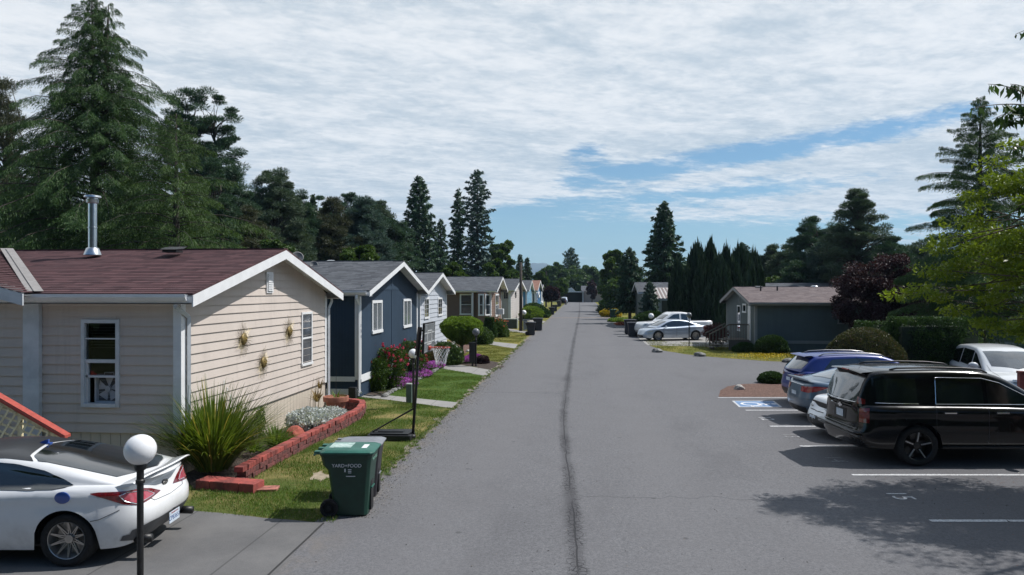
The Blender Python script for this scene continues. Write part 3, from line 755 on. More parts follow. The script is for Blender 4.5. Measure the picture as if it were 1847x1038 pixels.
    if corner:
        c = corner
        for yy, s in ((Y0, -1), (Y1, 1)):
            cb = MB()
            cb.box(*sorted((X - side * c, X + side * .026)), min(yy, yy + s * .028), max(yy, yy + s * .028), zs - .02, ze - .1)
            cb.box(*sorted((X, X + side * .028)), min(yy - s * c, yy + s * .026), max(yy - s * c, yy + s * .026), zs - .02, ze - .1)
            PB(cb, 'corner_trim', MATS[trim], root)
        if band:
            cb = MB(); cb.box(*sorted((X - .01 * side, X + side * .030)), Y0 + c, Y1 - c, zs - .12, zs + .12); cb.box(min(xa - side * c, xb), max(xa - side * c, xb), Y0 - .030, Y0 + .01, zs - .08, zs + .08)
            PB(cb, 'trim_band', MATS[trim], root)
    return root
def roofvent(root, x, y, z, kind='box'):
    mb = MB()
    if kind == 'box':
        mb.box(x - .17, x + .17, y - .14, y + .14, z, z + .05); mb.cur = 0
        mb.prism([(x - .21, y - .19, z + .06), (x + .21, y - .19, z + .06), (x + .19, y, z + .12), (x - .19, y, z + .12)], (0, .30, .03))
        PB(mb, 'roof_vent', MATS['dark_metal'], root)
    elif kind == 'dome':
        mb.lathe([(.16, 0), (.16, .06), (.24, .07), (.22, .13), (.12, .17), (.001, .18)], (x, y, z), 16); PB(mb, 'roof_vent', MATS['steel'], root, smooth=True)
    else:
        mb.tube([(x, y, z - .05), (x, y, z + .28)], .045, 10); PB(mb, 'vent_pipe', MATS['dark_metal'], root)

# ---- 1: beige house with red shingle roof
HX = -7.47; hA, hB = 12.92, 20.72
ZS1, ZE1, ZR1 = .80, 3.44, 4.50
fwx = [AT(px, 13.7)[0] for px in (146, 219)]                    # front window opening
def fx(px): return AT(px, 13.45 - 0.0)[0]
wz1, wz0 = ZP(583, 13.75), ZP(727, 13.75)
wx0, wx1 = fwx[0] + .07, fwx[1] - .07; L1 = 13.0
h1 = house('beige_house', 'beige clapboard house with reddish brown shingle roof and white gable boards, nearest on the left', HX, hA, hB, L1, 1, ZS1, ZE1, ZR1, 'siding_beige', 'bright_trim', 'shingle_red', og=.42, oe=.32,
           skirt='skirt_beige', holes_front=[(wx0 - (HX - L1), wx1 - (HX - L1), wz0, wz1)], corner=.13, fasc=.21)
# the real window opening, its room and its sashes
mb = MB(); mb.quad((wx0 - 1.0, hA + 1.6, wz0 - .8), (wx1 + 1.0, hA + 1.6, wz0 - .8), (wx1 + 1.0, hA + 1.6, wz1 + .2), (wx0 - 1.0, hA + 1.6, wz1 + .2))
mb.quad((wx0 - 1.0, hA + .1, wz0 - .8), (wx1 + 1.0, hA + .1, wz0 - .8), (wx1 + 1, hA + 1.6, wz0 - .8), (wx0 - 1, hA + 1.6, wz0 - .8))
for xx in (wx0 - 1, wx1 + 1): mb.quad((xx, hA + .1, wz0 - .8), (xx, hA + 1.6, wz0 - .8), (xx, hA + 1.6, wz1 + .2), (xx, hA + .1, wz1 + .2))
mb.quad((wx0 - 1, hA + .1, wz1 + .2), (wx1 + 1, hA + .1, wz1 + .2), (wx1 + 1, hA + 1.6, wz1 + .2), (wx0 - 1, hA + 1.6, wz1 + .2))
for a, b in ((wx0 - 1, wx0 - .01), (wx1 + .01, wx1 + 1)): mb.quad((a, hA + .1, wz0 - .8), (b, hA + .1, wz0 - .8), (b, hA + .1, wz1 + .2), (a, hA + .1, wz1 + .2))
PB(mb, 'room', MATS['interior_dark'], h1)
mb = MB(); F = .07; y0, y1 = hA - .05, hA + .08
mb.box(wx0 - F, wx0, y0, y1, wz0 - F, wz1 + F); mb.box(wx1, wx1 + F, y0, y1, wz0 - F, wz1 + F)
mb.box(wx0, wx1, y0, y1, wz1, wz1 + F); mb.box(wx0, wx1, y0 - .02, y1, wz0 - F, wz0)
zmid = ZP(651, 13.75); zr2 = ZP(679, 13.75); zr3 = ZP(611, 13.75)
mb.box(wx0, wx1, hA - .03, hA + .04, zmid - .035, zmid + .03); mb.box(wx0, wx1, hA - .01, hA + .05, zr2 - .02, zr2 + .02); mb.box(wx0, wx1, hA - .02, hA + .02, zr3 - .012, zr3 + .012)
mb.box(wx0, wx0 + .05, hA - .01, hA + .05, wz0, zmid); mb.box(wx1 - .03, wx1, hA - .01, hA + .05, wz0, zmid)
w1 = PB(mb, 'window', MATS['white_trim'], h1)
m, nt, p = newmat('glass_clear'); tr = nt.nodes.new('ShaderNodeBsdfTransparent'); gl = nt.nodes.new('ShaderNodeBsdfGlossy'); gl.inputs['Roughness'].default_value = .02
fr = nt.nodes.new('ShaderNodeFresnel'); fr.inputs[0].default_value = 1.5; ms = nt.nodes.new('ShaderNodeMixShader'); tr.inputs[0].default_value = (.8, .85, .85, 1)
nt.links.new((E(nt, fr.outputs[0]) * 1.6).v, ms.inputs[0]); nt.links.new(tr.outputs[0], ms.inputs[1]); nt.links.new(gl.outputs[0], ms.inputs[2]); nt.links.new(ms.outputs[0], nt.nodes['Material Output'].inputs[0]); MATS['glass_clear'] = m
mb = MB(); mb.quad((wx0, hA + .012, zmid), (wx1, hA + .012, zmid), (wx1, hA + .012, wz1), (wx0, hA + .012, wz1)); mb.quad((wx0, hA + .03, zr2), (wx1, hA + .03, zr2), (wx1, hA + .03, zmid), (wx0, hA + .03, zmid))
o = mb.build('pane', m, w1)
mb = MB()                                                        # venetian blind, upper half
for k in range(9): mb.box(wx0 + .02, wx1 - .02, hA + .10, hA + .125, wz1 - .04 - k * .055, wz1 - .034 - k * .055)
mb.build('blind', mat('blind_slat', (.10, .095, .09), .6), w1)
# box fan standing in the window
fanx, fanz, fw_ = (wx0 + wx1) / 2 + .06, (wz0 + zr2) / 2 - .01, .25
fan = empty('box_fan', (fanx, hA + .14, wz0), 'white box fan standing in the lower half of the beige house window', 'fan')
fan.location.z = wz0; mb = MB(); q = .26
mb.box(-q, q, -.05, .05, 0, .02); mb.box(-q, q, -.05, .05, .50, .52); mb.box(-q, -q + .02, -.05, .05, .02, .50); mb.box(q - .02, q, -.05, .05, .02, .50)
mb.tube([(-.1, 0, .52), (-.09, 0, .57), (.09, 0, .57), (.1, 0, .52)], .01, 6); mb.build('case', MATS['white_trim'], fan)
mb = MB()
for k in range(24): mb.tube([(-q + .02 + k * .021, -.052, .02), (-q + .02 + k * .021, -.052, .50)], .0016, 4, False)
for k in range(4): mb.tube([(-q + .02, -.055, .1 + k * .11), (q - .02, -.055, .1 + k * .11)], .0016, 4, False)
mb.build('grille', MATS['white_trim'], fan); mb = MB()
for k in range(5):
    a = 2 * pi * k / 5 + .3; d = Vector((cos(a), 0, sin(a))); s = Vector((-sin(a), 0, cos(a))); c = Vector((0, 0, .26))
    mb.grid([[tuple(c + d * r + s * (w * .5) * r * 1.0 + Vector((0, .02 * w, 0))) for w in (-.9, -.3, .3, .9)] for r in (.05, .1, .16, .215)])
mb.tube([(0, -.05, .26), (0, .0, .26)], .055, 16); mb.build('blades', mat('fan_blade', (.42, .45, .48), .5), fan)
# gable: vent, tall window, sun ornaments, numbers
gx = HX
ga = YX(543, gx); gb_ = YX(560, gx)
def gz(py, px): Y = YX(px, gx); D = Y * cos(YAW) - gx * sin(YAW); return ZP(py, D)
window(h1, (gx, 0, 0), (0, 1, 0), (1, 0, 0), ga + .02, gb_ - .02, gz(655, 551), gz(567, 551), rails=(gz(610, 551),), pane='pane_mid', fw=.06)
mb = MB(); va, vb = YX(478, gx), YX(489.5, gx); v0, v1 = gz(529, 484), gz(491, 484)
mb.box(gx + .02, gx + .05, va, vb, v0, v1); 
for k in range(8):
    zz = v0 + .05 + k * (v1 - v0 - .08) / 8; mb.box(gx + .045, gx + .075, va + .04, vb - .04, zz, zz + .035)
PB(mb, 'gable_vent', MATS['bright_trim'], h1)
brass = mat('gold_metal', (.22, .155, .05), .5, .3, 14, metal=.4, col2=(.12, .09, .035)); wire = mat('gold_wire', (.30, .25, .14), .5, metal=.5)
for px, py, desc in ((435, 612, 'smiling brass sun ornament on the beige gable, left of the three'), (471, 654, 'smiling brass sun ornament on the beige gable, lowest of the three'), (518, 598, 'smiling brass sun ornament on the beige gable, beside the tall window')):
    Y = YX(px, gx); z = gz(py, px); s = empty('sun_ornament', (gx + .02, Y, z), desc, 'wall ornament', 'brass sun ornaments on the beige gable')
    mb = MB(); R = random.Random(px)
    for k in range(34):
        a = 2 * pi * k / 34; l = R.uniform(.26, .44); w1_ = R.uniform(-.05, .05)
        P = [(.04, cos(a + w1_ * t * 3) * .1 * 1 + cos(a) * (l - .1) * t + .012 * sin(t * 9 + k) * -sin(a), sin(a) * .1 + sin(a) * (l - .1) * t + .012 * sin(t * 9 + k) * cos(a)) for t in (0, .33, .66, 1)]
        mb.tube(P, [.005, .0045, .004, .003], 4, False)
    mb.build('rays', wire, s); mb = MB()
    mb.sphere((0, 0, 0), .135, 20, sz=1); 
    for v_i, v in enumerate(mb.v): mb.v[v_i] = (.04 + abs(v[0]) * .45 if v[0] > 0 else .04 + v[0] * .2, v[1], v[2])
    for yy in (-.05, .05): mb.sphere((.09, yy, .035), .018, 8)
    mb.sphere((.105, 0, -.005), .022, 8)
    mb.tube([(.075, -.065, -.035), (.088, -.03, -.062), (.092, 0, -.07), (.088, .03, -.062), (.075, .065, -.035)], .009, 6)
    mb.build('face', brass, s, smooth=True)
for ch, px, py in (('1', 402, 691), ('3', 408, 705), ('8', 414, 718)):
    Y = YX(px, gx); M = frame((gx + .026, Y, gz(py, px)), (0, 1, 0), (0, 0, 1)); M.translation -= h1.location
    text_mesh(ch, .17, 'house_number', MATS['bright_trim'], h1, M, .003)
# wide corner pilaster on the front and downpipes at both corners
mb = MB(); pa, pb_ = AT(31, 13.6)[0], AT(62, 13.6)[0]
mb.box(pa, pb_, hA - .11, hA - .02, .35, ZE1 - .19); PB(mb, 'pilaster', MATS['white_trim'], h1)
mb = MB()
def downpipe(mb, x, y, xo, yo, zt, zb, sec=.035):
    for a, b in (((x + xo, y + yo, zt), (x + xo, y + yo, zt - .12)), ((x + xo, y + yo, zt - .12), (x, y, zt - .32)), ((x, y, zt - .32), (x, y, zb))):
        mb.tube([a, b], sec, 4)
    mb.tube([(x, y, zb), (x + .08, y - .06, zb - .05)], sec, 4)
downpipe(mb, HX + .07, hA + .16, -.02, -.42, ZE1 - .12, .42, .045); PB(mb, 'downpipe', MATS['white_trim'], h1); mb = MB(); downpipe(mb, HX + .07, hB + .05, .0, .25, ZE1 - .16, .42, .045)
PB(mb, 'downpipe', MATS['white_trim'], h1)
# front wing with its own small gable at the left edge
mb = MB(); wr = -10.15; wrx = wr - 4.22; yf = hA - .62; sl1 = (ZR1 - ZE1) / 4.22
k = 26
for i in range(k):
    xa, xb = wr + .02 - 4.2 * i / k, wr + .02 - 4.2 * (i + 1) / k; za, zb = ZE1 + (ZR1 - ZE1) * i / k + .016, ZE1 + (ZR1 - ZE1) * (i + 1) / k + .010
    mb.quad((xa, yf, za + .008), (xb, yf, zb), (xb, hA - .3 + (wr - xb), zb), (xa, hA - .3 + (wr - xa), za + .008))
mb.quad((wrx, yf, ZR1), (wrx - 4.2, yf, ZE1), (wrx - 4.2, hA, ZE1), (wrx, hA + 3.9, ZR1))
PB(mb, 'wing_roof', MATS['shingle_red'], h1)
mb = MB()
mb.prism([(wr, yf, ZE1), (wrx, yf, ZR1), (wrx, yf, ZR1 - .22), (wr, yf, ZE1 - .22)], (0, .03, 0)); mb.prism([(wrx, yf, ZR1), (wrx - 4.2, yf, ZE1), (wrx - 4.2, yf, ZE1 - .22), (wrx, yf, ZR1 - .22)], (0, .03, 0))
mb.quad((wr, yf + .03, ZE1 - .03), (wrx, yf + .03, ZR1 - .03), (wrx, hA, ZR1 - .03), (wr, hA, ZE1 - .03)); PB(mb, 'wing_fascia', MATS['white_trim'], h1)
mb = MB(); yw = hA - .08; lap(mb, (wrx - 4, yw, 0), (1, 0, 0), (0, -1, 0), 0, pa - (wrx - 4), ZS1 - .04, 9, lambda q: min(ZE1 - .1 + sl1 * (wr - (wrx - 4 + q)) , ZR1 - .1), .184, seed=8); mb.box(wrx - 4, pa, yw, yw + .05, 0, ZE1 - .1); PB(mb, 'wing_wall', MATS['siding_beige'], h1)
mb = MB(); fl = mat('flashing', (.32, .30, .29), .5, .1, 8, metal=.3)
for off in (-.07, .07):
    a = Vector((wr + .02 + off, hA - .33, ZE1 + .045)); b = Vector((wr + .02 - 3.85 + off, hA - .33 + 3.85, ZR1 + .03)); s = Vector((.055, .055, 0))
    mb.quad(a - s, a + s, b + s, b - s)
PB(mb, 'valley_flashing', fl, h1)
mb = MB(); c = AT(167, 16.9); zc = 4.33
mb.lathe([(.19, 0), (.18, .03), (.135, .15), (.108, .17)], (c[0], c[1], zc), 20); mb.lathe([(.092, .15), (.092, .62), (.102, .625), (.102, .655), (.092, .66), (.092, 1.22)], (c[0], c[1], zc), 20)
mb.lathe([(.09, 1.2), (.125, 1.22), (.135, 1.30), (.11, 1.31), (.11, 1.33), (.185, 1.345), (.175, 1.385), (.001, 1.42)], (c[0], c[1], zc), 24); PB(mb, 'flue_pipe', MATS['steel'], h1, auto=35)
c = AT(322, 17.0); roofvent(h1, c[0], c[1] - .25, 4.38)

# ---- 2: dark blue house
bX = -7.1; bA, bB = 24.4, 32.9
def Xz(X, px, py): Y = YX(px, X); return ZP(py, Y * cos(YAW) - X * sin(YAW))
bA = YX(648, bX); bB = YX(752, bX)
zeB = 3.50; zrB = 4.62
h2 = house('blue_house', 'dark blue house with white trim and grey shingle roof, next beyond the beige house', bX, bA, bB, 14, 1, .62, zeB, zrB, 'siding_blue', 'bright_trim', 'shingle_grey', kind='groove', og=.45, oe=.35, corner=.14, band=True, fasc=.17)
for a, b, t, bt in ((669.5, 687.5, 544, 600), (726, 740, 541, 590)):
    window(h2, (bX, 0, 0), (0, 1, 0), (1, 0, 0), YX(a, bX) + .09, YX(b, bX) - .09, Xz(bX, (a + b) / 2, bt) + .08, Xz(bX, (a + b) / 2, t) - .06, pane='pane_blind', mull=((YX(a, bX) + YX(b, bX)) / 2,), fw=.10, proud=.05)
mb = MB(); yj = YX(706, bX); mb.box(bX + .012, bX + .03, yj - .05, yj + .05, .75, 4.45); mb.box(bX + .012, bX + .028, bA + .15, yj - .05, 3.52, 3.66); mb.box(bX + .012, bX + .028, yj + .05, bB - .15, 3.52, 3.66); PB(mb, 'batten', MATS['siding_blue'], h2)
for k, ch in enumerate('134'):
    M = frame((bX + .032, bA + .08, 2.35 - k * .18), (0, 1, 0), (0, 0, 1)); M.translation -= h2.location; text_mesh(ch, .15, 'house_number', mat('grey_number', (.25, .27, .3), .6), h2, M, .003)
mb = MB(); downpipe(mb, bX + .02, bA - .07, 0, -.3, zeB - .14, .25, .05); PB(mb, 'downpipe', MATS['bright_trim'], h2)
mb = MB(); mb.box(bX - 4, bX + .0, bA - .05, bA - .005, .08, .3); PB(mb, 'base_board', MATS['bright_trim'], h2)
c = AT(597, 28.5); roofvent(h2, c[0], c[1], 4.52, 'dome')
# ---- 3: pale grey house
cX = -7.3; cA, cB = YX(757, cX), YX(805, cX)
h3 = house('pale_grey_house', 'pale grey clapboard house with low grey roof, between the blue and brown houses', cX, cA, cB, 14, 1, .62, 3.46, 4.40, 'siding_pale', 'bright_trim', 'shingle_slate', og=.45, oe=.3, course=.22, corner=.1, band=True, fasc=.17)
for a, b, t, bt in ((765, 772, 540, 572), (789.5, 796, 540, 567)):
    window(h3, (cX, 0, 0), (0, 1, 0), (1, 0, 0), YX(a, cX), YX(b, cX), Xz(cX, (a + b) / 2, bt), Xz(cX, (a + b) / 2, t), mull=((YX(a, cX) + YX(b, cX)) / 2,), fw=.09)
roofvent(h3, *AT(754, 40)[:2], 4.36)
# ---- 4: brown house with bay windows
dX = -7.25; dA, dB = YX(885, dX), YX(904, dX)
h4 = house('brown_house', 'brown house with white framed bay windows and grey roof, fourth along the left', dX, dA, dB, 15, 1, .75, 3.50, 4.70, 'siding_brown', 'bright_trim', 'shingle_slate', og=.6, oe=.5, course=.2, corner=.12, fasc=.18)
fD = dA * cos(YAW) - dX * sin(YAW)
def fX(px, y=dA): r = (px - CX) / CF; return y * (r * cos(YAW) - sin(YAW)) / (r * sin(YAW) + cos(YAW))
for a, b in ((832, 850),):
    window(h4, (0, dA, 0), (1, 0, 0), (0, -1, 0), fX(a), fX(b), ZP(566, fD), ZP(533, fD), rails=(ZP(550, fD),), fw=.12, proud=.06)
# three sided bay
mb = MB(); bx0, bx1, bx2 = fX(857), fX(874, dA - .8), fX(880)
pl = [(bx0, dA, 0), (bx0 + .35, dA - .8, 0), (bx1, dA - .8, 0), (dX + .0, dA + .3, 0), (bx0, dA + .3, 0)]
bay = MB(); bay.prism([(p[0], p[1], .7) for p in pl], (0, 0, 2.6)); PB(bay, 'bay_wall', MATS['siding_brown'], h4)
a_, b_ = Vector((bx0 + .35, dA - .8, 0)), Vector((bx1, dA - .8, 0))
window(h4, a_, (1, 0, 0), (0, -1, 0), .15, (b_ - a_).length - .15, ZP(567, fD), ZP(533, fD), rails=(ZP(550, fD),), fw=.12, proud=.06)
c_ = Vector((dX, dA + .3, 0)); uu = (c_ - b_).normalized(); nn = Vector((uu.y, -uu.x, 0))
window(h4, b_, uu, nn, .15, (c_ - b_).length - .15, ZP(567, fD), ZP(533, fD), rails=(ZP(550, fD),), fw=.10, proud=.06)
w = window(h4, (dX, 0, 0), (0, 1, 0), (1, 0, 0), YX(893, dX), YX(898.5, dX), 1.35, 3.05, rails=(2.2,), mull=(YX(896, dX),), fw=.14, proud=.06)
mb = MB(); ya_ = YX(896.5, dX); mb.box(dX + .05, dX + .55, ya_, ya_ + .75, 1.35, 1.85); tag(mb.build('air_conditioner', MATS['white_trim'], bevel=.02), 'white air conditioner sticking out of the brown house window', 'air conditioner')
mb = MB()
for x in (bx0 - .15, bx1 + .05): mb.box(x - .07, x + .07, dA - .48, dA - .34, 0, 3.3); PB(mb, 'porch_post', MATS['bright_trim'], h4); mb = MB()
mb.box(bx0 - .3, bx1 + .2, dA - .95, dA + .0, .62, .74); PB(mb, 'porch_ledge', MATS['bright_trim'], h4)
roofvent(h4, *AT(834, 66)[:2], 4.64); 
# ---- 5: cream house with a round wall ornament
eX = -7.5; eA = YX(921, eX); eB = eA + 17
h5 = house('cream_house', 'cream house with dark round ornament on its road end and grey roof', eX, eA, eB, 14, 1, .1, 3.55, 4.9, 'siding_cream', 'bright_trim', 'shingle_slate', og=.5, oe=.4, course=.25, corner=.25, skirt='siding_cream', fasc=.25)
eD = eA * cos(YAW) - eX * sin(YAW)
window(h5, (0, eA, 0), (1, 0, 0), (0, -1, 0), fX(909, eA), fX(916, eA), ZP(539, eD), ZP(527, eD), mull=(fX(912.5, eA),), fw=.08, proud=.05, fm='siding_cream')
so_ = empty('star_ornament', (eX + .03, YX(929.5, eX), ZP(531.5, 88)), 'dark round star ornament on the cream house wall', 'wall ornament'); mb = MB()
for k in range(16):
    a = 2 * pi * k / 16; mb.tube([(.03, 0, 0), (.03, cos(a) * .75 * 1.2, sin(a) * .42)], [.05, .03], 4)
mb.lathe([(.3, 0), (.3, .04), (.001, .06)], (0, 0, 0), 12, Matrix.Rotation(pi / 2, 4, 'Y')); mb.build('star', MATS['dark_metal'], so_)
# ---- 6, 7: sky blue and azure houses, and one more beyond
fX6 = -7.3; a6 = YX(950, fX6); h6 = house('sky_blue_house', 'light sky blue house end with white strips, sixth along the left', fX6, a6, a6 + 11, 13, 1, .3, 3.5, 5.0, 'siding_sky', 'bright_trim', 'shingle_slate', og=.4, oe=.3, kind='groove', corner=.2, fasc=.2)
mb = MB()
for k in range(5): mb = MB(); y = a6 + 1.2 + k * 2.1; mb.box(fX6 + .02, fX6 + .06, y, y + .22, .5, 3.4); PB(mb, 'white_strip', MATS['white_trim'], h6)
a7 = YX(966, fX6); h7 = house('azure_house', 'deep blue house with terracotta shingle roof far along the left', fX6, a7, a7 + 17, 13, 1, .3, 3.5, 5.3, 'siding_azure', 'bright_trim', 'shingle_terracotta', og=.4, oe=.4, kind='groove', corner=.22, fasc=.28)
d7 = a7 * cos(YAW) - fX6 * sin(YAW)
window(h7, (0, a7, 0), (1, 0, 0), (0, -1, 0), fX(960.5, a7), fX(963, a7), 1.0, 3.0, mull=(), fw=.15, proud=.06)
window(h7, (fX6, 0, 0), (0, 1, 0), (1, 0, 0), a7 + 2, a7 + 4.5, 1.0, 3.0, mull=(a7 + 3.2,), rails=(2.0,), fw=.18)
mb = MB(); mb.lathe([(.35, 0), (.55, 0), (.55, .05), (.35, .05)], (fX6 + .03, a7 + 8.5, 2.7), 16, None); mb = MB()
for k in range(20):
    a = 2 * pi * k / 20; b = 2 * pi * (k + 1) / 20; mb.tube([(fX6 + .08, a7 + 8.5 + 1.3 * cos(a), 2.7 + .5 * sin(a)), (fX6 + .08, a7 + 8.5 + 1.3 * cos(b), 2.7 + .5 * sin(b))], .11, 4)
PB(mb, 'round_window', MATS['bright_trim'], h7)
house('far_grey_house', 'small grey roof peeping past the azure house', fX6 - .3, a7 + 21, a7 + 32, 12, 1, .3, 3.4, 4.7, 'siding_pale', 'bright_trim', 'shingle_slate', og=.3, oe=.3, kind='groove', corner=.2, gutter=False)
# ---- right side houses
gX, gY = G(1362, 636); gY1 = YX(1311, gX); zeG = 2.82; zrG = 3.72
h8 = house('grey_green_house', 'grey green house with brownish roof, corner steps and a door on its road end', gX, gY, gY1, 17, -1, .55, zeG, zrG, 'siding_sage', 'trim_sage', 'shingle_brown', og=.40, oe=.35, kind='groove', corner=.12, band=False, fasc=.16)
gD = gY * cos(YAW) - gX * sin(YAW)
mb = MB(); mb.box(gX + .05, gX + 16.9, gY - .034, gY + .005, .50, .68); PB(mb, 'base_band', MATS['trim_sage'], h8)
window(h8, (0, gY, 0), (1, 0, 0), (0, -1, 0), fX(1513, gY), fX(1536, gY), ZP(582, gD), ZP(563, gD), mull=((fX(1513, gY) + fX(1536, gY)) / 2,), fw=.07, fm='trim_sage')
window(h8, (gX, 0, 0), (0, 1, 0), (-1, 0, 0), YX(1336, gX), YX(1331, gX), 1.05, 2.5, rails=(1.6,), fw=.07)
window(h8, (gX, 0, 0), (0, 1, 0), (-1, 0, 0), YX(1346, gX), YX(1341, gX), 2.25, 2.6, fw=.10, fm='bright_trim')
mb = MB(); ya, yb = YX(1355, gX), YX(1350, gX); mb.box(gX - .05, gX - .01, ya, yb, .6, 2.6); d_ = PB(mb, 'door', MATS['bright_trim'], h8)
mb = MB(); mb.sphere((gX - .09, ya + .1, 1.5), .035, 8); mb.build('handle', MATS['steel'], d_)
mb = MB(); mb.box(gX - .035, gX - .005, (gY + gY1) / 2 - .04, (gY + gY1) / 2 + .04, 2.7, 3.5); PB(mb, 'batten', MATS['trim_sage'], h8)
for px, k in ((1369, 'box'), (1372, 'pipe'), (1402, 'pipe'), (1447, 'box'), (1469, 'dome'), (1530, 'box')):
    c = AT(px, 43.5); z = zrG - .1 if k != 'pipe' else zrG - .25; c = AT(px, 44.2 if k != 'pipe' else 43.2); roofvent(h8, c[0], c[1], z, k)
# steps and railing at its road end
st = empty('entry_steps', (gX - .95, gY + 1.2, 0), 'weathered wooden steps with railing up to the grey green house door', 'steps'); mb = MB()
for k in range(4): mb.box(-1.6 + k * .32 - .2, -1.6 + k * .32 + .15, 0, 1.3, .13 + k * .15, .17 + k * .15); mb.box(-1.6 + k * .32 + .12, -1.6 + k * .32 + .14, 0, 1.3, .02 + k * .15, .13 + k * .15)
mb.box(-.35, 1.28, 0, 1.9, .58, .62); mb.box(-.35, 1.28, .0, .05, .0, .58); mb.build('treads', MATS['deck_wood'], st)
for y in (0, 1.3):
    mb = MB()
    mb.prism([(-1.85, y - .03, .95), (-.3, y - .03, 1.55), (-.3, y - .03, 1.47), (-1.85, y - .03, .87)], (0, .07, 0))
    for k in range(7): x = -1.8 + k * .26; mb.box(x - .02, x + .02, y - .02, y + .02, .05 + max(0, k - 1) * .1, .90 + k * .1)
    mb.build('railing', MATS['deck_wood'], st)
mb = MB(); mb.box(-.3, 1.28, -.03, .04, 1.47, 1.55)
for k in range(12): x = -.25 + k * .13; mb.box(x - .015, x + .015, -.015, .015, .6, 1.48)
mb.build('railing', MATS['deck_wood'], st); st.scale = (.74, 1, 1)
c = AT(1452, 60); h9 = house('rear_roof_house', 'low grey roofed house just visible behind the grey green house', c[0] - 4.2, c[1], c[1] + 8, 18, -1, .3, 3.25, 4.15, 'siding_sage', 'trim_sage', 'shingle_slate', kind='groove', gutter=False)
c = AT(1700, 46); house('side_grey_house', 'grey house gable half hidden behind the bright green tree', c[0], c[1] + 3, c[1] + 10, 12, -1, .3, 2.9, 4.0, 'siding_pale', 'trim_sage', 'shingle_slate', kind='groove', gutter=False)
# grey house with striped metal awning
kX, kY = AT(1190, 66); h10 = house('awning_house', 'grey house with striped metal awning behind the white pickup', kX - 1.5, kY + 1, kY + 9, 16, -1, .3, 3.35, 4.30, 'siding_sage', 'white_trim', 'shingle_slate', kind='groove', gutter=False)
mb = MB(); 
for k in range(24):
    x = kX - .6 + k * .16; mb.cur = k % 2; o_ = .03 * (k % 2); mb.prism([(x, kY - 3.2, 2.75 + o_), (x + .16, kY - 3.2, 2.75 + o_), (x + .16, kY + 1, 3.7 + o_), (x, kY + 1, 3.7 + o_)], (0, 0, .04))
PB(mb, 'awning', [mat('awning_cream', (.50, .48, .46), .5), mat('awning_brown', (.20, .15, .14), .5)], h10)
mb = MB()
for x in (kX - .45, kX + 1.4, kX + 3.0): mb = MB(); mb.box(x, x + .28, kY - 3.1, kY - 2.9, 0, 2.75); PB(mb, 'awning_post', MATS['white_trim'], h10)
mb = MB(); mb.box(kX - .6, kX + 3.3, kY - 3.2, kY - 3.1, 2.6, 2.76); PB(mb, 'awning_beam', MATS['white_trim'], h10)
# end of the street: pinkish house and a carport
nX, nY = AT(1056, 214); h11 = house('pink_house', 'small pinkish house closing the far end of the road', nX + 3, nY, nY + 8, 4.0, 1, .2, 3.4, 4.9, 'siding_pink', 'siding_pink', 'shingle_slate', kind='groove', gutter=False, og=.3)
mb = MB(); pk = MATS['siding_pink']; mb.box(nX - .2, nX + 8.5, nY - .6, nY - .1, 0, 3.2); mb.prism([(nX - .6, nY - .8, 3.1), (nX + 3.6, nY - .8, 4.6), (nX + 8.8, nY - .8, 3.1)], (0, 2.0, 0)); PB(mb, 'front_wall', pk, h11)
mb = MB(); mb.box(nX + 5.4, nX + 6.6, nY - .66, nY - .6, 1.0, 2.2); PB(mb, 'window', MATS['pane_dark'], h11)
cp = empty('carport', (nX - 7.5, nY - 4, 0), 'open white carport at the far end of the road', 'carport'); mb = MB()
for x in (0, 6.6):
    for y in (0, 5): mb = MB(); mb.box(x, x + .3, y, y + .3, 0, 2.9); mb.build('post', MATS['white_trim'], cp)
mb = MB(); mb.box(-.3, 7.1, -.4, 5.6, 2.9, 3.15); mb.prism([(-.3, -.4, 3.15), (3.4, -.4, 4.3), (4.6, -.4, 3.15)], (0, 5, 0)); mb.build('roof', MATS['white_trim'], cp)
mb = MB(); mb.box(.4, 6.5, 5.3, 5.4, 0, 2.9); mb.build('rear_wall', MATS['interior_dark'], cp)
# ================================================================ VEHICLES
def paint(name, col, rough=.28, metal=.0, fl=.0, coat=1.0):
    if name in MATS: return MATS[name]
    m, nt, p = newmat(name); oc = objco(nt); x, y, z = sepx(nt, oc)
    dirt = noise_e(nt, oc, 2.5, 6, .7); low = z.smooth(.75, .15); da = .25 if max(col) < .02 else 1.0
    c = mix(nt, (dirt.smooth(.45, .8) * .10 + low * dirt.smooth(.3, .7) * .35) * da, col, (.17, .155, .14))
    nt.links.new(c.v, p.inputs['Base Color']); nt.links.new((dirt * .12 + rough).v, p.inputs['Roughness'])
    p.inputs['Metallic'].default_value = metal; p.inputs['Coat Weight'].default_value = coat; p.inputs['Coat Roughness'].default_value = .06
    MATS[name] = m; return m
paint('paint_white', (.74, .75, .76)); paint('paint_black', (.004, .004, .005), .2); MATS['paint_black'].node_tree.nodes['Principled BSDF'].inputs['Specular IOR Level'].default_value = .15; MATS['paint_black'].node_tree.nodes['Principled BSDF'].inputs['Coat Weight'].default_value = .75; paint('paint_blue', (.006, .026, .19), .3, .1, coat=.5)
paint('paint_greyblue', (.10, .15, .21), .35, .5); paint('paint_silver', (.42, .48, .56), .32, .5); paint('paint_pearl', (.70, .72, .73))
mat('car_glass', (.006, .008, .010), .09, .2, 2, spec=1.0, coat=1.0); mat('car_glass_grey', (.07, .08, .09), .06, .2, 2, spec=1.0, coat=1.0)
mat('lamp_red', (.32, .008, .012), .12, .3, 40, coat=1.0); mat('lamp_clear', (.55, .58, .6), .08, .2, 30, coat=1.0, metal=.3); mat('lamp_dark', (.05, .052, .06), .1, coat=1.0)
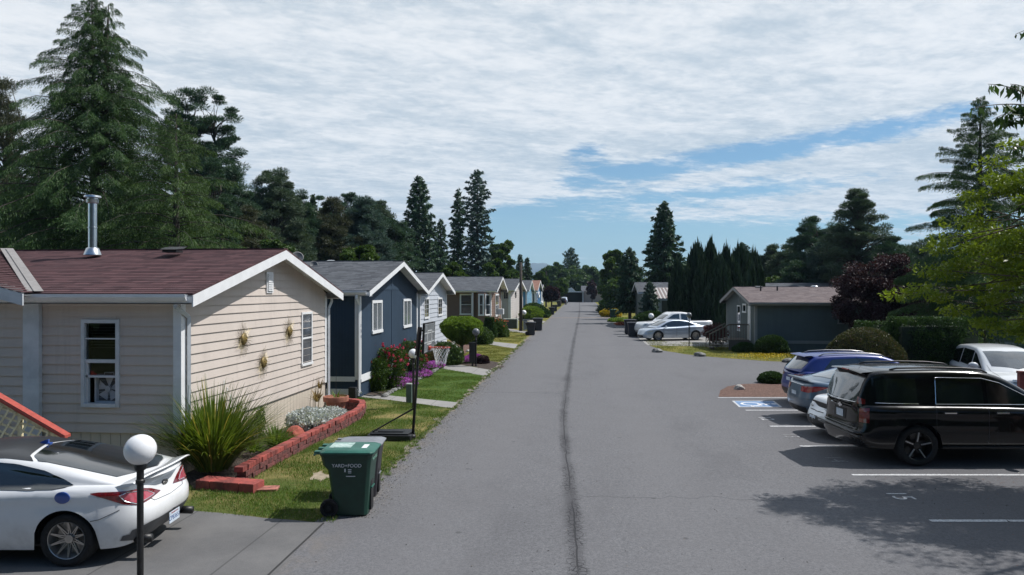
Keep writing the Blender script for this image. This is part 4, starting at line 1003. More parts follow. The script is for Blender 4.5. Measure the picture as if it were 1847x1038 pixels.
mat('trim_black', (.010, .010, .011), .45, .2); mat('chrome', (.75, .76, .78), .10, .03, metal=1.0); mat('carbon_wrap', (.022, .023, .026), .33, .2, 200, coat=.2)
mat('rim_silver', (.42, .41, .40), .3, .1, metal=.8); mat('rim_black', (.012, .012, .012), .25, .2, coat=.6); mat('rim_bright', (.6, .61, .63), .3, metal=.7)
mat('plate_white', (.55, .62, .70), .5, .1, 8); mat('plate_blue', (.04, .10, .28), .5)

def wheel(root, x, y, r, w, side, rim, style, spokes=5):
    """tyre with a hollow rim: side = +1 for the car's left"""
    M = Matrix.Translation((x, y, r)) @ Matrix.Rotation(-pi / 2 * side, 4, 'X')   # lathe axis z -> outward
    mb = MB(); h = w / 2
    mb.lathe([(r * .70, -h * .9), (r * .86, -h), (r * .96, -h * .93), (r, -h * .7), (r, h * .7), (r * .965, h * .93), (r * .86, h * 1.0), (r * .74, h * .92), (r * .70, h * .80)], (0, 0, 0), 36, M)
    t = mb.build('wheel', MATS['rubber'], root, smooth=True)
    rb = MB(); R = r * .715
    rb.lathe([(R, h * .88), (R * .985, h * .93), (R * .955, h * .88), (R * .93, h * .2), (R * .9, -h * .5), (R * .5, -h * .6), (.001, -h * .6)], (0, 0, 0), 36, M)
    def spoke(a0, a1, r0, r1, wd, z0, z1):
        P = [Vector((cos(a0) * r0, sin(a0) * r0, z0)), Vector((cos(a1) * r1, sin(a1) * r1, z1))]
        t = (P[1] - P[0]).normalized(); s = Vector((-t.y, t.x, 0)).normalized() * wd
        pts = [P[0] - s, P[0] + s, P[1] + s * .9, P[1] - s * .9]
        rb.prism([tuple(M @ p) for p in pts], (M.to_3x3() @ Vector((0, 0, -.03))))
    if style == 'mesh':
        for k in range(10):
            a = 2 * pi * k / 10
            for s in (-1, 1): spoke(a, a + s * .30, R * .20, R * .95, .008, h * .30, h * .62)
            spoke(a + .31, a + .31, R * .55, R * .95, .007, h * .4, h * .62)
    elif style == 'five':
        for k in range(spokes):
            a = 2 * pi * k / spokes + .25; spoke(a - .09, a - .05, R * .15, R * .95, .020, h * .45, h * .72); spoke(a + .09, a + .05, R * .15, R * .95, .020, h * .45, h * .72)
    else:
        for k in range(spokes * 2): a = 2 * pi * k / (spokes * 2); spoke(a, a, R * .15, R * .96, .016, h * .4, h * .7)
    rb.lathe([(R * .24, h * .2), (R * .22, h * .48), (.001, h * .5)], (0, 0, 0), 14, M)
    o = rb.build('rim', MATS[rim], t, auto=35)
    if style == 'five':   # bright machined edges on the dark spokes
        rb = MB()
        for k in range(spokes): a = 2 * pi * k / spokes + .25; spoke(a, a, R * .30, R * .93, .008, h * .62, h * .86)
        rb.build('spoke_insert', MATS['rim_bright'], t)
    return t

class Car:
    def __init__(s, name, label, cat, loc, rz, L, Wd_, H, sill, top, roof, wx, wr, paintm, belt=.86, roofw=.70, nplan=7.5, tail=((0, -.06), (.35, 0), (.6, .0), (1, -.05)), nose=((0, -.10), (.3, 0), (.6, -.01), (1, -.10)), bowf=.22, bowr=.14, archk=1.17, crown=.045, group=None, ncr=5.5, rc=.13, flare=.0):
        s.L, s.W, s.H = L, Wd_, H; s.root = empty(name, loc, label, cat, group, rz)
        s.top, s.roof, s.wx, s.wr = top, roof, wx, wr; s.sill = sill; W2 = Wd_ / 2; s.paint = paintm
        zt = lambda x: smoothinterp(top, x)
        tailf = [(-nplan, 0)]
        # ---- lower body
        ns = 150; rows = []
        th = np.linspace(-pi / 2, pi / 2, ns)
        xs = []
        for q in th:
            sx = abs(sin(q)) ** (2 / nplan) * (1 if q > 0 else -1); xs.append((sx * L / 2, abs(cos(q)) ** (2 / ncr)))
        # even stations through the middle
        mid = [(x, (1 - abs(x / (L / 2)) ** nplan) ** (1 / ncr)) for x in np.linspace(-L / 2 * .93, L / 2 * .93, 110)]
        xs = sorted([p for p in xs if abs(p[0]) > L / 2 * .932] + mid)
        s.yw = lambda x: W2 * (max(0, 1 - abs(x / (L / 2)) ** nplan)) ** (1 / ncr)
        prof = [(0, .945), (.12, .975), (.35, 1.0), (.55, .995), (.72, .975), (.86, .985), (.95, .955), (1, .90)]
        zmax = max(p[1] for p in top)
        R = wr * archk
        for x, pw in xs:
            zl = sill
            for w in wx:
                d = abs(x - w)
                if d < R: zl = max(zl, wr + sqrt(R * R - d * d) * 1.0)
            ZT = zt(x); row = []
            e = max(0, (abs(x) - L / 2 * .72) / (L / 2 * .28)); pr = nose if x > 0 else tail
            fs = [0, .07, .16, .28, .4, .5, .6, .7, .78, .86, .92, .97, 1.0]
            for f in fs:
                z = zl + (ZT - zl) * f; g = (z - sill) / (ZT - sill)
                y = W2 * pw * interp(prof, g)
                for w in wx:                                     # gentle haunches over the wheels
                    y += flare * math.exp(-((x - w) / (R * 1.1)) ** 2) * (1 - abs(g - .55) * 1.6 if abs(g - .55) < .6 else 0) * pw
                xx = x + (interp(pr, g) * e * e) * (1 if x > 0 else -1)
                row.append((xx, y, z))
            yb = row[-1][1]
            for c in (.93, .8, .6, .4, .2, 0): row.append((row[len(fs) - 1][0], yb * c, ZT + crown * (1 - c * c) * (pw ** 2)))
            rows.append(row + [(p[0], -p[1], p[2]) for p in row[-2::-1]])
        mb = MB(); mb.grid(rows)
        rr = rows[0]; mb.poly(rr[::-1]); mb.poly(rows[-1])
        nb = len(mb.f)
        # ---- greenhouse
        x0, x1 = roof[0][0], roof[-1][0]; zr = lambda x: smoothinterp(roof, x); hm = max(p[1] for p in roof)
        rws = []
        for x in np.linspace(x0, x1, 70):
            zb = zt(x) - .03; ZR = max(zr(x), zb + .012); h = ZR - zb; wb = s.yw(x) * .90 * .985; HM = hm - zb
            k = (1 - roofw / .885); tum = W2 * .885 * k / max(HM, .1)
            r_ = min(rc, h * .55); yt = wb - tum * (h - r_)
            row = [(wb, zb), (wb - tum * (h - r_) * .33, zb + (h - r_) * .33), (wb - tum * (h - r_) * .66, zb + (h - r_) * .66), (yt, zb + h - r_)]
            for a in (22, 45, 68, 90): a = radians(a); row.append((yt - r_ * 1.25 * (1 - cos(a)), zb + h - r_ + r_ * sin(a) * .93))
            ye = row[-1][0]
            for c in (.85, .6, .3, 0): row.append((ye * c, ZR + .0 + .028 * (1 - c * c) - r_ * .07))
            P = []
            sl_ = max(0, min(1, (1 - h / HM) * 1.15))
            for (y, z) in row:
                bw = (bowf if x > (x0 + x1) / 2 else -bowr) * sl_ * (1 - (y / max(wb, .01)) ** 2)
                P.append((x + bw, y, z))
            rws.append(P + [(p[0], -p[1], p[2]) for p in P[-2::-1]])
        mb.grid(rws)
        s.bvh = BVHTree.FromPolygons([Vector(v) for v in mb.v], mb.f)
        mb.cur = 1
        mb.box(wx[0] + wr * 1.0, wx[1] - wr * 1.0, -W2 * .86, W2 * .86, sill + .02, sill + .2)  # hidden dark boxes added under the body to block light
        mb.box(-L / 2 + .25, L / 2 - .25, -W2 * .62, W2 * .62, sill + .03, min(zt(-L / 2 + .3), zt(L / 2 - .3)) - .08)
        for w in wx:                                             # dark wheel-house liners
            for sd in (-1, 1):
                pts = [(w + R * 1.0 * cos(a), wr + R * 1.0 * sin(a)) for a in np.linspace(-.15, pi + .15, 16)]
                mb.grid([[(p[0], sd * y, p[1]) for p in pts] for y in (W2 * .5, W2 * .93)])
        s.body = mb.build('body', [paintm, MATS['trim_black']], s.root, auto=42)
        for w in wx:
            for sd in (-1, 1): pass
    def wheels(s, w, rim, style, spokes=5):
        for x in s.wx:
            for sd in (1, -1): wheel(s.root, x, sd * (s.W / 2 - w / 2 - .015), s.wr, w, sd, rim, style, spokes)
    def cast(s, o, d, off):
        h = s.bvh.ray_cast(Vector(o), Vector(d), 12)
        if h[0] is None: return None
        n = h[1]; n = n if n.dot(Vector(d)) < 0 else -n
        return h[0] + n * off
    def ray(s, axis, a, b, q):
        if axis == 'side': return (a, 3 * q, b), (0, -q, 0)
        if axis == 'rear': return (-6, a * q, b), (1, 0, 0)
        if axis == 'front': return (6, a * q, b), (-1, 0, 0)
        if axis == 'top': return (b, a * q, 4), (0, 0, -1)
        k = .70711; sg = -1 if axis == 'rear_corner' else 1        # seen at 45 degrees past the corner; a runs forward along the side
        cx, cy = sg * s.L / 2, s.W / 2
        px, py = cx - sg * a * k, (cy + a * k)
        return (px + sg * 4 * k, (py + 4 * k) * q, b), (-sg * k, -k * q, 0)
    def patch(s, axis, lo, hi, m, name, nx=26, nz=10, off=.006, sd=1, mirror=False, parent=None):
        """fitted panel lying on the body: lo/hi are polylines (a, b) sharing the a-range"""
        res = None
        for q in ((sd, -sd) if mirror else (sd,)):
            a0, a1 = lo[0][0], lo[-1][0]; rows = []
            for i in range(nx + 1):
                a = a0 + (a1 - a0) * i / nx; l, h = interp(lo, a), interp(hi, a); row = []
                for j in range(nz + 1):
                    b = l + (h - l) * j / nz
                    o, d = s.ray(axis, a, b, q)
                    row.append(s.cast(o, d, off))
                rows.append(row)
            mb = MB()
            for i in range(nx):
                for j in range(nz):
                    c = (rows[i][j], rows[i + 1][j], rows[i + 1][j + 1], rows[i][j + 1])
                    if any(p is None for p in c): continue
                    ci = {'side': 1, 'rear': 0, 'front': 0, 'top': 2}.get(axis, 0); lim = {'side': .10, 'rear': .07, 'front': .09, 'top': .25}.get(axis, .16)
                    if max(p[ci] for p in c) - min(p[ci] for p in c) > lim: continue
                    mb.quad(*c)
            if not mb.f: continue
            bm = bmesh.new(); me = bpy.data.meshes.new(name)
            for k, v in enumerate(mb.v): bm.verts.new(v)
            bm.verts.ensure_lookup_table()
            for f in mb.f: bm.faces.new([bm.verts[i] for i in f])
            bmesh.ops.remove_doubles(bm, verts=bm.verts[:], dist=.0004); bmesh.ops.recalc_face_normals(bm, faces=bm.faces[:])
            for f in bm.faces: f.smooth = True
            bm.to_mesh(me); bm.free(); me.materials.append(m)
            o = bpy.data.objects.new(name, me); COL.objects.link(o); o.parent = parent or s.root; res = o
        return res
    def seam(s, pts, sd=1, axis='side', w=.0035, m='trim_black', name='panel_gap', parent=None, off=.004):
        for q in ((1, -1) if sd == 0 else (sd,)):
            P = []
            for (a0, b0), (a1, b1) in zip(pts, pts[1:]):
                k = max(2, int(max(abs(a1 - a0), abs(b1 - b0)) / .06))
                for t in range(k + 1):
                    a, b = a0 + (a1 - a0) * t / k, b0 + (b1 - b0) * t / k
                    o, d = s.ray(axis, a, b, q)
                    c = s.cast(o, d, off)
                    if c is not None and (not P or (c - P[-1]).length > 1e-4): P.append(c)
            if len(P) > 1: mb = MB(); mb.tube(P, w, 4, False); mb.build(name, MATS[m], parent or s.body)
    def mirror_(s, x, z, m, size=1.0):
        for q in (1, -1):
            y = s.yw(x) * .97; mb = MB(); mb.sphere((0, 0, 0), .105 * size, 14, sx=.62, sy=1.15, sz=.72)
            mb.box(-.02, .02, -.16 * q if q > 0 else 0, 0 if q > 0 else .16, -.05, -.02)
            o = mb.build('mirror', m, s.root, auto=50); o.location = (x, (y + .10) * q, z)

# ---- white coupe on the near drive
loc = Wd(-7.0, 9.98)
c1 = Car('white_coupe', 'white sports coupe with black roof and blue fuel flap parked on the near left drive', 'car', (*loc, .012), pi + YAW + radians(0), 4.63, 1.865, 1.40, .21,
         [(-2.315, .90), (-2.1, 1.0), (-1.7, 1.0), (-1.0, .985), (0, .93), (1.0, .90), (1.4, .86), (2.0, .73), (2.315, .55)],
         [(-2.02, .985), (-1.7, 1.06), (-1.2, 1.19), (-.7, 1.32), (-.2, 1.385), (.2, 1.385), (.6, 1.30), (1.35, .90)],
         (-1.385, 1.42), .335, MATS['paint_white'], tail=((0, -.22), (.15, -.12), (.38, .0), (.6, -.01), (.8, -.10), (1, -.15)), flare=.045, roofw=.60, bowr=.30, nplan=8, ncr=4.0, rc=.20)
c1.wheels(.26, 'rim_silver', 'mesh')
wl = [(-1.42, 1.00), (-1.2, .965), (-.9, .955), (0.0, .95), (1.0, .94)]; wh = [(-1.42, 1.005), (-1.25, 1.085), (-1.0, 1.165), (-.6, 1.24), (-.1, 1.275), (.35, 1.25), (1.0, .96)]
c1.patch('side', wl, wh, MATS['car_glass'], 'side_window', 34, 8, .008, mirror=True)
c1.seam([(-.34, .94), (-.36, .60), (-.30, .36), (-.22, .24)], 0); c1.seam([(.98, .94), (1.0, .3)], 0); c1.seam([(-.32, .95), (-.36, 1.255)], 0, m='trim_black', w=.010, name='window_pillar', off=.010)
c1.patch('top', [(-.60, -1.86), (-.4, -1.98), (0, -2.10), (.4, -1.98), (.60, -1.86)], [(-.60, -.84), (-.5, -.71), (0, -.61), (.5, -.71), (.60, -.84)], MATS['car_glass'], 'rear_window', 30, 18, .008)
c1.patch('top', [(-.61, -.78), (-.5, -.66), (0, -.56), (.5, -.66), (.61, -.78)], [(-.61, .42), (0, .60), (.61, .42)], MATS['carbon_wrap'], 'roof_panel', 24, 16, .006)
c1.patch('top', [(-.60, .66), (0, .80), (.60, .66)], [(-.66, 1.25), (0, 1.5), (.66, 1.25)], MATS['car_glass'], 'windscreen', 24, 10, .008)
# tail lamps wrap round the corner
c1.patch('rear_corner', [(-.46, .765), (-.28, .735), (-.08, .715), (.10, .765), (.30, .865), (.42, .915)], [(-.46, .77), (-.30, .85), (-.14, .905), (.12, .925), (.34, .935), (.42, .925)], mat('lamp_deep', (.16, .008, .012), .12, .3, 40, coat=1.0), 'taillight', 40, 9, .008, mirror=True)
c1.patch('rear_corner', [(-.34, .765), (-.22, .755), (-.06, .745), (.06, .80), (.13, .87)], [(-.34, .77), (-.22, .84), (-.06, .875), (.06, .89), (.13, .88)], mat('lamp_pink', (.42, .07, .10), .15, coat=1), 'lens', 24, 6, .012, mirror=True)
c1.seam([(-.34, .768), (-.20, .750), (-.05, .738), (.08, .80), (.14, .878), (.05, .895), (-.08, .88), (-.22, .845), (-.34, .772)], 0, 'rear_corner', .0055, 'chrome', 'lamp_ring', off=.013)
c1.seam([(-2.02, .70), (-1.80, .60), (-1.70, .585)], 0)
c1.seam([(.60, .96), (.50, .78), (.40, .70), (0, .68), (-.40, .70), (-.50, .78), (-.60, .96)], 1, 'rear', .0035)
c1.patch('rear', [(-.80, .30), (-.5, .22), (.5, .22), (.80, .30)], [(-.80, .40), (-.55, .47), (0, .48), (.55, .47), (.80, .40)], mat('bumper_grey', (.085, .088, .095), .45, .2), 'rear_diffuser', 30, 8, .010)
for q in (1, -1):
    mb = MB(); mb.tube([(-2.10, q * .60, .27), (-2.31, q * .60, .265)], .055, 14); mb.tube([(-2.312, q * .60, .265), (-2.314, q * .60, .265)], .043, 14); mb.build('exhaust_pipe', MATS['trim_black'], c1.root, smooth=True)
mb = MB(); sr = []                                            # raised lip spoiler
for k in range(25):
    y = -.80 + 1.6 * k / 24; q = 1 - abs(y / .80) ** 4; zz = .985 + .045 * q; xr = -2.27 + .10 * (abs(y) / .8) ** 2
    sr.append([(xr + .26, y, zz - .012 - .0), (xr + .12, y, zz + .030), (xr, y, zz + .048 + .012 * q), (xr - .02, y, zz + .035 + .012 * q), (xr + .06, y, zz - .005), (xr + .22, y, zz - .035)])
mb.grid(sr); mb.poly(sr[0]); mb.poly(sr[-1][::-1]); mb.build('spoiler', MATS['paint_white'], c1.root, auto=40)
mb = MB(); p = c1.cast((-1.36, 3, .885), (0, -1, 0), .006); mb.lathe([(.088, -.004), (.088, .005), (.080, .009), (.001, .010)], (0, 0, 0), 24, Matrix.Translation(p) @ Matrix.Rotation(-pi / 2, 4, 'X'), sx=1.1, sy=.85); mb.build('fuel_flap', mat('flap_blue', (.03, .09, .36), .3, coat=.8), c1.root, auto=40)
p = c1.cast((-.52, 0, 3), (0, 0, -1), .004); mb = MB(); mb.prism([(p.x + .09, -.02, p.z - .005), (p.x - .06, -.02, p.z - .005), (p.x - .075, -.008, p.z + .055), (p.x - .04, -.008, p.z + .05)], (0, .03, 0)); mb.box(p.x - .10, p.x + .11, -.035, .035, p.z - .01, p.z + .006); mb.build('roof_fin', MATS['flap_blue'], c1.root)
p = c1.cast((-6, 0, .835), (1, 0, 0), .006); mb = MB(); M = Matrix.Translation(p) @ Matrix.Rotation(-pi / 2, 4, 'Y'); mb.lathe([(.066, -.01), (.066, .008), (.058, .012), (.001, .013)], (0, 0, 0), 24, M, sx=.62, sy=1.25); mb.cur = 1
mb.lathe([(.050, .0125), (.047, .017), (.036, .017), (.034, .0125)], (0, 0, 0), 22, M, sx=.6, sy=1.3)
for (ya, za, yb, zb) in ((-.03, -.018, -.012, .018), (.012, -.018, .03, .018), (-.022, .0, .022, .0)): mb.tube([tuple(M @ Vector((za * 1, ya, .014))), tuple(M @ Vector((zb * 1, yb, .014)))], .004, 4)
mb.build('emblem', [MATS['lamp_dark'], MATS['rim_silver']], c1.root, auto=40)
def plate(car, x, z, txt, w=.30, h=.15, tilt=0, sd='rear', small='WASHINGTON'):
    p = car.cast((-6 if sd == 'rear' else 6, 0, z), (1 if sd == 'rear' else -1, 0, 0), .012) if x is None else Vector((x, 0, z)); s_ = -1 if sd == 'rear' else 1
    mb = MB(); mb.box(p.x - .004, p.x + .004, -w / 2, w / 2, z - h / 2, z + h / 2); o = mb.build('licence_plate', MATS['plate_white'], car.root, bevel=.002)
    if not txt: return
    M = frame((p.x + s_ * .005, 0, z - .012), (0, s_, 0), (0, 0, 1)); text_mesh(txt, .085, 'plate_lettering', MATS['plate_blue'], o, M, .001)
    M = frame((p.x + s_ * .005, 0, z + h / 2 - .02), (0, s_, 0), (0, 0, 1)); text_mesh(small, .028, 'plate_lettering', mat('plate_red', (.35, .05, .05), .5), o, M, .001)
plate(c1, -2.325, .375, 'CPB3651')
pp = c1.cast((-6, .40, .80), (1, 0, 0), .006); text_mesh('2.0T', .05, 'badge', MATS['rim_silver'], c1.root, frame(pp, (0, -1, 0), (.15, 0, 1)), .003)
c1.mirror_(.75, .98, MATS['paint_white'])
mb = MB(); p = c1.cast((-.20, 3, .84), (0, -1, 0), .02); mb.box(p.x - .10, p.x + .10, p.y - .01, p.y + .015, .825, .85); o = mb.build('door_handle', MATS['paint_white'], c1.root, bevel=.008)

# ---- big black SUV
loc = Wd(9.50, 15.25)
c2 = Car('black_suv', 'large black full size SUV parked nearest the camera in the right hand lot', 'suv', (*loc, .014), YAW, 5.20, 2.04, 1.90, .34,
         [(-2.60, 1.13), (-2.5, 1.18), (-2.0, 1.19), (0, 1.17), (1.0, 1.14), (1.5, 1.12), (2.35, 1.05), (2.6, .95)],
         [(-2.57, 1.18), (-2.50, 1.35), (-2.37, 1.70), (-2.27, 1.83), (-1.95, 1.875), (-.9, 1.89), (-.15, 1.865), (.25, 1.77), (.95, 1.38), (1.42, 1.14)],
         (-1.46, 1.58), .40, MATS['paint_black'], tail=((0, -.02), (.2, .04), (.38, .05), (.42, -.03), (1, -.06)), nplan=12, ncr=5, roofw=.74, bowr=.10, rc=.12, flare=.02)
c2.wheels(.28, 'rim_black', 'five', 5)
c2.patch('side', [(-2.22, 1.25), (-1.42, 1.23)], [(-2.22, 1.66), (-2.1, 1.70), (-1.42, 1.72)], MATS['car_glass'], 'side_window', 20, 8, .007, mirror=True)
c2.patch('side', [(-1.02, 1.23), (-.10, 1.21)], [(-1.02, 1.71), (-.10, 1.70)], MATS['car_glass'], 'side_window', 16, 8, .007, mirror=True)
c2.patch('side', [(-.02, 1.21), (1.05, 1.19)], [(-.02, 1.69), (.2, 1.62), (.7, 1.37), (1.05, 1.20)], MATS['car_glass'], 'side_window', 20, 8, .007, mirror=True)
c2.seam([(-1.06, 1.215), (-1.02, 1.735), (-.1, 1.72), (.25, 1.63), (1.08, 1.205), (-1.06, 1.215)], 0, w=.006, m='chrome', name='window_trim', off=.009)
c2.seam([(-2.25, 1.235), (-1.40, 1.22)], 0, w=.006, m='chrome', name='window_trim', off=.009)
c2.patch('rear', [(-.68, 1.24), (0, 1.20), (.68, 1.24)], [(-.60, 1.70), (0, 1.74), (.60, 1.70)], MATS['car_glass_grey'], 'rear_window', 26, 12, .008)
c2.patch('rear_corner', [(-.13, .84), (.07, .84)], [(-.13, 1.11), (.07, 1.13)], mat('lamp_deep', (.16, .008, .012), .12), 'taillight', 16, 14, .010, mirror=True)
c2.patch('rear_corner', [(-.18, 1.20), (-.03, 1.20)], [(-.18, 1.34), (-.05, 1.30)], MATS['lamp_deep'], 'taillight', 8, 8, .012, mirror=True)
c2.seam([(-.42, 1.09), (.42, 1.09)], 1, 'rear', .012, 'chrome', 'tailgate_bar', off=.012); c2.seam([(-.66, 1.225), (.66, 1.225)], 1, 'rear', .006, 'chrome', 'window_trim', off=.012)
c2.seam([(-.72, 1.10), (-.72, .70), (.72, .70), (.72, 1.10)], 1, 'rear', .004, 'lamp_dark')
for x in (-1.10, -.06, 1.05): c2.seam([(x, 1.18), (x - .02, .45)], 0, w=.004, m='lamp_dark')
mb = MB()
for q in (1, -1): mb.box(-2.64, -2.60, -.94, .94, .56, .60) if q > 0 else None
mb.prism([(-2.68, -.84, .63), (-2.55, -.93, .63), (-2.55, .93, .63), (-2.68, .84, .63)], (0, 0, .035)); mb.build('bumper_step', mat('bumper_satin', (.03, .032, .036), .35, coat=.4), c2.root, bevel=.012)
p = c2.cast((-6, 0, 1.075), (1, 0, 0), .01); mb = MB(); mb.cur = 0
mb.prism([(p.x - .012, -.09, 1.095), (p.x - .012, -.035, 1.095), (p.x - .012, -.035, 1.075), (p.x - .012, .035, 1.075), (p.x - .012, .035, 1.095), (p.x - .012, .09, 1.095), (p.x - .012, .09, 1.135), (p.x - .012, .035, 1.135), (p.x - .012, .035, 1.155), (p.x - .012, -.035, 1.155), (p.x - .012, -.035, 1.135), (p.x - .012, -.09, 1.135)], (.012, 0, 0)); mb.build('emblem', MATS['chrome'], c2.root).location.z = -.035
plate(c2, None, .92, ''); c2.patch('rear', [(-.26, .82), (.26, .82)], [(-.26, 1.03), (.26, 1.03)], MATS['trim_black'], 'plate_recess', 6, 4, .006)
mb = MB()
pts = [(-2.38, y, 1.80 + .03 * (1 - (y / .7) ** 2)) for y in np.linspace(-.68, .68, 9)]
mb.grid([[(-2.20, p[1] * .98, p[2] + .035), (-2.42, p[1], p[2] + .018), (-2.45, p[1], p[2] + .0), (-2.26, p[1], p[2] - .05)] for p in pts]); mb.build('roof_spoiler', MATS['paint_black'], c2.root, auto=40)
mb = MB(); mb.box(-2.454, -2.42, -.14, .14, 1.815, 1.84); mb.build('brake_light', MATS['lamp_red'], c2.root)
for q in (1, -1):
    mb = MB(); P = [c2.cast((x, q * .64, 4), (0, 0, -1), .0) for x in (-1.85, -1.7, -1, -.4, .0, .12)]; hgt = (0, .03, .035, .035, .03, 0)
    mb.tube([p + Vector((0, 0, h + .006)) for p, h in zip(P, hgt)], .018, 8); mb.build('roof_rail', MATS['chrome'] if q > 9 else MATS['dark_metal'], c2.root, smooth=True)
    for x in (-.84, .20):
        p = c2.cast((x, 3 * q, 1.06), (0, -q, 0), .02); mb = MB(); mb.box(p.x - .12, p.x + .12, p.y - .012, p.y + .012, 1.045, 1.075); mb.build('door_handle', MATS['chrome'], c2.root, bevel=.008)
mb = MB(); p = c2.cast((-1.9, .35, 4), (0, 0, -1), 0); mb.tube([p, p + Vector((-.16, 0, .16))], .005, 5); mb.build('aerial', MATS['trim_black'], c2.root)
c2.mirror_(1.05, 1.20, MATS['paint_black'], 1.25)
mb = MB()
for q in (1, -1): mb.box(-1.0, 1.0, *sorted((q * .92, q * 1.03)), .36, .40)
mb.build('side_step', MATS['trim_black'], c2.root, bevel=.01)

# ---- grey blue sedan
loc = Wd(10.1, 19.6)
c3 = Car('grey_blue_sedan', 'grey blue sedan with red tail lamps parked between the white hatchback and the blue SUV', 'car', (*loc, .014), YAW, 4.90, 1.84, 1.46, .22,
         [(-2.45, .98), (-2.2, 1.07), (-1.6, 1.06), (0, .96), (1.0, .92), (1.5, .89), (2.2, .74), (2.45, .60)],
         [(-1.98, 1.05), (-1.5, 1.19), (-.9, 1.36), (-.4, 1.44), (.1, 1.455), (.5, 1.42), (.9, 1.27), (1.55, .90)],
         (-1.40, 1.43), .335, MATS['paint_greyblue'], tail=((0, -.14), (.2, -.02), (.45, .02), (.7, -.03), (1, -.10)), flare=.03, roofw=.64, bowr=.25, nplan=7, ncr=4)
c3.wheels(.22, 'rim_silver', 'ten')
c3.patch('side', [(-1.35, 1.09), (-.9, 1.02), (0, 1.0), (1.1, .96)], [(-1.35, 1.11), (-.9, 1.27), (-.3, 1.345), (.2, 1.35), (.6, 1.27), (1.1, 1.0)], MATS['car_glass'], 'side_window', 30, 8, .008, mirror=True)
c3.patch('top', [(-.60, -1.72), (0, -1.92), (.60, -1.72)], [(-.62, -1.02), (0, -.84), (.62, -1.02)], MATS['car_glass_grey'], 'rear_window', 24, 12, .008)
c3.patch('rear_corner', [(-.34, .80), (-.10, .79), (.10, .83), (.36, .94)], [(-.34, .93), (-.10, .95), (.10, .965), (.36, .955)], MATS['lamp_red'], 'taillight', 34, 7, .010, mirror=True)
c3.seam([(-.45, .965), (.45, .965)], 1, 'rear', .008, 'chrome', 'chrome_strip')
c3.seam([(-1.9, .90), (-1.9, .66), (-2.4, .62)], 0); c3.seam([(-.95, 1.02), (-1.0, .5)], 0); c3.seam([(.05, 1.0), (.05, .3)], 0)
mb = MB(); mb.grid([[(-2.20, y, 1.105 + .02 * (1 - (y / .72) ** 2)), (-2.38 + .07 * y * y, y, 1.125 + .02 * (1 - (y / .72) ** 2)), (-2.36 + .07 * y * y, y, 1.085)] for y in np.linspace(-.72, .72, 13)]); mb.build('spoiler', MATS['paint_greyblue'], c3.root, smooth=True)
p = c3.cast((-.75, 0, 4), (0, 0, -1), 0); mb = MB(); mb.prism([(p.x + .1, -.02, p.z), (p.x - .1, -.02, p.z), (p.x - .1, -.02, p.z + .06)], (0, .04, 0)); mb.build('roof_fin', MATS['trim_black'], c3.root)
plate(c3, None, .70, ''); c3.patch('rear', [(-.7, .24), (.7, .24)], [(-.7, .40), (.7, .40)], MATS['trim_black'], 'lower_bumper', 16, 4, .008)
# ---- blue SUV
loc = Wd(10.75, 22.3)
c4 = Car('blue_suv', 'bright blue SUV with pale roof rails parked farthest back beside the planting island', 'suv', (*loc, .014), YAW, 4.46, 1.84, 1.66, .26,
         [(-2.23, .98), (-2.0, 1.10), (-1.2, 1.09), (0, 1.06), (1.0, 1.04), (1.3, 1.02), (2.0, .92), (2.23, .78)],
         [(-2.08, 1.08), (-1.95, 1.25), (-1.72, 1.50), (-1.6, 1.575), (-1.2, 1.62), (-.4, 1.645), (.2, 1.62), (.6, 1.52), (1.35, 1.03)],
         (-1.33, 1.30), .35, MATS['paint_blue'], tail=((0, -.10), (.2, .0), (.5, .02), (.7, -.02), (1, -.06)), flare=.035, roofw=.66, bowr=.14, nplan=8, ncr=4.2)
c4.root.scale = (1, 1, .95); c4.wheels(.23, 'rim_silver', 'ten')
c4.patch('side', [(-1.42, 1.16), (-.5, 1.12), (1.0, 1.09)], [(-1.42, 1.18), (-1.15, 1.48), (-.4, 1.52), (.15, 1.50), (.55, 1.40), (1.0, 1.12)], MATS['car_glass'], 'side_window', 28, 8, .008, mirror=True)
c4.patch('rear', [(-.62, 1.17), (0, 1.13), (.62, 1.17)], [(-.52, 1.47), (0, 1.51), (.52, 1.47)], MATS['car_glass_grey'], 'rear_window', 20, 8, .008)
c4.patch('rear_corner', [(-.34, .90), (0, .88), (.22, .95)], [(-.34, .98), (0, 1.02), (.22, 1.02)], MATS['lamp_deep'], 'taillight', 30, 6, .010, mirror=True)
c4.patch('rear', [(-.8, .27), (.8, .27)], [(-.85, .50), (.85, .50)], MATS['trim_black'], 'lower_bumper', 16, 4, .008); plate(c4, None, .78, '')
mb = MB(); mb.grid([[(-1.62, y, 1.60), (-1.90, y * .98, 1.575), (-1.92, y * .98, 1.555), (-1.7, y, 1.53)] for y in np.linspace(-.58, .58, 9)]); mb.build('roof_spoiler', MATS['paint_blue'], c4.root, auto=40)
for q in (1, -1):
    mb = MB(); P = [c4.cast((x, q * .56, 4), (0, 0, -1), .0) for x in (-1.5, -1.35, -.8, 0, .35, .5)]
    mb.tube([p + Vector((0, 0, h + .004)) for p, h in zip(P, (0, .05, .055, .05, .04, 0))], .018, 8); mb.build('roof_rail', MATS['rim_silver'], c4.root, smooth=True)
mb = MB(); mb.tube([(-2.10, 0, 1.17), (-1.98, .28, 1.24)], .012, 5); mb.build('rear_wiper', MATS['trim_black'], c4.root)
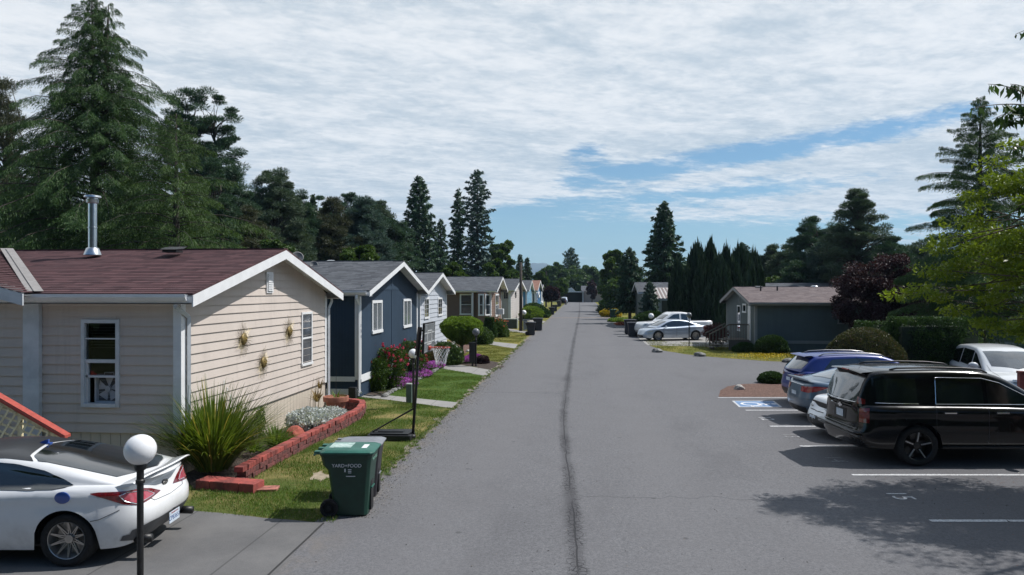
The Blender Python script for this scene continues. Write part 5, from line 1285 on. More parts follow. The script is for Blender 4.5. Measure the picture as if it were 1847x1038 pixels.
# ---- white hatchback, nose towards the road
loc = Wd(9.42, 17.3)
c5 = Car('white_hatchback', 'white car with black grille facing the road, mostly hidden behind the black SUV', 'car', (*loc, .014), YAW + pi, 4.45, 1.79, 1.44, .20,
         [(-2.22, .90), (-2.0, .98), (-1, .97), (0, .94), (1.0, .93), (1.4, .91), (1.9, .87), (2.14, .78), (2.22, .68)],
         [(-2.0, .98), (-1.6, 1.3), (-1, 1.42), (0, 1.44), (.5, 1.35), (1.25, .90)], (-1.30, 1.33), .32, MATS['paint_white'], nplan=5.5, ncr=2.6, nose=((0, -.14), (.3, .0), (.55, -.02), (.8, -.12), (1, -.26)), flare=.03)
c5.wheels(.2, 'rim_silver', 'ten')
c5.patch('front', [(-.50, .24), (.50, .24)], [(-.30, .46), (-.20, .50), (.20, .50), (.30, .46)], MATS['trim_black'], 'grille', 24, 8, .008)
c5.patch('front', [(.34, .64), (.60, .66), (.80, .70)], [(.34, .665), (.60, .73), (.80, .76)], MATS['lamp_dark'], 'headlight', 12, 5, .010, mirror=True)
c5.patch('side', [(1.65, .70), (2.05, .66)], [(1.65, .735), (2.05, .72)], MATS['lamp_dark'], 'headlight', 10, 4, .010, mirror=True)
c5.seam([(-.36, .60), (0, .585), (.36, .60)], 1, 'front', .012, 'trim_black', 'grille_bar'); plate(c5, None, .42, '', sd='front')
c5.patch('top', [(-.62, .72), (0, .84), (.62, .72)], [(-.66, 1.10), (0, 1.38), (.66, 1.10)], MATS['car_glass'], 'windscreen', 20, 10, .008)
c5.patch('side', [(-1.2, 1.02), (.9, .98)], [(-1.2, 1.12), (-.8, 1.3), (0, 1.34), (.4, 1.26), (.9, 1.0)], MATS['car_glass'], 'side_window', 24, 8, .008, mirror=True)
# ---- white SUV facing the camera at the right edge
loc = Wd(15.35, 22.7)
c6 = Car('white_suv', 'pearl white SUV facing the camera at the right edge beyond the black SUV', 'suv', (*loc, .014), YAW - pi / 2 - radians(15), 4.75, 1.90, 1.74, .26,
         [(-2.37, 1.0), (-2.2, 1.12), (-1, 1.10), (0, 1.07), (.9, 1.06), (1.3, 1.05), (1.9, .98), (2.25, .88), (2.37, .72)],
         [(-2.2, 1.10), (-2.0, 1.5), (-1.6, 1.68), (-.6, 1.74), (.1, 1.70), (.45, 1.60), (1.35, 1.05)], (-1.40, 1.42), .37, MATS['paint_pearl'], nplan=7, ncr=3.2, nose=((0, -.08), (.3, .0), (.6, .0), (.8, -.06), (1, -.16)), flare=.03, roofw=.68)
c6.wheels(.24, 'rim_silver', 'ten')
c6.patch('top', [(-.62, .46), (0, .56), (.62, .46)], [(-.72, 1.17), (0, 1.44), (.72, 1.17)], MATS['car_glass_grey'], 'windscreen', 24, 12, .008)
for a, b in ((-1.9, -.95), (-.88, .08), (.15, 1.05)):
    hh = [(-1.9, 1.30), (-1.7, 1.50), (-.9, 1.60), (.0, 1.58), (.3, 1.50), (1.05, 1.10)]
    c6.patch('side', [(a, 1.14), (b, 1.10)], [(a, interp(hh, a))] + [p for p in hh if a < p[0] < b] + [(b, interp(hh, b))], MATS['car_glass'], 'side_window', 14, 8, .008, mirror=True)
c6.patch('front_corner', [(-.36, .70), (0, .74), (.34, .84)], [(-.36, .80), (0, .86), (.34, .89)], MATS['lamp_clear'], 'headlight', 30, 6, .010, mirror=True)
c6.patch('front', [(-.40, .55), (.40, .55)], [(-.46, .84), (.46, .84)], MATS['trim_black'], 'grille', 16, 6, .008); c6.patch('front', [(.52, .46), (.84, .48)], [(.52, .52), (.84, .54)], MATS['trim_black'], 'fog_lamp_slot', 8, 4, .010, mirror=True)
c6.patch('front', [(-.7, .30), (.7, .30)], [(-.7, .40), (.7, .40)], MATS['trim_black'], 'lower_bumper', 14, 4, .008)
c6.seam([(0, 1.07), (0, .4)], 0); c6.seam([(1.08, 1.05), (1.0, .4)], 0); c6.seam([(-.40, .90), (.40, .90)], 1, 'front', .01, 'chrome', 'grille_bar'); c6.seam([(-.72, 1.12), (-.66, 2.2)], 0, 'top')
c6.mirror_(.92, 1.20, MATS['paint_pearl'], 1.15)
# ---- silver sedan and white pickup on the far drive
loc = Wd(11.2, 50.6); A7 = YAW + pi + radians(12)
c7 = Car('silver_sedan', 'silver sedan parked nose to the road in front of the white pickup', 'car', (*loc, .016), A7, 4.80, 1.82, 1.46, .20,
         [(-2.40, .92), (-2.2, 1.03), (-1.6, 1.03), (0, .95), (1.0, .92), (1.5, .88), (2.2, .72), (2.40, .55)], [(-1.95, 1.03), (-1.4, 1.20), (-.9, 1.38), (-.3, 1.455), (.2, 1.455), (.6, 1.36), (1.5, .90)],
         (-1.40, 1.38), .34, MATS['paint_silver'], roofw=.64, flare=.03, nplan=6.5, ncr=4)
c7.wheels(.22, 'rim_silver', 'ten')
c7.patch('side', [(-1.35, 1.07), (0, 1.0), (1.15, .96)], [(-1.35, 1.09), (-.9, 1.28), (-.3, 1.36), (.2, 1.36), (.65, 1.24), (1.15, .98)], MATS['car_glass'], 'side_window', 24, 6, .012, mirror=True)
c7.patch('top', [(-.62, -1.7), (0, -1.85), (.62, -1.7)], [(-.62, -1.0), (0, -.9), (.62, -1.0)], MATS['car_glass'], 'rear_window', 12, 8, .012); c7.patch('top', [(-.62, .68), (0, .80), (.62, .68)], [(-.66, 1.3), (0, 1.55), (.66, 1.3)], MATS['car_glass'], 'windscreen', 12, 8, .012)
c7.patch('side', [(-2.32, .84), (-2.0, .90)], [(-2.32, .96), (-2.0, .97)], MATS['lamp_red'], 'taillight', 6, 4, .012, mirror=True); c7.patch('side', [(1.75, .66), (2.25, .58)], [(1.75, .74), (2.25, .68)], MATS['lamp_clear'], 'headlight', 8, 4, .012, mirror=True); c7.patch('front', [(-.7, .25), (.7, .25)], [(-.7, .38), (.7, .38)], MATS['trim_black'], 'grille', 8, 3, .012)
for x in (.02, .98, -.98): c7.seam([(x, .96), (x, .3)], 0, w=.006)
c7.mirror_(.85, .98, MATS['paint_silver'])
loc = Wd(12.1, 54.0)
c8 = Car('white_pickup', 'white pickup truck parked behind the silver sedan', 'pickup truck', (*loc, .016), A7, 5.80, 1.96, 1.90, .40,
         [(-2.9, 1.16), (-2.7, 1.22), (0, 1.20), (1.2, 1.18), (1.4, 1.17), (2.6, 1.10), (2.9, .95)], [(-.98, 1.2), (-.93, 1.7), (-.80, 1.83), (-.3, 1.88), (.35, 1.86), (.6, 1.75), (1.35, 1.17)], (-1.65, 1.85), .39, MATS['paint_white'], nplan=11, ncr=5, roofw=.72)
c8.wheels(.26, 'rim_silver', 'ten')
c8.patch('side', [(-.75, 1.27), (-.25, 1.27)], [(-.75, 1.70), (-.25, 1.74)], MATS['car_glass'], 'side_window', 8, 6, .012, mirror=True); c8.patch('side', [(-.10, 1.27), (1.1, 1.22)], [(-.10, 1.74), (.35, 1.70), (1.1, 1.25)], MATS['car_glass'], 'side_window', 12, 6, .012, mirror=True)
c8.patch('top', [(-.7, .72), (0, .82), (.7, .72)], [(-.74, 1.18), (0, 1.40), (.74, 1.18)], MATS['car_glass'], 'windscreen', 12, 8, .012)
c8.patch('top', [(-.72, -2.75), (.72, -2.75)], [(-.72, -1.08), (.72, -1.08)], MATS['trim_black'], 'cargo_bed', 6, 6, .012); c8.patch('side', [(2.45, .90), (2.85, .88)], [(2.45, 1.06), (2.85, 1.02)], MATS['lamp_clear'], 'headlight', 6, 4, .012, mirror=True); c8.patch('side', [(-2.86, .95), (-2.75, .95)], [(-2.86, 1.18), (-2.75, 1.18)], MATS['lamp_red'], 'taillight', 4, 4, .012, mirror=True)
# ---- two small parked cars far down the road on the left
def farcar(name, label, x, y, pm, rz=pi / 2):
    c = Car(name, label, 'car', (x, y, .01), rz, 4.6, 1.85, 1.7, .25, [(-2.3, .95), (-2.0, 1.05), (0, 1.0), (1.2, .98), (2.2, .80), (2.3, .6)], [(-2.1, 1.02), (-1.8, 1.5), (-1.3, 1.66), (0, 1.68), (.5, 1.55), (1.3, .97)], (-1.4, 1.4), .36, MATS[pm])
    c.wheels(.24, 'rim_silver', 'ten'); c.patch('side', [(-1.7, 1.08), (1.1, 1.02)], [(-1.7, 1.4), (-1.2, 1.55), (.2, 1.55), (1.1, 1.05)], MATS['car_glass'], 'side_window', 10, 4, .015, mirror=True); c.patch('rear', [(-.6, 1.1), (.6, 1.1)], [(-.5, 1.5), (.5, 1.5)], MATS['car_glass'], 'rear_window', 6, 4, .015)
    c.patch('rear', [(.6, .75), (.85, .75)], [(.6, .95), (.85, .95)], MATS['lamp_red'], 'taillight', 4, 3, .015, mirror=True)
fq = AT(1015, 176); farcar('dark_parked_car', 'small dark car parked far down the road on the left', fq[0], fq[1], 'paint_black')
fq = AT(1018, 196); farcar('pale_parked_car', 'pale car parked beside the far carport', fq[0], fq[1], 'paint_silver')

# ================================================================ STREET OBJECTS
def lamp(px, D, zc, r, label, globe='globe_white', group='globe lamps on black posts', base=0):
    x, y = AT(px, D); t = empty('street_lamp', (x, y, base), label, 'street lamp', group); mb = MB(); h = zc - r
    mb.lathe([(.055, 0), (.055, .03), (.036, .06), (.033, .12), (.033, h - .20), (.046, h - .19), (.046, h - .16), (.036, h - .15), (.036, h - .06), (.055, h - .05), (.06, h - .01), (.05, h + .02), (.001, h + .02)], (0, 0, 0), 20)
    mb.build('post', MATS['lamp_black'], t, auto=40); mb = MB(); mb.sphere((0, 0, zc), r, 32); mb.build('globe', MATS[globe], t, smooth=True); return t
lamp(253, 7.6, 1.82, .160, 'black post lamp with white globe standing in front of the white coupe')
lamp(745.5, 21.4, 1.62, .142, 'black post lamp with white globe on the lawn beside the basketball hoop')
mat('globe_unlit', (.16, .17, .18), .3, .1)  # unlit look of these globes is put into a dark grey colour
l3 = lamp(858.5, 33.2, 1.58, .17, 'black post lamp with dull dark globe before the round clipped shrub', 'globe_unlit')
mb = MB(); mb.box(-.30, -.03, -.12, .12, .18, 1.05); mb.box(-.32, -.01, -.14, .14, 1.05, 1.1); mb.box(-.2, -.12, -.03, .03, 0, .2); o = mb.build('mailbox', MATS['black_plastic'], None, bevel=.01); o.location = l3.location; tag(o, 'dark mail box strapped to the post before the round clipped shrub', 'mailbox')
lamp(945, 63, 1.55, .22, 'post lamp with white globe next to the tall wooden pole on the left')
lamp(977, 108, 1.6, .25, 'tiny white globe lamp far down the left side near the conical bushes')
lamp(1111, 96, 1.9, .26, 'white globe lamp beside the yellow bush on the right')
lamp(1174.5, 56, 1.50, .22, 'white globe lamp rising out of the dark hedge by the pickup')
lamp(1243, 45.0, 1.95, .17, 'dark post lamp with unlit globe on the grass before the silver sedan', 'globe_unlit')
x, y = AT(939.5, 62); pole = empty('utility_pole', (x, y, 0), 'tall thin dark wooden pole beside the green transformer box', 'utility pole'); mb = MB(); mb.tube([(0, 0, 0), (0, 0, 5.9)], [.16, .11], 12); mb.build('pole', MATS['bark_dark'], pole, smooth=True)
mb = MB(); mb.box(.16, .75, -.1, .1, .9, 1.0); mb.box(.2, .55, -.09, .09, .1, .9); mb.build('meter_box', mat('meter_grey', (.18, .2, .2), .6), pole)
x, y = AT(1011, 150); p2 = empty('utility_pole', (x, y, 0), 'slim distant pole above the red leaved maple', 'utility pole'); mb = MB(); mb.tube([(-3.0, 0, 0), (-3.0, 0, 7.5)], [.2, .14], 8); mb.build('pole', MATS['bark_dark'], p2)
# green pedestal, transformer box
x, y = AT(738.5, 22.4); mb = MB(); gp = mat('pedestal_green', (.085, .13, .115), .6, .1, 6); gl_ = mat('pedestal_lid', (.30, .34, .30), .6)
pe = empty('utility_pedestal', (x, y, 0), 'short green utility box with pale lid on the lawn by the path', 'utility box'); mb.box(-.09, .09, -.09, .09, 0, .56); mb.build('case', gp, pe, bevel=.015); mb = MB(); mb.box(-.10, .10, -.10, .10, .56, .61); mb.build('lid', gl_, pe, bevel=.02)
x, y = AT(923, 66); tb_ = empty('transformer_box', (x, y, 0), 'dark green transformer box with pale edges near the tall wooden pole', 'utility box'); mb = MB(); mb.box(-.72, .48, -.4, .4, 0, .82); mb.build('case', mat('box_green', (.035, .06, .05), .5), tb_, bevel=.02); mb = MB(); mb.box(-.76, .52, -.44, .44, .82, .90); mb.box(.48, .56, -.44, .44, 0, .84); mb.build('lid', gl_, tb_)
# wheelie bins. local +x = the opening front
def make_bin(name, label, body, lid, loc, rz, txt=None, stickers=False, s=1.0, group=None, big=True):
    t = empty(name, loc, label, 'wheelie bin', group, rz); t.scale = (s, s, s)
    def ring(z, x0, x1, w, c=.05): return [(x0 + c, -w, z), (x1 - c, -w, z), (x1, -w + c, z), (x1, w - c, z), (x1 - c, w, z), (x0 + c, w, z), (x0, w - c, z), (x0, -w + c, z)]
    mb = MB(); lv = [(.02, -.24, .27, .24), (.30, -.27, .29, .265), (.60, -.31, .315, .285), (.72, -.33, .325, .29), (.80, -.40, .335, .31), (.93, -.42, .35, .325), (.95, -.44, .37, .34), (.985, -.44, .37, .34)]
    rows = [ring(*v) for v in lv]; rows = [r + [r[0]] for r in rows]; mb.grid(rows); mb.poly(rows[0][:-1][::-1]); mb.poly(rows[-1][:-1])
    b = mb.build('body', MATS[body], t, bevel=.012, auto=35)
    mb = MB(); mb.box(.275, .312, -.09, .09, .06, .52); mb.cur = 1; mb.box(.280, .330, -.10, .10, .40, .425)
    mb.build('front_recess', [MATS['trim_black'], MATS[lid]], t, bevel=.004)
    mb = MB(); L_ = [ring(.985, -.45, .395, .355, .05), ring(1.005, -.45, .40, .36, .06), ring(1.03, -.42, .37, .33, .08), ring(1.04, -.40, .2, .25, .08)]; L_ = [r + [r[0]] for r in L_]; mb.grid(L_); mb.poly(L_[-1][:-1]); mb.poly(L_[0][:-1][::-1])
    for k in (-.24, 0, .24): mb.box(-.53, -.40, k - .05, k + .05, .965, 1.015)
    mb.tube([(-.52, -.30, .965), (-.52, .30, .965)], .018, 8)
    l = mb.build('lid', MATS[lid], t, bevel=.008, auto=35)
    if stickers:
        mb = MB(); mb.box(-.34, .0, -.14, .22, 1.041, 1.0435); mb.build('sticker', mat('sticker_grey', (.42, .50, .47), .6, .2, 14, col2=(.22, .35, .31)), l); mb = MB(); mb.box(.17, .25, -.16, .10, 1.036, 1.042); mb.build('sticker', MATS['bright_trim'], l)
    for q in (1, -1):
        M = Matrix.Translation((-.30, q * .27, .14)) @ Matrix.Rotation(-pi / 2 * q, 4, 'X'); mb = MB(); mb.lathe([(.06, -.03), (.13, -.035), (.14, -.02), (.14, .02), (.13, .035), (.10, .03), (.09, .0), (.04, .0), (.035, .035), (.001, .035)], (0, 0, 0), 24, M); mb.build('wheel', MATS['rubber'], t, auto=40)
    if txt:
        for sgn in (1,):
            M = frame((-.02, -.305, .80), (1, 0, 0), (0, 0, 1)); M = Matrix.Translation((0, -.015, 0)) @ M
            text_mesh(txt, .075, 'lettering', MATS['bright_trim'], b, M, .002)
            mb = MB()
            for (a, c, w_, h_) in ((-.055, .705, .018, .05), (.0, .735, .05, .012), (.0, .71, .05, .010), (.0, .688, .05, .008), (-.03, .635, .14, .010)): mb.box(a, a + w_, -.322 + .0, -.314, c, c + h_)
            mb.build('lettering', MATS['bright_trim'], b)
            M = frame((.352, 0, .86), (0, 1, 0), (0, 0, 1)); text_mesh(txt, .06, 'lettering', mat('faint_text', (.2, .38, .3), .6), b, M, .002)
    return t
mat('bin_green', (.006, .042, .028), .42, .12, 5, bmp=.1, bscale=60); mat('lid_green', (.02, .115, .085), .4, .15, 5); mat('bin_black', (.020, .019, .024), .45, .2, 5, bmp=.1, bscale=60); mat('lid_grey', (.20, .21, .23), .4, .1, 8); mat('bin_charcoal', (.025, .028, .038), .45, .2, 4)
x, y = AT(636, 11.35); make_bin('green_bin', 'large green wheelie bin with white lettering nearest the camera at the road edge', 'bin_green', 'lid_green', (x, y, .012), YAW - .0, 'YARD+FOOD', True, 1.0)
x, y = AT(655, 12.35); make_bin('black_bin', 'black wheelie bin with pale grey lid standing close behind the green bin', 'bin_black', 'lid_grey', (x, y, .008), YAW + .03, s=.90)
bins = [(957.5, 56, 'dark bin nearer to the camera of the pair beside the left lawn', 1.0), (971, 62.5, 'dark bin farther of the pair beside the left lawn', 1.05), (995.5, 103, 'lone dark bin past the pair on the left kerb, before the maple', 1.05), (1001, 119, 'small dark bin at the left kerb next to the red leaved maple', 1.05), (1008, 152, 'farthest dark bin at the left kerb', 1.2),
        (1141, 54.5, 'dark bin in front of the pair next to the hedge on the right', 1.05), (1135, 57.2, 'dark bin behind its twin next to the hedge on the right', 1.15), (1091, 124, 'dark bin nearer of the far pair on the right kerb', 1.15), (1087.5, 133, 'dark bin farther of the far pair on the right kerb', 1.15)]
b0 = None
for px, D, lb, s in bins:
    x, y = AT(px, D); rz = 0.0 if px < 1045 else pi
    if b0 is None: b0 = make_bin('black_bin', lb, 'bin_charcoal', 'bin_charcoal', (x, y, .008), rz + .1, s=s, group='dark bins put out along the road')
    else: dup(b0, (x, y, .010), lb, rz, s)
x, y = AT(1105, 91); b1 = make_bin('green_bin', 'small dark green bin on the right kerb by the yellow bush', 'bin_green', 'lid_green', (x, y, .01), pi, s=1.05)
# basketball hoop
x, y = AT(706, 17.05); bk = empty('basketball_hoop', (x, y, .004), 'portable black basketball hoop with grey backboard and red rim on the lawn edge', 'basketball hoop', rz=YAW)
mb = MB(); mb.prism([(-.52, -.34, 0), (.50, -.40, 0), (.56, .0, 0), (.50, .34, 0), (-.50, .30, 0)], (0, 0, .13)); mb.prism([(-.46, -.28, .13), (.44, -.33, .13), (.50, .0, .13), (.44, .28, .13), (-.44, .25, .13)], (0, 0, .035)); mb.prism([(-.3, -.12, .165), (.3, -.16, .165), (.3, .10, .165), (-.3, .08, .165)], (0, 0, .02)); mb.build('base', MATS['black_plastic'], bk, bevel=.03)
mb = MB(); mb.tube([(.52, -.12, .04), (.60, .05, 1.5), (.64, .12, 2.62)], .034, 12); mb.tube([(.52, -.2, .05), (.52, -.05, .05)], .07, 10); mb.build('pole', MATS['lamp_black'], bk, smooth=True)
mb = MB(); mb.tube([(-.42, -.12, .17), (.545, -.03, .72)], .016, 8); mb.tube([(-.40, .12, .17), (.545, .0, .70)], .016, 8); mb.build('strut', MATS['lamp_black'], bk)
BR = Matrix.Translation((.86, .22, 2.36)) @ Matrix.Rotation(radians(-7), 4, 'Z') @ Matrix.Rotation(radians(2), 4, 'Y')
mb = MB(); mb.box(-.025, .0, -.52, .52, -.34, .36, BR); bb = mb.build('backboard', mat('board_grey', (.30, .31, .31), .5, .1, 12), bk)
mb = MB()
for k in range(13): yy = -.50 + k / 12; mb.box(.0, .014, yy - .008, yy + .008, -.33, .35, BR)
for z in (-.33, -.1, .12, .34): mb.box(.0, .013, -.51, .51, z - .012, z + .012, BR)
mb.box(.012, .018, -.23, .23, -.16, -.13, BR); mb.box(.012, .018, -.23, .23, .16, .19, BR); mb.box(.012, .018, -.23, -.2, -.16, .19, BR); mb.box(.012, .018, .2, .23, -.16, .19, BR); mb.build('ribs', mat('board_pale', (.46, .48, .48), .5), bb)
mb = MB()
for z0_, z1_ in ((-.345, -.32), (.345, .37)): mb.box(-.03, .02, -.53, .53, z0_, z1_, BR)
for q in (-1, 1): mb.box(-.03, .02, *sorted((q * .51, q * .535)), -.34, .36, BR)
mb.build('board_frame', MATS['lamp_black'], bb)
mb = MB(); mb.tube([(.63, .12, 2.56), (.84, .2, 2.5)], .025, 8); mb.tube([(.63, .10, 2.25), (.84, .2, 2.2)], .025, 8); mb.tube([(.60, .05, 1.95), (.66, .12, 2.62)], .06, 6); mb.build('bracket', MATS['lamp_black'], bk)
rc_ = BR @ Vector((.30, 0, -.22)); mb = MB(); ring = [tuple(rc_ + Vector((.22 * cos(a), .22 * sin(a), 0))) for a in np.linspace(0, 2 * pi, 29)]; mb.tube(ring, .010, 6, False)
mb.tube([tuple(BR @ Vector((0, -.08, -.22))), tuple(rc_ + Vector((-.2, -.08, 0)))], .010, 6); mb.tube([tuple(BR @ Vector((0, .08, -.22))), tuple(rc_ + Vector((-.2, .08, 0)))], .010, 6); mb.box(0, .05, -.09, .09, -.29, -.2, BR); mb.build('rim', mat('rim_red', (.42, .05, .03), .4), bk, smooth=True)
mb = MB(); N = 12
for k in range(N):
    for sg in (1, -1):
        P = []
        for j in range(6): t = j / 5; a = 2 * pi * (k + sg * j * .5) / N; r = .215 - .10 * t ** .7; P.append(tuple(rc_ + Vector((r * cos(a), r * sin(a), -.40 * t + .01 * sin(k)))))
        mb.tube(P, .0055, 4, False)
mb.build('net', MATS['bright_trim'], bk)
# satellite dishes between the first two houses
for px, py, D, r, lb in ((536, 466, 24.5, .20, 'grey satellite dish edge showing over the beige house roof'), (565, 480, 27.0, .16, 'small dark satellite dish on the blue house roof')):
    x, y = AT(px, D); z = ZP(py, D); s_ = empty('satellite_dish', (x, y, z - .35), lb, 'satellite dish'); mb = MB(); M = Matrix.Translation((0, 0, .35)) @ Matrix.Rotation(radians(60), 4, 'X') @ Matrix.Rotation(radians(30), 4, 'Y')
    mb.lathe([(.001, 0), (r * .5, .02), (r * .85, .06), (r, .09), (r, .10), (r * .85, .075), (.001, .02)], (0, 0, 0), 24, M); mb.build('dish', mat('dish_grey', (.13, .135, .14), .5), s_, smooth=True)
    mb = MB(); mb.tube([(0, 0, -.2), (0, .05, .33)], .02, 8); mb.tube([(0, 0, .12), (0, -.35, .35)], .01, 6); mb.build('mount', MATS['dark_metal'], s_)
# ramp with lattice and red handrail beside the front wing
def pt(px, py, D): a = AT(px, D); return Vector((a[0], a[1], ZP(py, D)))
DR = 12.55; A_, B_ = pt(-60, 683, DR), pt(122, 789, DR)
rp = empty('lattice_ramp', (B_.x, B_.y, 0), 'cream lattice ramp side with red handrail sloping down behind the coupe', 'ramp railing'); L0 = Vector(rp.location)
mb = MB(); up = Vector((0, 0, 1)); dn_ = (B_ - A_).normalized(); fw3 = Vector((-sin(YAW), cos(YAW), 0))
mb.prism([A_ - L0 - fw3 * .08, B_ - L0 - fw3 * .08, B_ - L0 + fw3 * .09, A_ - L0 + fw3 * .09], (0, 0, .045)); mb.prism([A_ - L0 - fw3 * .03 + up * -.001, B_ - L0 - fw3 * .03 - up * .001, B_ - L0 - fw3 * .03 - up * .06, A_ - L0 - fw3 * .03 - up * .06], fw3 * .03)
mb.build('handrail', mat('rail_red', (.42, .085, .065), .55, .12, 10), rp)
lat_m = mat('lattice_cream', (.78, .70, .46), .75, .12, 10, col2=(.62, .54, .34)); mb = MB(); Rv = Vector((cos(YAW), sin(YAW), 0))
def rail_z(sx): t = (sx - 0) / (B_ - A_).dot(Rv); return A_.z + (B_.z - A_.z) * t
Lx_ = (B_ - A_).dot(Rv)
for sl_, off in ((1.0, 0), (-.45, .014)):
    for k in range(-30, 60):
        c0 = k * .125 / (1 if sl_ > 0 else 1)
        pts = []
        for q in np.linspace(0, Lx_, 80):
            z = (q * 1.6 - c0 * 2.0) if sl_ > 0 else (-q * .35 + c0 * 1.1) 
            if .02 < z < rail_z(q) - .10: pts.append((q, z))
        if len(pts) < 2: continue
        (q0, z0_), (q1, z1_) = pts[0], pts[-1]; a = Vector((A_.x, A_.y, 0)) - Vector((L0.x, L0.y, 0)); p0, p1 = a + Rv * q0 + up * z0_, a + Rv * q1 + up * z1_
        t = (p1 - p0); 
        if t.length < .03: continue
        t.normalize(); s_ = fw3.cross(t) * .018; mb.prism([p0 - s_ + fw3 * off, p1 - s_ + fw3 * off, p1 + s_ + fw3 * off, p0 + s_ + fw3 * off], fw3 * .010)
a = Vector((A_.x, A_.y, 0)) - Vector((L0.x, L0.y, 0))
mb.prism([a + up * (A_.z - .07) + fw3 * .03, a + Rv * Lx_ + up * (B_.z - .07) + fw3 * .03, a + Rv * Lx_ + up * (B_.z - .16) + fw3 * .03, a + up * (A_.z - .16) + fw3 * .03], fw3 * .03)
for q in (.9, 1.75): mb.box(-.03, .03, .02, .09, 0, rail_z(q) - .05, Matrix.Translation(a + Rv * q) @ Matrix.Rotation(YAW, 4, 'Z'))
mb.build('lattice', lat_m, rp)
# red block retaining wall round the flower bed
red1 = mat('block_red', (.30, .062, .05), .85, .35, 4, bmp=.4, bscale=30, col2=(.13, .038, .034)); red2 = mat('block_face', (.15, .045, .042), .9, .4, 9, bmp=.6, bscale=25, col2=(.07, .035, .032))
w_pts = [G(438, 874), G(500, 838), G(560, 806), G(612, 779), G(652, 757), G(660, 745)]; e1 = Vector(w_pts[-1])
wall_path = [Vector(p) for p in w_pts] + [e1 + Vector((-.18, .42)), e1 + Vector((-.60, .66)), e1 + Vector((-1.15, .72)), Vector((HX + .1, e1.y + .66))]
def walk(path, step):
    out = []; i = 0; pos = path[0].copy(); d = 0
    tot = [(path[k + 1] - path[k]).length for k in range(len(path) - 1)]; T = sum(tot); n = int(T / step)
    for k in range(n + 1):
        s_ = T * k / n; j = 0
        while j < len(tot) - 1 and s_ > tot[j]: s_ -= tot[j]; j += 1
        out.append(path[j].lerp(path[j + 1], s_ / tot[j]))
    return out
wl_ = empty('garden_wall', (w_pts[0][0], w_pts[0][1], 0), 'low curved garden wall of red blocks around the bed of the beige house', 'garden wall'); L0 = Vector((w_pts[0][0], w_pts[0][1], 0))
mb = MB(); R = random.Random(4)
for c in range(3):
    st_ = .20; P = walk(wall_path, st_); off = .5 * (c % 2)
    for k in range(len(P) - 1):
        a, b = P[k], P[k + 1]; t = (b - a).normalized(); n = Vector((-t.y, t.x)); a2, b2 = a + t * (off * st_) + t * .004, b + t * (off * st_) - t * .004
        j = R.uniform(-.012, .012); th = .17; zz = c * .105
        bk_ = [a2 - n * (j), b2 - n * (j + R.uniform(-.008, .008)), b2 + n * th, a2 + n * th]; mb.cur = 0 if c == 2 else 1
        mb.prism([(p.x - L0.x, p.y - L0.y, zz) for p in bk_], (0, 0, .100 + R.uniform(-.004, .003)))
mb.build('courses', [red1, red2], wl_, bevel=.008)
mb = MB(); q0 = G(457, 892); q1 = G(352, 884)
sx0, sx1 = Vector(q1), Vector(q0)
for k in range(4):
    a, b = sx1.lerp(sx0, k / 4 + .003), sx1.lerp(sx0, (k + 1) / 4 - .003); t = (b - a).normalized(); n = Vector((t.y, -t.x)); mb.prism([(p.x - L0.x, p.y - L0.y, .0) for p in (a, b, b + n * .34, a + n * .34)], (0, 0, .17))
mb.build('front_course', red1, wl_, bevel=.012)
cap = G(478, 886); mb = MB(); mb.box(-.22, .22, -.1, .16, 0, .05); o = mb.build('stepping_slab', mat('slab_pink', (.33, .13, .10), .9, .3, 8), None, bevel=.01); o.location = (cap[0], cap[1], 0.004); o.rotation_euler.z = .2; tag(o, 'flat reddish slab lying in the grass at the wall end', 'paving slab')
sheet('flower_bed', [(p.x, p.y) for p in wall_path[:-1]] + [(HX + .02, wall_path[-1].y), (HX + .02, hA), tuple(q1), tuple(q0)], .012, MATS['soil'])
# terracotta pot and things in the bed
zb_ = .10
x, y = AT(606, 19.6); pot = empty('terracotta_pot', (x, y, .08), 'large terracotta flower pot on a saucer at the far end of the bed', 'flower pot'); mb = MB()
mb.lathe([(.001, .03), (.20, .03), (.27, .40), (.30, .41), (.335, .41), (.345, .50), (.34, .54), (.305, .545), (.29, .50), (.001, .47)], (0, 0, 0), 32); mb.build('pot', mat('terracotta', (.33, .13, .085), .8, .15, 6, bmp=.15), pot, auto=45); mb = MB(); mb.lathe([(.001, 0), (.27, 0), (.31, .05), (.29, .055), (.26, .03), (.001, .03)], (0, 0, 0), 28); mb.build('saucer', MATS['terracotta'], pot, auto=45)
mb = MB(); mb.lathe([(.001, .49), (.29, .485)], (0, 0, 0), 20); mb.build('soil', MATS['soil'], pot)
def rock(px, py, r, lb, m, D=None, z=0.0, sz=.7, name='rock', seed=0, cat='rock'):
    x, y = G(px, py) if D is None else AT(px, D); R = random.Random(seed + int(px)); bm = bmesh.new(); bmesh.ops.create_icosphere(bm, subdivisions=3, radius=r)
    dirs = [Vector((R.gauss(0, 1), R.gauss(0, 1), R.gauss(0, 1))).normalized() for _ in range(12)]
    for v in bm.verts:
        for d in dirs:
            k = v.co.dot(d) - r * .78
            if k > 0: v.co -= d * k * .85
        v.co *= 1 + .10 * mnoise.noise(v.co * 3 / r + Vector((seed, 0, 0))); v.co.z = max(v.co.z * sz, -r * .25)
    me = bpy.data.meshes.new(name); bm.to_mesh(me); bm.free(); me.materials.append(MATS[m]); o = bpy.data.objects.new(name, me); COL.objects.link(o); o.location = (x, y, z + r * .22); return tag(o, lb, cat)
mat('rock_pale', (.42, .40, .37), .9, .2, 5, bmp=.5, bscale=14); mat('rock_grey', (.20, .20, .19), .9, .4, 4, bmp=.6, bscale=12); mat('rock_red', (.38, .10, .07), .9, .2, 5, bmp=.4, bscale=14)
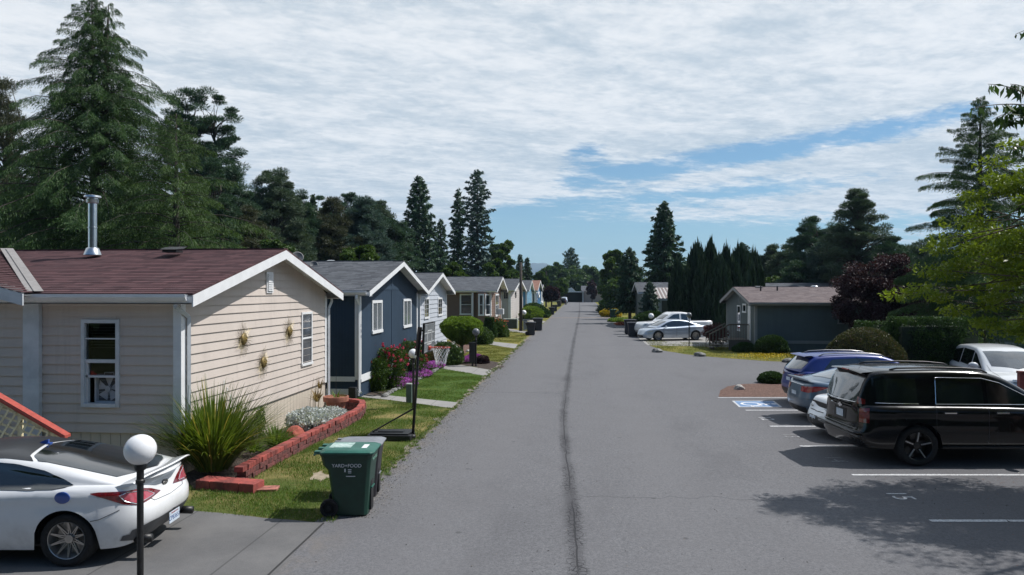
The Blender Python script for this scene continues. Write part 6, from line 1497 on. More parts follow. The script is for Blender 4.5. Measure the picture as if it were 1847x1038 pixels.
rock(1333, 703, .20, 'pale boulder on the mulch of the planting island', 'rock_pale', sz=.75); rock(533, 800, .24, 'red painted rock inside the flower bed behind the block wall', 'rock_red', D=16.7, z=.10, sz=.9)
rock(1186, 636, .32, 'grey boulder on the grass corner nearest the road', 'rock_grey', sz=.55); rock(1262, 643, .33, 'dark boulder on the grass edge left of the blue SUV', 'rock_grey', sz=.5); rock(1421, 654, .30, 'dark boulder at the grass edge just above the blue SUV roof', 'rock_grey', sz=.5); rock(845, 635, .16, 'small white stone beside the mulch bed', 'rock_pale')
for k, (px, py, s_) in enumerate(((700, 822, .02), (857, 800, .03), (700, 940, .02))): pass
x, y = AT(1842, 19.0); mb = MB(); mb.box(-.07, .07, -.07, .07, 0, 1.30); mb.box(-.085, .085, -.085, .085, 1.30, 1.36); o = mb.build('wooden_post', mat('post_maroon', (.16, .045, .04), .7, .3, 5), None, bevel=.01); o.location = (x, y, .012); tag(o, 'short maroon wooden post at the right edge behind the black SUV', 'post')
# black garden hose lying by the blue house path
hp = [G(*p) for p in ((560, 700), (600, 704), (640, 708), (668, 707), (690, 713), (672, 716), (640, 712))]; mb = MB(); mb.tube([(p[0], p[1], .03) for p in hp], .016, 6); tag(mb.build('garden_hose', MATS['rubber'], smooth=True), 'black hose lying along the path of the blue house', 'hose')
mb = MB(); x, y = bX - .12, bA - .30; mb.box(x - .12, x + .12, y - .1, y + .1, 0, .40); tag(mb.build('downpipe_bucket', MATS['black_plastic'], bevel=.02), 'small black box at the foot of the blue house downpipe', 'box')
# ================================================================ PLANTS
leafmat('needle_deodar', (0.027, 0.068, 0.027), (0.083, 0.158, 0.042), .25); leafmat('needle_dark', (0.025, 0.060, 0.036), (0.074, 0.135, 0.069), .18); leafmat('needle_pine', (0.042, 0.073, 0.050), (0.106, 0.150, 0.086), .2)
leafmat('needle_brown', (.040, .052, .028), (.090, .095, .050), .2); leafmat('needle_blue', (0.040, 0.079, 0.068), (0.101, 0.158, 0.124), .18); leafmat('thuja', (0.011, 0.028, 0.014), (0.031, 0.063, 0.025), .12)
leafmat('leaf_bright', (.09, .15, .014), (.28, .36, .035), .42, .4); leafmat('leaf_green', (.035, .075, .014), (.09, .15, .03), .35); leafmat('leaf_mid', (0.035, 0.078, 0.022), (0.094, 0.156, 0.040), .3)
leafmat('leaf_plum', (.020, .009, .014), (.058, .024, .038), .3); leafmat('leaf_maple', (.06, .012, .016), (.15, .04, .045), .35); leafmat('leaf_cherry', (.018, .05, .012), (.06, .12, .022), .4, .35)
leafmat('leaf_box', (0.022, 0.054, 0.014), (0.054, 0.108, 0.026), .25); leafmat('leaf_dome', (.045, .055, .022), (.11, .115, .05), .25, c3=(.16, .10, .08)); leafmat('leaf_hedge', (0.018, 0.047, 0.013), (0.065, 0.124, 0.026), .25)
leafmat('leaf_clipped', (.08, .15, .022), (.26, .38, .06), .4); leafmat('blade_green', (.04, .085, .016), (.19, .26, .042), .4, .35, c3=(.42, .36, .10)); leafmat('blade_lily', (.06, .12, .018), (.16, .24, .04), .35)
leafmat('leaf_silver', (.38, .42, .43), (.72, .75, .74), .15); leafmat('petal_purple', (.32, .06, .38), (.55, .16, .62), .25); leafmat('petal_red', (.50, .03, .08), (.65, .10, .20), .25); leafmat('petal_pink', (.5, .14, .22), (.7, .32, .38), .25)
leafmat('petal_yellow', (.42, .30, .015), (.62, .48, .03), .25); leafmat('petal_white', (.5, .52, .56), (.75, .76, .8), .25); leafmat('petal_orange', (.45, .10, .04), (.6, .22, .12), .25); leafmat('straw', (.22, .15, .06), (.38, .28, .13), .2)
leafmat('grass_blade', (.06, .12, .018), (.16, .25, .045), .35, c3=(.32, .27, .12)); leafmat('grass_dry', (.09, .12, .02), (.22, .22, .05), .3)
leafmat('twig_dark', (.02, .022, .012), (.035, .035, .02), .0)
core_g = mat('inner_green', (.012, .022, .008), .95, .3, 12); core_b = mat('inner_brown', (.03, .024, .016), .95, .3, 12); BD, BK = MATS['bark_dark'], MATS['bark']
def treeD(px, D): return AT(px, D)
def hgt(py, D): return ZP(py, D)

# --- big deodar behind the beige house
x, y = AT(178, 30); conifer('deodar_cedar', hgt(-6, 30), 6.5, 11, MATS['needle_deodar'], BD, (x, y), 'huge drooping cedar with twin tips towering behind the beige house', z0=1.2, nb=330, dens=380, size=.11, droop=.50, up=.38, power=.95, gaps=.42, tops=2, wid=.34, hang=.75, tip_up=-.08, sprayw=.11, longs=((.60, pi - .5, 4.4), (.66, pi - .2, 3.0), (.50, -.4, 4.2), (.70, -.3, 2.4)), rz=.5)
x, y = AT(318, 27.5); conifer('deodar_cedar', hgt(205, 27.5), 4.1, 12, leafmat('needle_lime', (.03, .07, .02), (.10, .17, .04), .3), BD, (x, y), 'lighter green lower cedar at the right foot of the huge cedar', z0=1.2, nb=140, dens=300, size=.10, droop=.5, up=.35, power=.75, gaps=.35, wid=.30, hang=.95, rz=2, sprayw=.11)
x, y = AT(70, 33); conifer('deodar_cedar', hgt(285, 33), 4.2, 13, MATS['needle_deodar'], BD, (x, y), 'dark cedar left of the huge cedar above the red roof', z0=1, nb=120, dens=220, size=.11, sprayw=.12, droop=.45, up=.35, power=.8, wid=.30, hang=.7, gaps=.35, rz=1)
def pine(px, D, top, w, lb, seed, m='needle_pine', ncl=60, per=150, z0f=.18, rz=0, size=None, clr=None, thr=.25, name='pine_tree', bottom=None):
    x, y = AT(px, D); h = hgt(top, D); r = w * D / 1300; zb = h * z0f; ncl = int(ncl * 2.6); per = int(per * 1.9); cz = (h + zb) / 2
    return clumptree(name, (x, y), lb, seed, MATS[m], BD, h, (0, 0, cz, r, r, (h - zb) / 2), ncl, per, clr or r * .19, size or .012 * D ** .75 * .48, 'pine tree', needle=True, flat=.5, trunk_r=.25, fork=.5, aspect=.15, thr=thr, rz=rz, taper=.6)
pine(15, 44, 135, 95, 'tall brownish pine at the left edge behind the cedar', 21, 'needle_brown', 80, 240)
pine(-60, 40, 210, 110, 'pine cut by the left edge of the view', 22, 'needle_brown', 60, 220)
for px, D, top, w, sd, m, lb in ((105, 44, 255, 80, 311, 'needle_dark', 'dark pine hidden behind the huge cedar, left of its trunk'), (235, 44, 270, 80, 312, 'needle_dark', 'dark pine hidden behind the huge cedar, right of its trunk'), (452, 78, 335, 62, 301, 'needle_dark', 'dark pine filling the gap left of the broad rugged pine'), (528, 82, 352, 60, 302, 'needle_pine', 'distant pine between the broad rugged pine and the lower ragged one'), (572, 80, 352, 58, 303, 'needle_dark', 'distant dark pine left of the brownish pine'),
        (628, 84, 345, 58, 304, 'needle_dark', 'distant dark pine between the brownish and the blue green pines'), (684, 84, 362, 56, 305, 'needle_pine', 'distant pine right behind the blue green feathery pine'), (722, 88, 388, 44, 306, 'needle_dark', 'distant low pine at the left foot of the tall conical conifer'),
        (1425, 82, 432, 46, 307, 'needle_pine', 'distant pine between the wide low pine and the dark pine on the right'), (1508, 78, 398, 52, 308, 'needle_dark', 'distant dark pine left of the tallest right hand pine'), (1655, 72, 432, 62, 309, 'needle_pine', 'distant pine behind the long limbed pine on the right'), (1368, 95, 462, 36, 310, 'needle_dark', 'distant pine tip at the right end of the columnar row')):
    pine(px, D, top, w, lb, sd, m, 60, 170)
# two tall thin firs
for px, top, w, sd, lb in ((338, 150, 44, 31, 'tall thin fir with open layered branches, left of the close pair'), (386, 160, 46, 32, 'tall thin fir with bare upper trunk, right of the close pair')):
    D = 60; x, y = AT(px, D); h = hgt(top, D); r = w * D / 1300
    clumptree('fir_tree', (x, y), lb, sd, MATS['needle_dark'], BD, h, (0, 0, h * .66, r, r, h * .34), 110, 420, .80, .15, 'fir tree', needle=True, flat=.38, trunk_r=.22, fork=.75, aspect=.16, thr=.05)
pine(420, 52, 300, 70, 'dense dark pine just right of the two thin firs', 23, 'needle_dark', 70, 240)
pine(495, 60, 288, 72, 'broad rugged pine rising above the gable of the beige house', 24, 'needle_pine', 85, 240)
pine(540, 64, 345, 58, 'lower pine with ragged right side behind the blue house roof', 25, 'needle_dark', 70, 220)
pine(600, 66, 350, 62, 'brownish pine over the blue house roof', 26, 'needle_brown', 70, 220)
pine(655, 68, 352, 66, 'blue green feathery pine above the blue house gable', 27, 'needle_blue', 80, 230)
pine(700, 72, 385, 55, 'small dark pine left of the tall conical conifer', 28, 'needle_dark', 60, 200)
pine(455, 48, 372, 75, 'low dark pine filling the gap above the gable peak', 29, 'needle_brown', 60, 220)
pine(380, 46, 285, 65, 'dark pine standing under the two thin firs', 30, 'needle_dark', 70, 230)
def cone(px, D, top, w, lb, seed, m='needle_dark', nb=110, dens=34, size=.34, z0=.5, power=.9, up=.15, droop=.15, rz=0, name='conifer_tree', gaps=.18, **k):
    x, y = AT(px, D); return conifer(name, hgt(top, D), w * D / 1300, seed, MATS[m], BD, (x, y), lb, z0=z0, nb=nb, dens=dens, size=size, up=up, droop=droop, power=power, gaps=gaps, wid=.34, hang=.25, rz=rz, **k)
cone(756, 95, 318, 50, 'dense pointed conifer, tallest above the pale grey house', 41, nb=190, dens=30, size=.5, power=.62, up=.5, droop=.15)
cone(795, 98, 395, 26, 'short dark conifer leaning on the dense pointed one', 42, nb=110, size=.45, power=.6, up=.5)
cone(826, 108, 340, 21, 'slender conifer, shorter of the pair above the brown house', 43, nb=130, dens=34, size=.5, power=.45, up=.3, gaps=.35)
cone(861, 110, 308, 31, 'tall lacy conifer, taller of the pair above the brown house', 44, 'needle_blue', nb=170, dens=28, size=.52, power=.35, up=.3, gaps=.45)
cone(938, 135, 458, 13, 'pointed conifer, left of the twin tips over the sky blue house', 45, nb=80, size=.5, power=.5, up=.5); cone(951, 136, 464, 14, 'pointed conifer, right of the twin tips over the sky blue house', 46, nb=80, size=.5, power=.5, up=.5)
cone(1030, 262, 447, 27, 'broad pointed fir standing above the far end of the road', 47, nb=110, size=.85, power=.6, up=.45, dens=14)
cone(1198, 88, 362, 50, 'big broad conifer right of the road towering over the awning house', 48, nb=200, dens=32, size=.48, power=.72, up=.35, droop=.25, gaps=.25)
cone(1172, 62, 508, 24, 'small bushy conifer before the grey awning house', 49, 'needle_blue', nb=90, dens=60, size=.24, power=.55, up=.4, z0=.1)
cone(1340, 92, 438, 36, 'blue green conifer tip over the columnar hedge row', 50, 'needle_blue', nb=110, dens=26, size=.42, power=.6, up=.5)
# dark spruce with bare lower trunk by the right kerb
D = 76; x, y = AT(1136, D); conifer('spruce_tree', hgt(446, D), 2.1, 51, MATS['needle_dark'], BK, (x, y), 'dark spruce with bare lower trunk at the right kerb throwing shade on the road', z0=1.6, nb=110, dens=55, size=.30, up=.15, droop=.2, power=.55, gaps=.35, wid=.3, hang=.4)
# deciduous trees of the middle and far distance
def leafy(px, D, top, bot, w, lb, seed, m='leaf_green', ncl=40, per=120, name='leafy_tree', size=None, thr=.35, trunk=True, cat='tree', clr=None, flat=.75):
    x, y = AT(px, D); zt, zb = hgt(top, D), max(.2, hgt(bot, D)); r = w * D / 1300 / 2
    return clumptree(name, (x, y), lb, seed, MATS[m], BK, zt, (0, 0, (zt + zb) / 2, r, r, (zt - zb) / 2), int(ncl * 1.5), int(per * 2.2), clr or r * .28, size or .0024 * D, cat, trunk_r=.12 + r * .03, fork=.3, aspect=.55, thr=thr, flat=flat)
leafy(648, 46, 444, 500, 70, 'bright green leafy tree peeping over the blue house ridge', 61, 'leaf_green', 36, 160)
leafy(905, 120, 432, 520, 48, 'feathery green tree right of the lacy conifer', 62, 'leaf_green', 40, 140); leafy(893, 100, 472, 525, 44, 'yellow green bushy tree above the brown house gable', 63, 'leaf_green', 34, 130)
leafy(820, 78, 474, 520, 44, 'pale green bushy tree behind the pale grey house', 64, 'leaf_green', 30, 130); leafy(925, 108, 487, 520, 34, 'small green tree behind the cream house', 65, 'leaf_mid', 26, 110)
leafy(1002, 235, 474, 535, 50, 'round dark green tree left of the far end of the road', 66, 'leaf_mid', 46, 130); leafy(1030, 245, 484, 538, 60, 'wide green tree closing the view beside the carport', 67, 'leaf_mid', 46, 130)
leafy(1062, 255, 482, 535, 40, 'dark tree behind the pink house', 68, 'leaf_mid', 36, 120); leafy(1112, 118, 450, 560, 54, 'light green leafy tree on the right behind the dark spruce', 69, 'leaf_green', 50, 150); leafy(1100, 165, 484, 545, 40, 'small round green tree at the right of the far road end', 70, 'leaf_green', 34, 120)
leafy(1116, 104, 505, 572, 52, 'low dark green tree on the right beyond the yellow bush', 71, 'leaf_mid', 44, 130); leafy(1068, 208, 502, 541, 16, 'thin branched purplish tree before the pink house', 72, 'leaf_plum', 22, 60, thr=.1)
leafy(995, 138, 519, 543, 30, 'dark red leaved maple on the left near the far bins', 73, 'leaf_plum', 30, 160, name='red_maple'); leafy(1011, 160, 506, 536, 22, 'light green rounded tree just right of the red leaved maple', 74, 'leaf_green', 26, 130)
leafy(975, 150, 492, 535, 26, 'dark tree behind the azure house', 75, 'leaf_mid', 26, 110)
leafy(1525, 52, 557, 560, 10, 'x', 1) if False else None
leafy(1405, 70, 500, 530, 52, 'bright yellow green shrub top over the rear roof', 76, 'leaf_green', 24, 120)
leafy(500, 40, 432, 500, 60, 'dim green tree in the gap behind the beige house ridge', 77, 'leaf_mid', 34, 150)
# pines on the right
pine(1394, 86, 440, 34, 'wide low pine over the right end of the columnar hedge', 81, 'needle_pine', 60, 170, z0f=.25); pine(1462, 74, 392, 56, 'dark pine left of the tallest pine above the grey green house', 82, 'needle_dark', 75, 200)
pine(1548, 62, 330, 68, 'tallest pine above the grey green house with an open crown', 83, 'needle_pine', 90, 220, thr=.1); pine(1605, 60, 425, 60, 'pine with long right limb behind the purple plum tree', 84, 'needle_dark', 70, 200); pine(1500, 66, 410, 60, 'dense lower pine behind the grey green house roof', 85, 'needle_blue', 70, 210); pine(1440, 66, 470, 50, 'low dark pine behind the rear roof', 86, 'needle_dark', 50, 180)
pine(1690, 58, 470, 70, 'dark pine behind the side grey house', 87, 'needle_dark', 60, 200); pine(1800, 50, 430, 90, 'dark pine at the right edge behind the bright green tree', 88, 'needle_dark', 70, 220)
# deodar on the right
D = 33; x, y = AT(1768, D); conifer('deodar_cedar', hgt(176, D), 4.3, 14, MATS['needle_deodar'], BD, (x, y), 'tall drooping cedar with long spreading limbs at the right edge', z0=1.5, nb=210, dens=380, size=.11, droop=.40, up=.46, power=.85, gaps=.35, wid=.36, hang=.6, rz=.9, sprayw=.11)
# columnar arborvitae row
vit = []
protos = []
for k in range(3):
    f = lambda t, k=k: (min(1, (t + .03) * 5) * (1 - max(0, (t - .45) / .55) ** (2.4 + .5 * k) * .90))
    protos.append(shellplant('arborvitae', (0, 0), 'x', 90 + k, MATS['thuja'], 5200, .10, f, .62, .62, 1.0, 'columnar tree', 'columnar evergreens in a dark row', jag=.18, depth=.25, upw=.7, core=core_g, ns=1.4))
row = [(1222, 478, 58), (1241, 492, 57), (1257, 452, 60), (1268, 470, 56), (1282, 448, 57), (1297, 472, 55), (1310, 455, 59), (1322, 478, 56), (1334, 456, 57), (1347, 468, 58), (1360, 462, 60)]
names = ['far left, alone beside the awning', 'short, second from the awning', 'third from the awning, tall and pointed', 'fourth from the awning, low shoulder', 'tallest, just right of the pickup cab', 'sixth from the awning', 'seventh from the awning, behind its neighbours', 'shortest of the right half', 'ninth from the awning above the steps', 'tenth from the awning', 'last of the row next to the grey green house roof']
for k, ((px, top, D), nm) in enumerate(zip(row, names)):
    x, y = AT(px, D); h = hgt(top, D); p = protos[k % 3]; lb = 'dark columnar evergreen, ' + nm; w = 1.15 + .25 * ((k * 7) % 3) / 2
    if k < 3: p.location = (x, y, 0); p.scale = (w, w, h); p['label'] = lb; p.rotation_euler.z = k
    else: dup(p, (x, y), lb, k * 1.3, (w, w, h))
# purple plum, Japanese maple
x, y = AT(1592, 38); clumptree('plum_tree', (x, y), 'dark purple leaved plum tree over the grey green house roof', 101, MATS['leaf_plum'], BD, 5.2, (0, 0, 3.0, 2.45, 2.1, 2.3), 170, 330, .50, .062, 'tree', trunk_r=.14, thr=.3, aspect=.55)
x, y = AT(1291, 45.5); clumptree('japanese_maple', (x, y), 'low reddish Japanese maple in front of the wooden steps', 102, MATS['leaf_maple'], BD, 1.5, (0, 0, .80, .75, .7, .5), 34, 220, .34, .05, 'small tree', trunk_r=.06, thr=.3, aspect=.4, drp=.8)
# bright green tree at the right and the cherry overhead
x0_, y0_ = Wd(10.35, 12.1); x, y = Wd(12.4, 11.3); ox, oy = x0_ - x, y0_ - y; clumptree('bright_green_tree', (x, y), 'bright yellow green leafy tree leaning in from the right edge above the parked cars', 103, MATS['leaf_bright'], BK, 6.6, (-.1 + ox, oy, 4.3, 2.3, 1.8, 2.15), 330, 200, .31, .041, 'tree', trunk_r=.13, thr=.25, aspect=.42, flat=.40, drp=.15,
    extra=[(a * .9 + ox, b * .9 + oy, 3.5 + (c - 3.5) * .9) for a, b, c in [(-3.3, .1, 4.3), (-3.0, 0, 4.8), (-2.7, .1, 5.3), (-3.5, 0, 3.9), (-3.1, .3, 4.5), (-2.9, -.2, 4.1), (-2.4, 0, 5.9), (-2.0, .1, 6.3), (-2.7, .2, 3.5), (-2.4, 0, 3.2), (-4.0, .2, 3.40), (-3.7, -.1, 3.5), (-3.3, .1, 3.35), (-2.9, .3, 3.1), (-2.6, -.2, 2.9), (-2.3, .2, 2.75), (-2.0, -.3, 2.7), (-1.6, -.2, 2.65), (-3.2, .1, 3.8), (-2.9, .2, 4.0)]])
tx, ty = Wd(12.2, 10.6)
def rel(px, py, D): a = AT(px, D); return (a[0] - tx, a[1] - ty, ZP(py, D))
clumptree('cherry_tree', (tx, ty), 'cherry tree at the right edge whose dark leafy twigs hang into the sky', 104, MATS['leaf_cherry'], BK, 7.5, (0, .6, 5.6, 3.0, 3.3, 1.9), 85, 120, .52, .062, 'tree', trunk_r=.17, thr=.2, aspect=.38, flat=.6, drp=.9)
R = np.random.default_rng(77); Cs, Us, Vs = [], [], []; mb = MB(); root = [o for o in bpy.data.objects if o.name == 'cherry_tree'][0]
def twig(a, b, nl, first=.35, sz=.058):
    a, b = np.array(a), np.array(b); mid = (a + b) / 2 + np.array([0, 0, .12]); P = [a * (1 - t) ** 2 + 2 * mid * t * (1 - t) + b * t * t for t in np.linspace(0, 1, 7)]
    mb.tube([tuple(p) for p in P], [.011, .009, .008, .007, .005, .004, .003], 5, False)
    for t in R.uniform(first, 1, nl):
        p = a * (1 - t) ** 2 + 2 * mid * t * (1 - t) + b * t * t; u = unit(np.array([R.normal() * .5, R.normal() * .5, -.9 + R.normal() * .35])); s = sz * R.uniform(.7, 1.25)
        Cs.append(p + u * s * 1.05); Us.append(u * s); Vs.append(unit(np.cross(u, R.normal(size=3))) * s * .36)
src = rel(1990, 175, 8.6)
for pts, nl in ((((1900, 200, 8.2), (1752, 196, 7.6)), 34), (((1880, 190, 8.2), (1782, 152, 7.8)), 22), (((1880, 205, 8.2), (1790, 216, 7.8)), 30), (((1890, 190, 8.2), (1822, 152, 8.0)), 26), (((1895, 220, 8.2), (1808, 222, 8.0)), 34), (((1890, 205, 8.0), (1838, 196, 7.9)), 36), (((1900, 290, 8.4), (1826, 266, 8.2)), 30), (((1905, 300, 8.4), (1836, 282, 8.2)), 30), (((1910, 60, 8.4), (1832, 62, 8.2)), 16), (((1900, 340, 8.6), (1812, 400, 8.6)), 18), (((1900, 380, 8.6), (1835, 372, 8.6)), 26)):
    twig(rel(*pts[0]), rel(*pts[1]), nl); mb.tube([rel(*pts[0]), rel((pts[0][0] + 2010) / 2, pts[0][1] * .6 + 70, 8.6), rel(2050, 190, 9.0)], [.011, .016, .024], 5, False)
mb.tube([rel(2050, 190, 9.0), rel(2200, 260, 9.6), (0, .3, 4.6)], [.026, .04, .07], 6, False)
mb.build('twigs', BK, root, smooth=True); leaf_mesh('hanging_leaves', np.array(Cs), np.array(Us), np.array(Vs), MATS['leaf_cherry'], root, fold=.35)
# --- shrubs and hedges of the right side
dome = lambda t: sqrt(max(0, 1 - (max(0, t - .30) / .70) ** 2)) * (1 if t > .25 else .86 + .56 * t)
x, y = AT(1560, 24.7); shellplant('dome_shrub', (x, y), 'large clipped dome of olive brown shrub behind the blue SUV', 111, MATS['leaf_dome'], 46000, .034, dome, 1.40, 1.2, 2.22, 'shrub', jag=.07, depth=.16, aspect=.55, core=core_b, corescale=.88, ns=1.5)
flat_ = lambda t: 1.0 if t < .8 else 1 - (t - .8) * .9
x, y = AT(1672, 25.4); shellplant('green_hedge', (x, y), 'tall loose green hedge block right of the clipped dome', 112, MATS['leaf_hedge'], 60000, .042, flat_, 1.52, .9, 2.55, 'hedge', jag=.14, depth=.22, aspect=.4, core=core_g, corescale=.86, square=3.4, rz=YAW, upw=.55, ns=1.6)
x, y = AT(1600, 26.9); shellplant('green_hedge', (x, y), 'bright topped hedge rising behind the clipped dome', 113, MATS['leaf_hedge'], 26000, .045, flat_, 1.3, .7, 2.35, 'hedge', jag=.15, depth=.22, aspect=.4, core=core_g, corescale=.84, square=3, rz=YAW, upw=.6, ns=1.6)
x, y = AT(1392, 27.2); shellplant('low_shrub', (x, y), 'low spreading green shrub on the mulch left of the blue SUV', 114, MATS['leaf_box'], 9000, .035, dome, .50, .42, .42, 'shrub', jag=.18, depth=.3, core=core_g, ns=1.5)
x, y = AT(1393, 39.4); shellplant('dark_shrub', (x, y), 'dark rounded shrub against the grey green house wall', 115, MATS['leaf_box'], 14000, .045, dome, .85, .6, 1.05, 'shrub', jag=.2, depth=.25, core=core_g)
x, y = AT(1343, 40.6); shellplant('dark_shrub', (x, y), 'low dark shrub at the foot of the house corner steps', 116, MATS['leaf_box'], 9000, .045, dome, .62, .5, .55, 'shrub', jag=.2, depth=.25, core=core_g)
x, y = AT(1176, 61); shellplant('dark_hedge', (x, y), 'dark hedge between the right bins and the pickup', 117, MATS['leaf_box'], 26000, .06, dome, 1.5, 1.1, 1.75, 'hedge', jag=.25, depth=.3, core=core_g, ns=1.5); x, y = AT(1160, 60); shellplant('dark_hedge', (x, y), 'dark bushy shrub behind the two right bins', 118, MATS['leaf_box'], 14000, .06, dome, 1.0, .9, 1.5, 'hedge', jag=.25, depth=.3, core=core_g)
x, y = AT(1102, 95); shellplant('yellow_bush', (x, y), 'round bright yellow bush on the right side of the road', 119, MATS['petal_yellow'], 6000, .09, dome, 1.5, 1.2, 1.15, 'shrub', jag=.15, depth=.25, core=core_g)
x, y = AT(1120, 80); shellplant('lime_shrub', (x, y), 'low lime green planting at the foot of the dark spruce', 120, MATS['leaf_clipped'], 6000, .07, dome, 1.5, 1.6, .45, 'shrub', jag=.2, depth=.3, core=core_g); x, y = AT(1128, 72); shellplant('red_flowers', (x, y), 'small red flowers beside the dark spruce trunk', 121, MATS['petal_orange'], 2500, .05, dome, 1.0, .7, .35, 'flowers', jag=.3, depth=.4, core=core_g)
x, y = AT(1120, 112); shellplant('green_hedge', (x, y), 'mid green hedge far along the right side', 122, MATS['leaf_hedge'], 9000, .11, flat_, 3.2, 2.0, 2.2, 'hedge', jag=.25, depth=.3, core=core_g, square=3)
for k, (px, D, s_, lb) in enumerate(((958, 86, 1.5, 'feathery rounded conifer bush, nearest of the clump before the azure house'), (972, 92, 1.4, 'feathery rounded conifer bush at the roadside end of the clump'), (962, 97, 1.7, 'taller feathery conifer bush behind the clump'))):
    x, y = AT(px, D); shellplant('juniper_bush', (x, y), lb, 123 + k, MATS['leaf_clipped'] if k == 0 else MATS['leaf_hedge'], 12000, .09, dome, s_ * .95, s_ * .9, s_ * 1.05, 'shrub', 'conifer bushes before the azure house', jag=.25, depth=.3, core=core_g)
# --- shrubs of the left side
x, y = AT(833, 35.2); shellplant('clipped_tree', (x, y), 'flat topped clipped round shrub on a short trunk before the brown house', 131, MATS['leaf_clipped'], 52000, .040, lambda t: (sin(min(1, t * 1.35) * pi * .5) ** .6) * (1 - max(0, (t - .62) / .38) ** 2 * .55), 1.08, 1.0, 1.35, 'shrub', jag=.16, depth=.25, upw=.5, core=core_g, z0=.85, corescale=.8, stem=(((0, 0, 0, .07), (.02, 0, .9, .06)), ((0, 0, .75, .05), (-.4, .1, 1.3, .03)), ((0, 0, .8, .05), (.4, 0, 1.35, .03))), ns=1.6)
x, y = AT(803, 34); s_ = shellplant('hydrangea', (x, y), 'loose shrub with pale bluish flower heads under the clipped round shrub', 132, MATS['leaf_mid'], 12000, .045, dome, .85, .75, 1.05, 'shrub', jag=.25, depth=.35, core=core_g)
def blossoms(root, n, rx, ry, z0, z1, size, m, seed, k=14, name='blossoms', cr=.05):
    R = np.random.default_rng(seed); c = R.uniform(-1, 1, (n, 3)); c[:, :2] = unit(c[:, :2]) * R.uniform(.45, 1.05, (n, 1)); c *= np.array([rx, ry, 0]); c[:, 2] = R.uniform(z0, z1, n)
    P = (c[:, None] + randdir(R, n * k).reshape(n, k, 3) * cr * R.uniform(.4, 1, (n, k, 1))).reshape(-1, 3); U = randdir(R, n * k); V = perp(R, U); s = size * R.uniform(.6, 1.2, (n * k, 1)); leaf_mesh(name, P, U * s, V * s * .8, m, root)
blossoms(s_, 42, .82, .7, .45, 1.05, .035, MATS['petal_white'], 5, 18, cr=.07)
x, y = AT(883, 50.5); shellplant('cone_shrub', (x, y), 'dark green upright shrub before the brown house bay', 133, MATS['leaf_hedge'], 14000, .05, lambda t: (min(1, t * 4 + .2)) * (1 - t * .45), .58, .55, 1.6, 'shrub', jag=.15, depth=.25, core=core_g)
x, y = AT(899, 54); s_ = shellplant('flowering_shrub', (x, y), 'shrub with orange red flowers left of the transformer box', 134, MATS['leaf_green'], 9000, .05, dome, .75, .9, 1.35, 'shrub', jag=.3, depth=.35, core=core_g); blossoms(s_, 34, .7, .8, .5, 1.4, .05, MATS['petal_orange'], 6)
x, y = AT(866, 47); s_ = shellplant('flowering_shrub', (x, y), 'leafy shrub with a few cream flowers below the bay window', 135, MATS['leaf_mid'], 9000, .05, dome, .9, .8, 1.15, 'shrub', jag=.25, depth=.3, core=core_g); blossoms(s_, 14, .7, .7, .7, 1.15, .05, MATS['petal_white'], 7)
# roses and purple flowers along the blue house
def rose(px, py, lb, seed, rx, ry, h, nb_, m='petal_red'):
    x, y = G(px, py); s_ = shellplant('rose_bush', (x, y), lb, seed, MATS['leaf_green'], 9000, .032, lambda t: .55 + .5 * sin(t * pi * .8), rx, ry, h, 'rose bush', 'rose bushes beside the blue house', jag=.4, depth=.7, power=.8, aspect=.5, ns=1.6)
    mb = MB(); R = random.Random(seed)
    for k in range(26): a = R.uniform(0, 2 * pi); r = R.uniform(.2, 1); mb.tube([(.05 * cos(a), .05 * sin(a), 0), (rx * r * cos(a) * .6, ry * r * sin(a) * .6, h * .6), (rx * r * cos(a), ry * r * sin(a), h * R.uniform(.85, 1.12))], [.010, .007, .003], 4, False)
    mb.build('stems', MATS['leaf_mid'], s_); blossoms(s_, nb_, rx * 1.0, ry * 1.0, h * .45, h * 1.1, .035, MATS[m], seed + 1, 16, cr=.045); blossoms(s_, nb_ // 3, rx, ry, h * .3, h, .03, MATS['petal_pink'], seed + 2, 14, 'pale_blossoms', .04); return s_
rose(704, 702, 'tall rose bush with many crimson blooms at the near corner of the blue house', 141, .62, .5, 1.45, 44); rose(681, 706, 'leafy left rose bush with few pink blooms against the white corner post', 142, .42, .5, 1.15, 10); rose(745, 681, 'second red rose bush behind the globe lamp', 143, .62, .6, 1.45, 34)
x, y = G(776, 662); shellplant('brown_shrub', (x, y), 'brownish rounded shrub at the far end of the rose bed', 144, leafmat('leaf_brown', (.05, .045, .015), (.14, .10, .04), .3), 9000, .035, dome, .55, .6, .75, 'shrub', jag=.2, depth=.3, core=core_b)
x, y = G(668, 707); bladeplant('tall_grass_plant', (x, y, 0), 'clump of tall green blades at the corner of the blue house', 145, MATS['blade_lily'], 130, .85, .011, .55, 'plant')
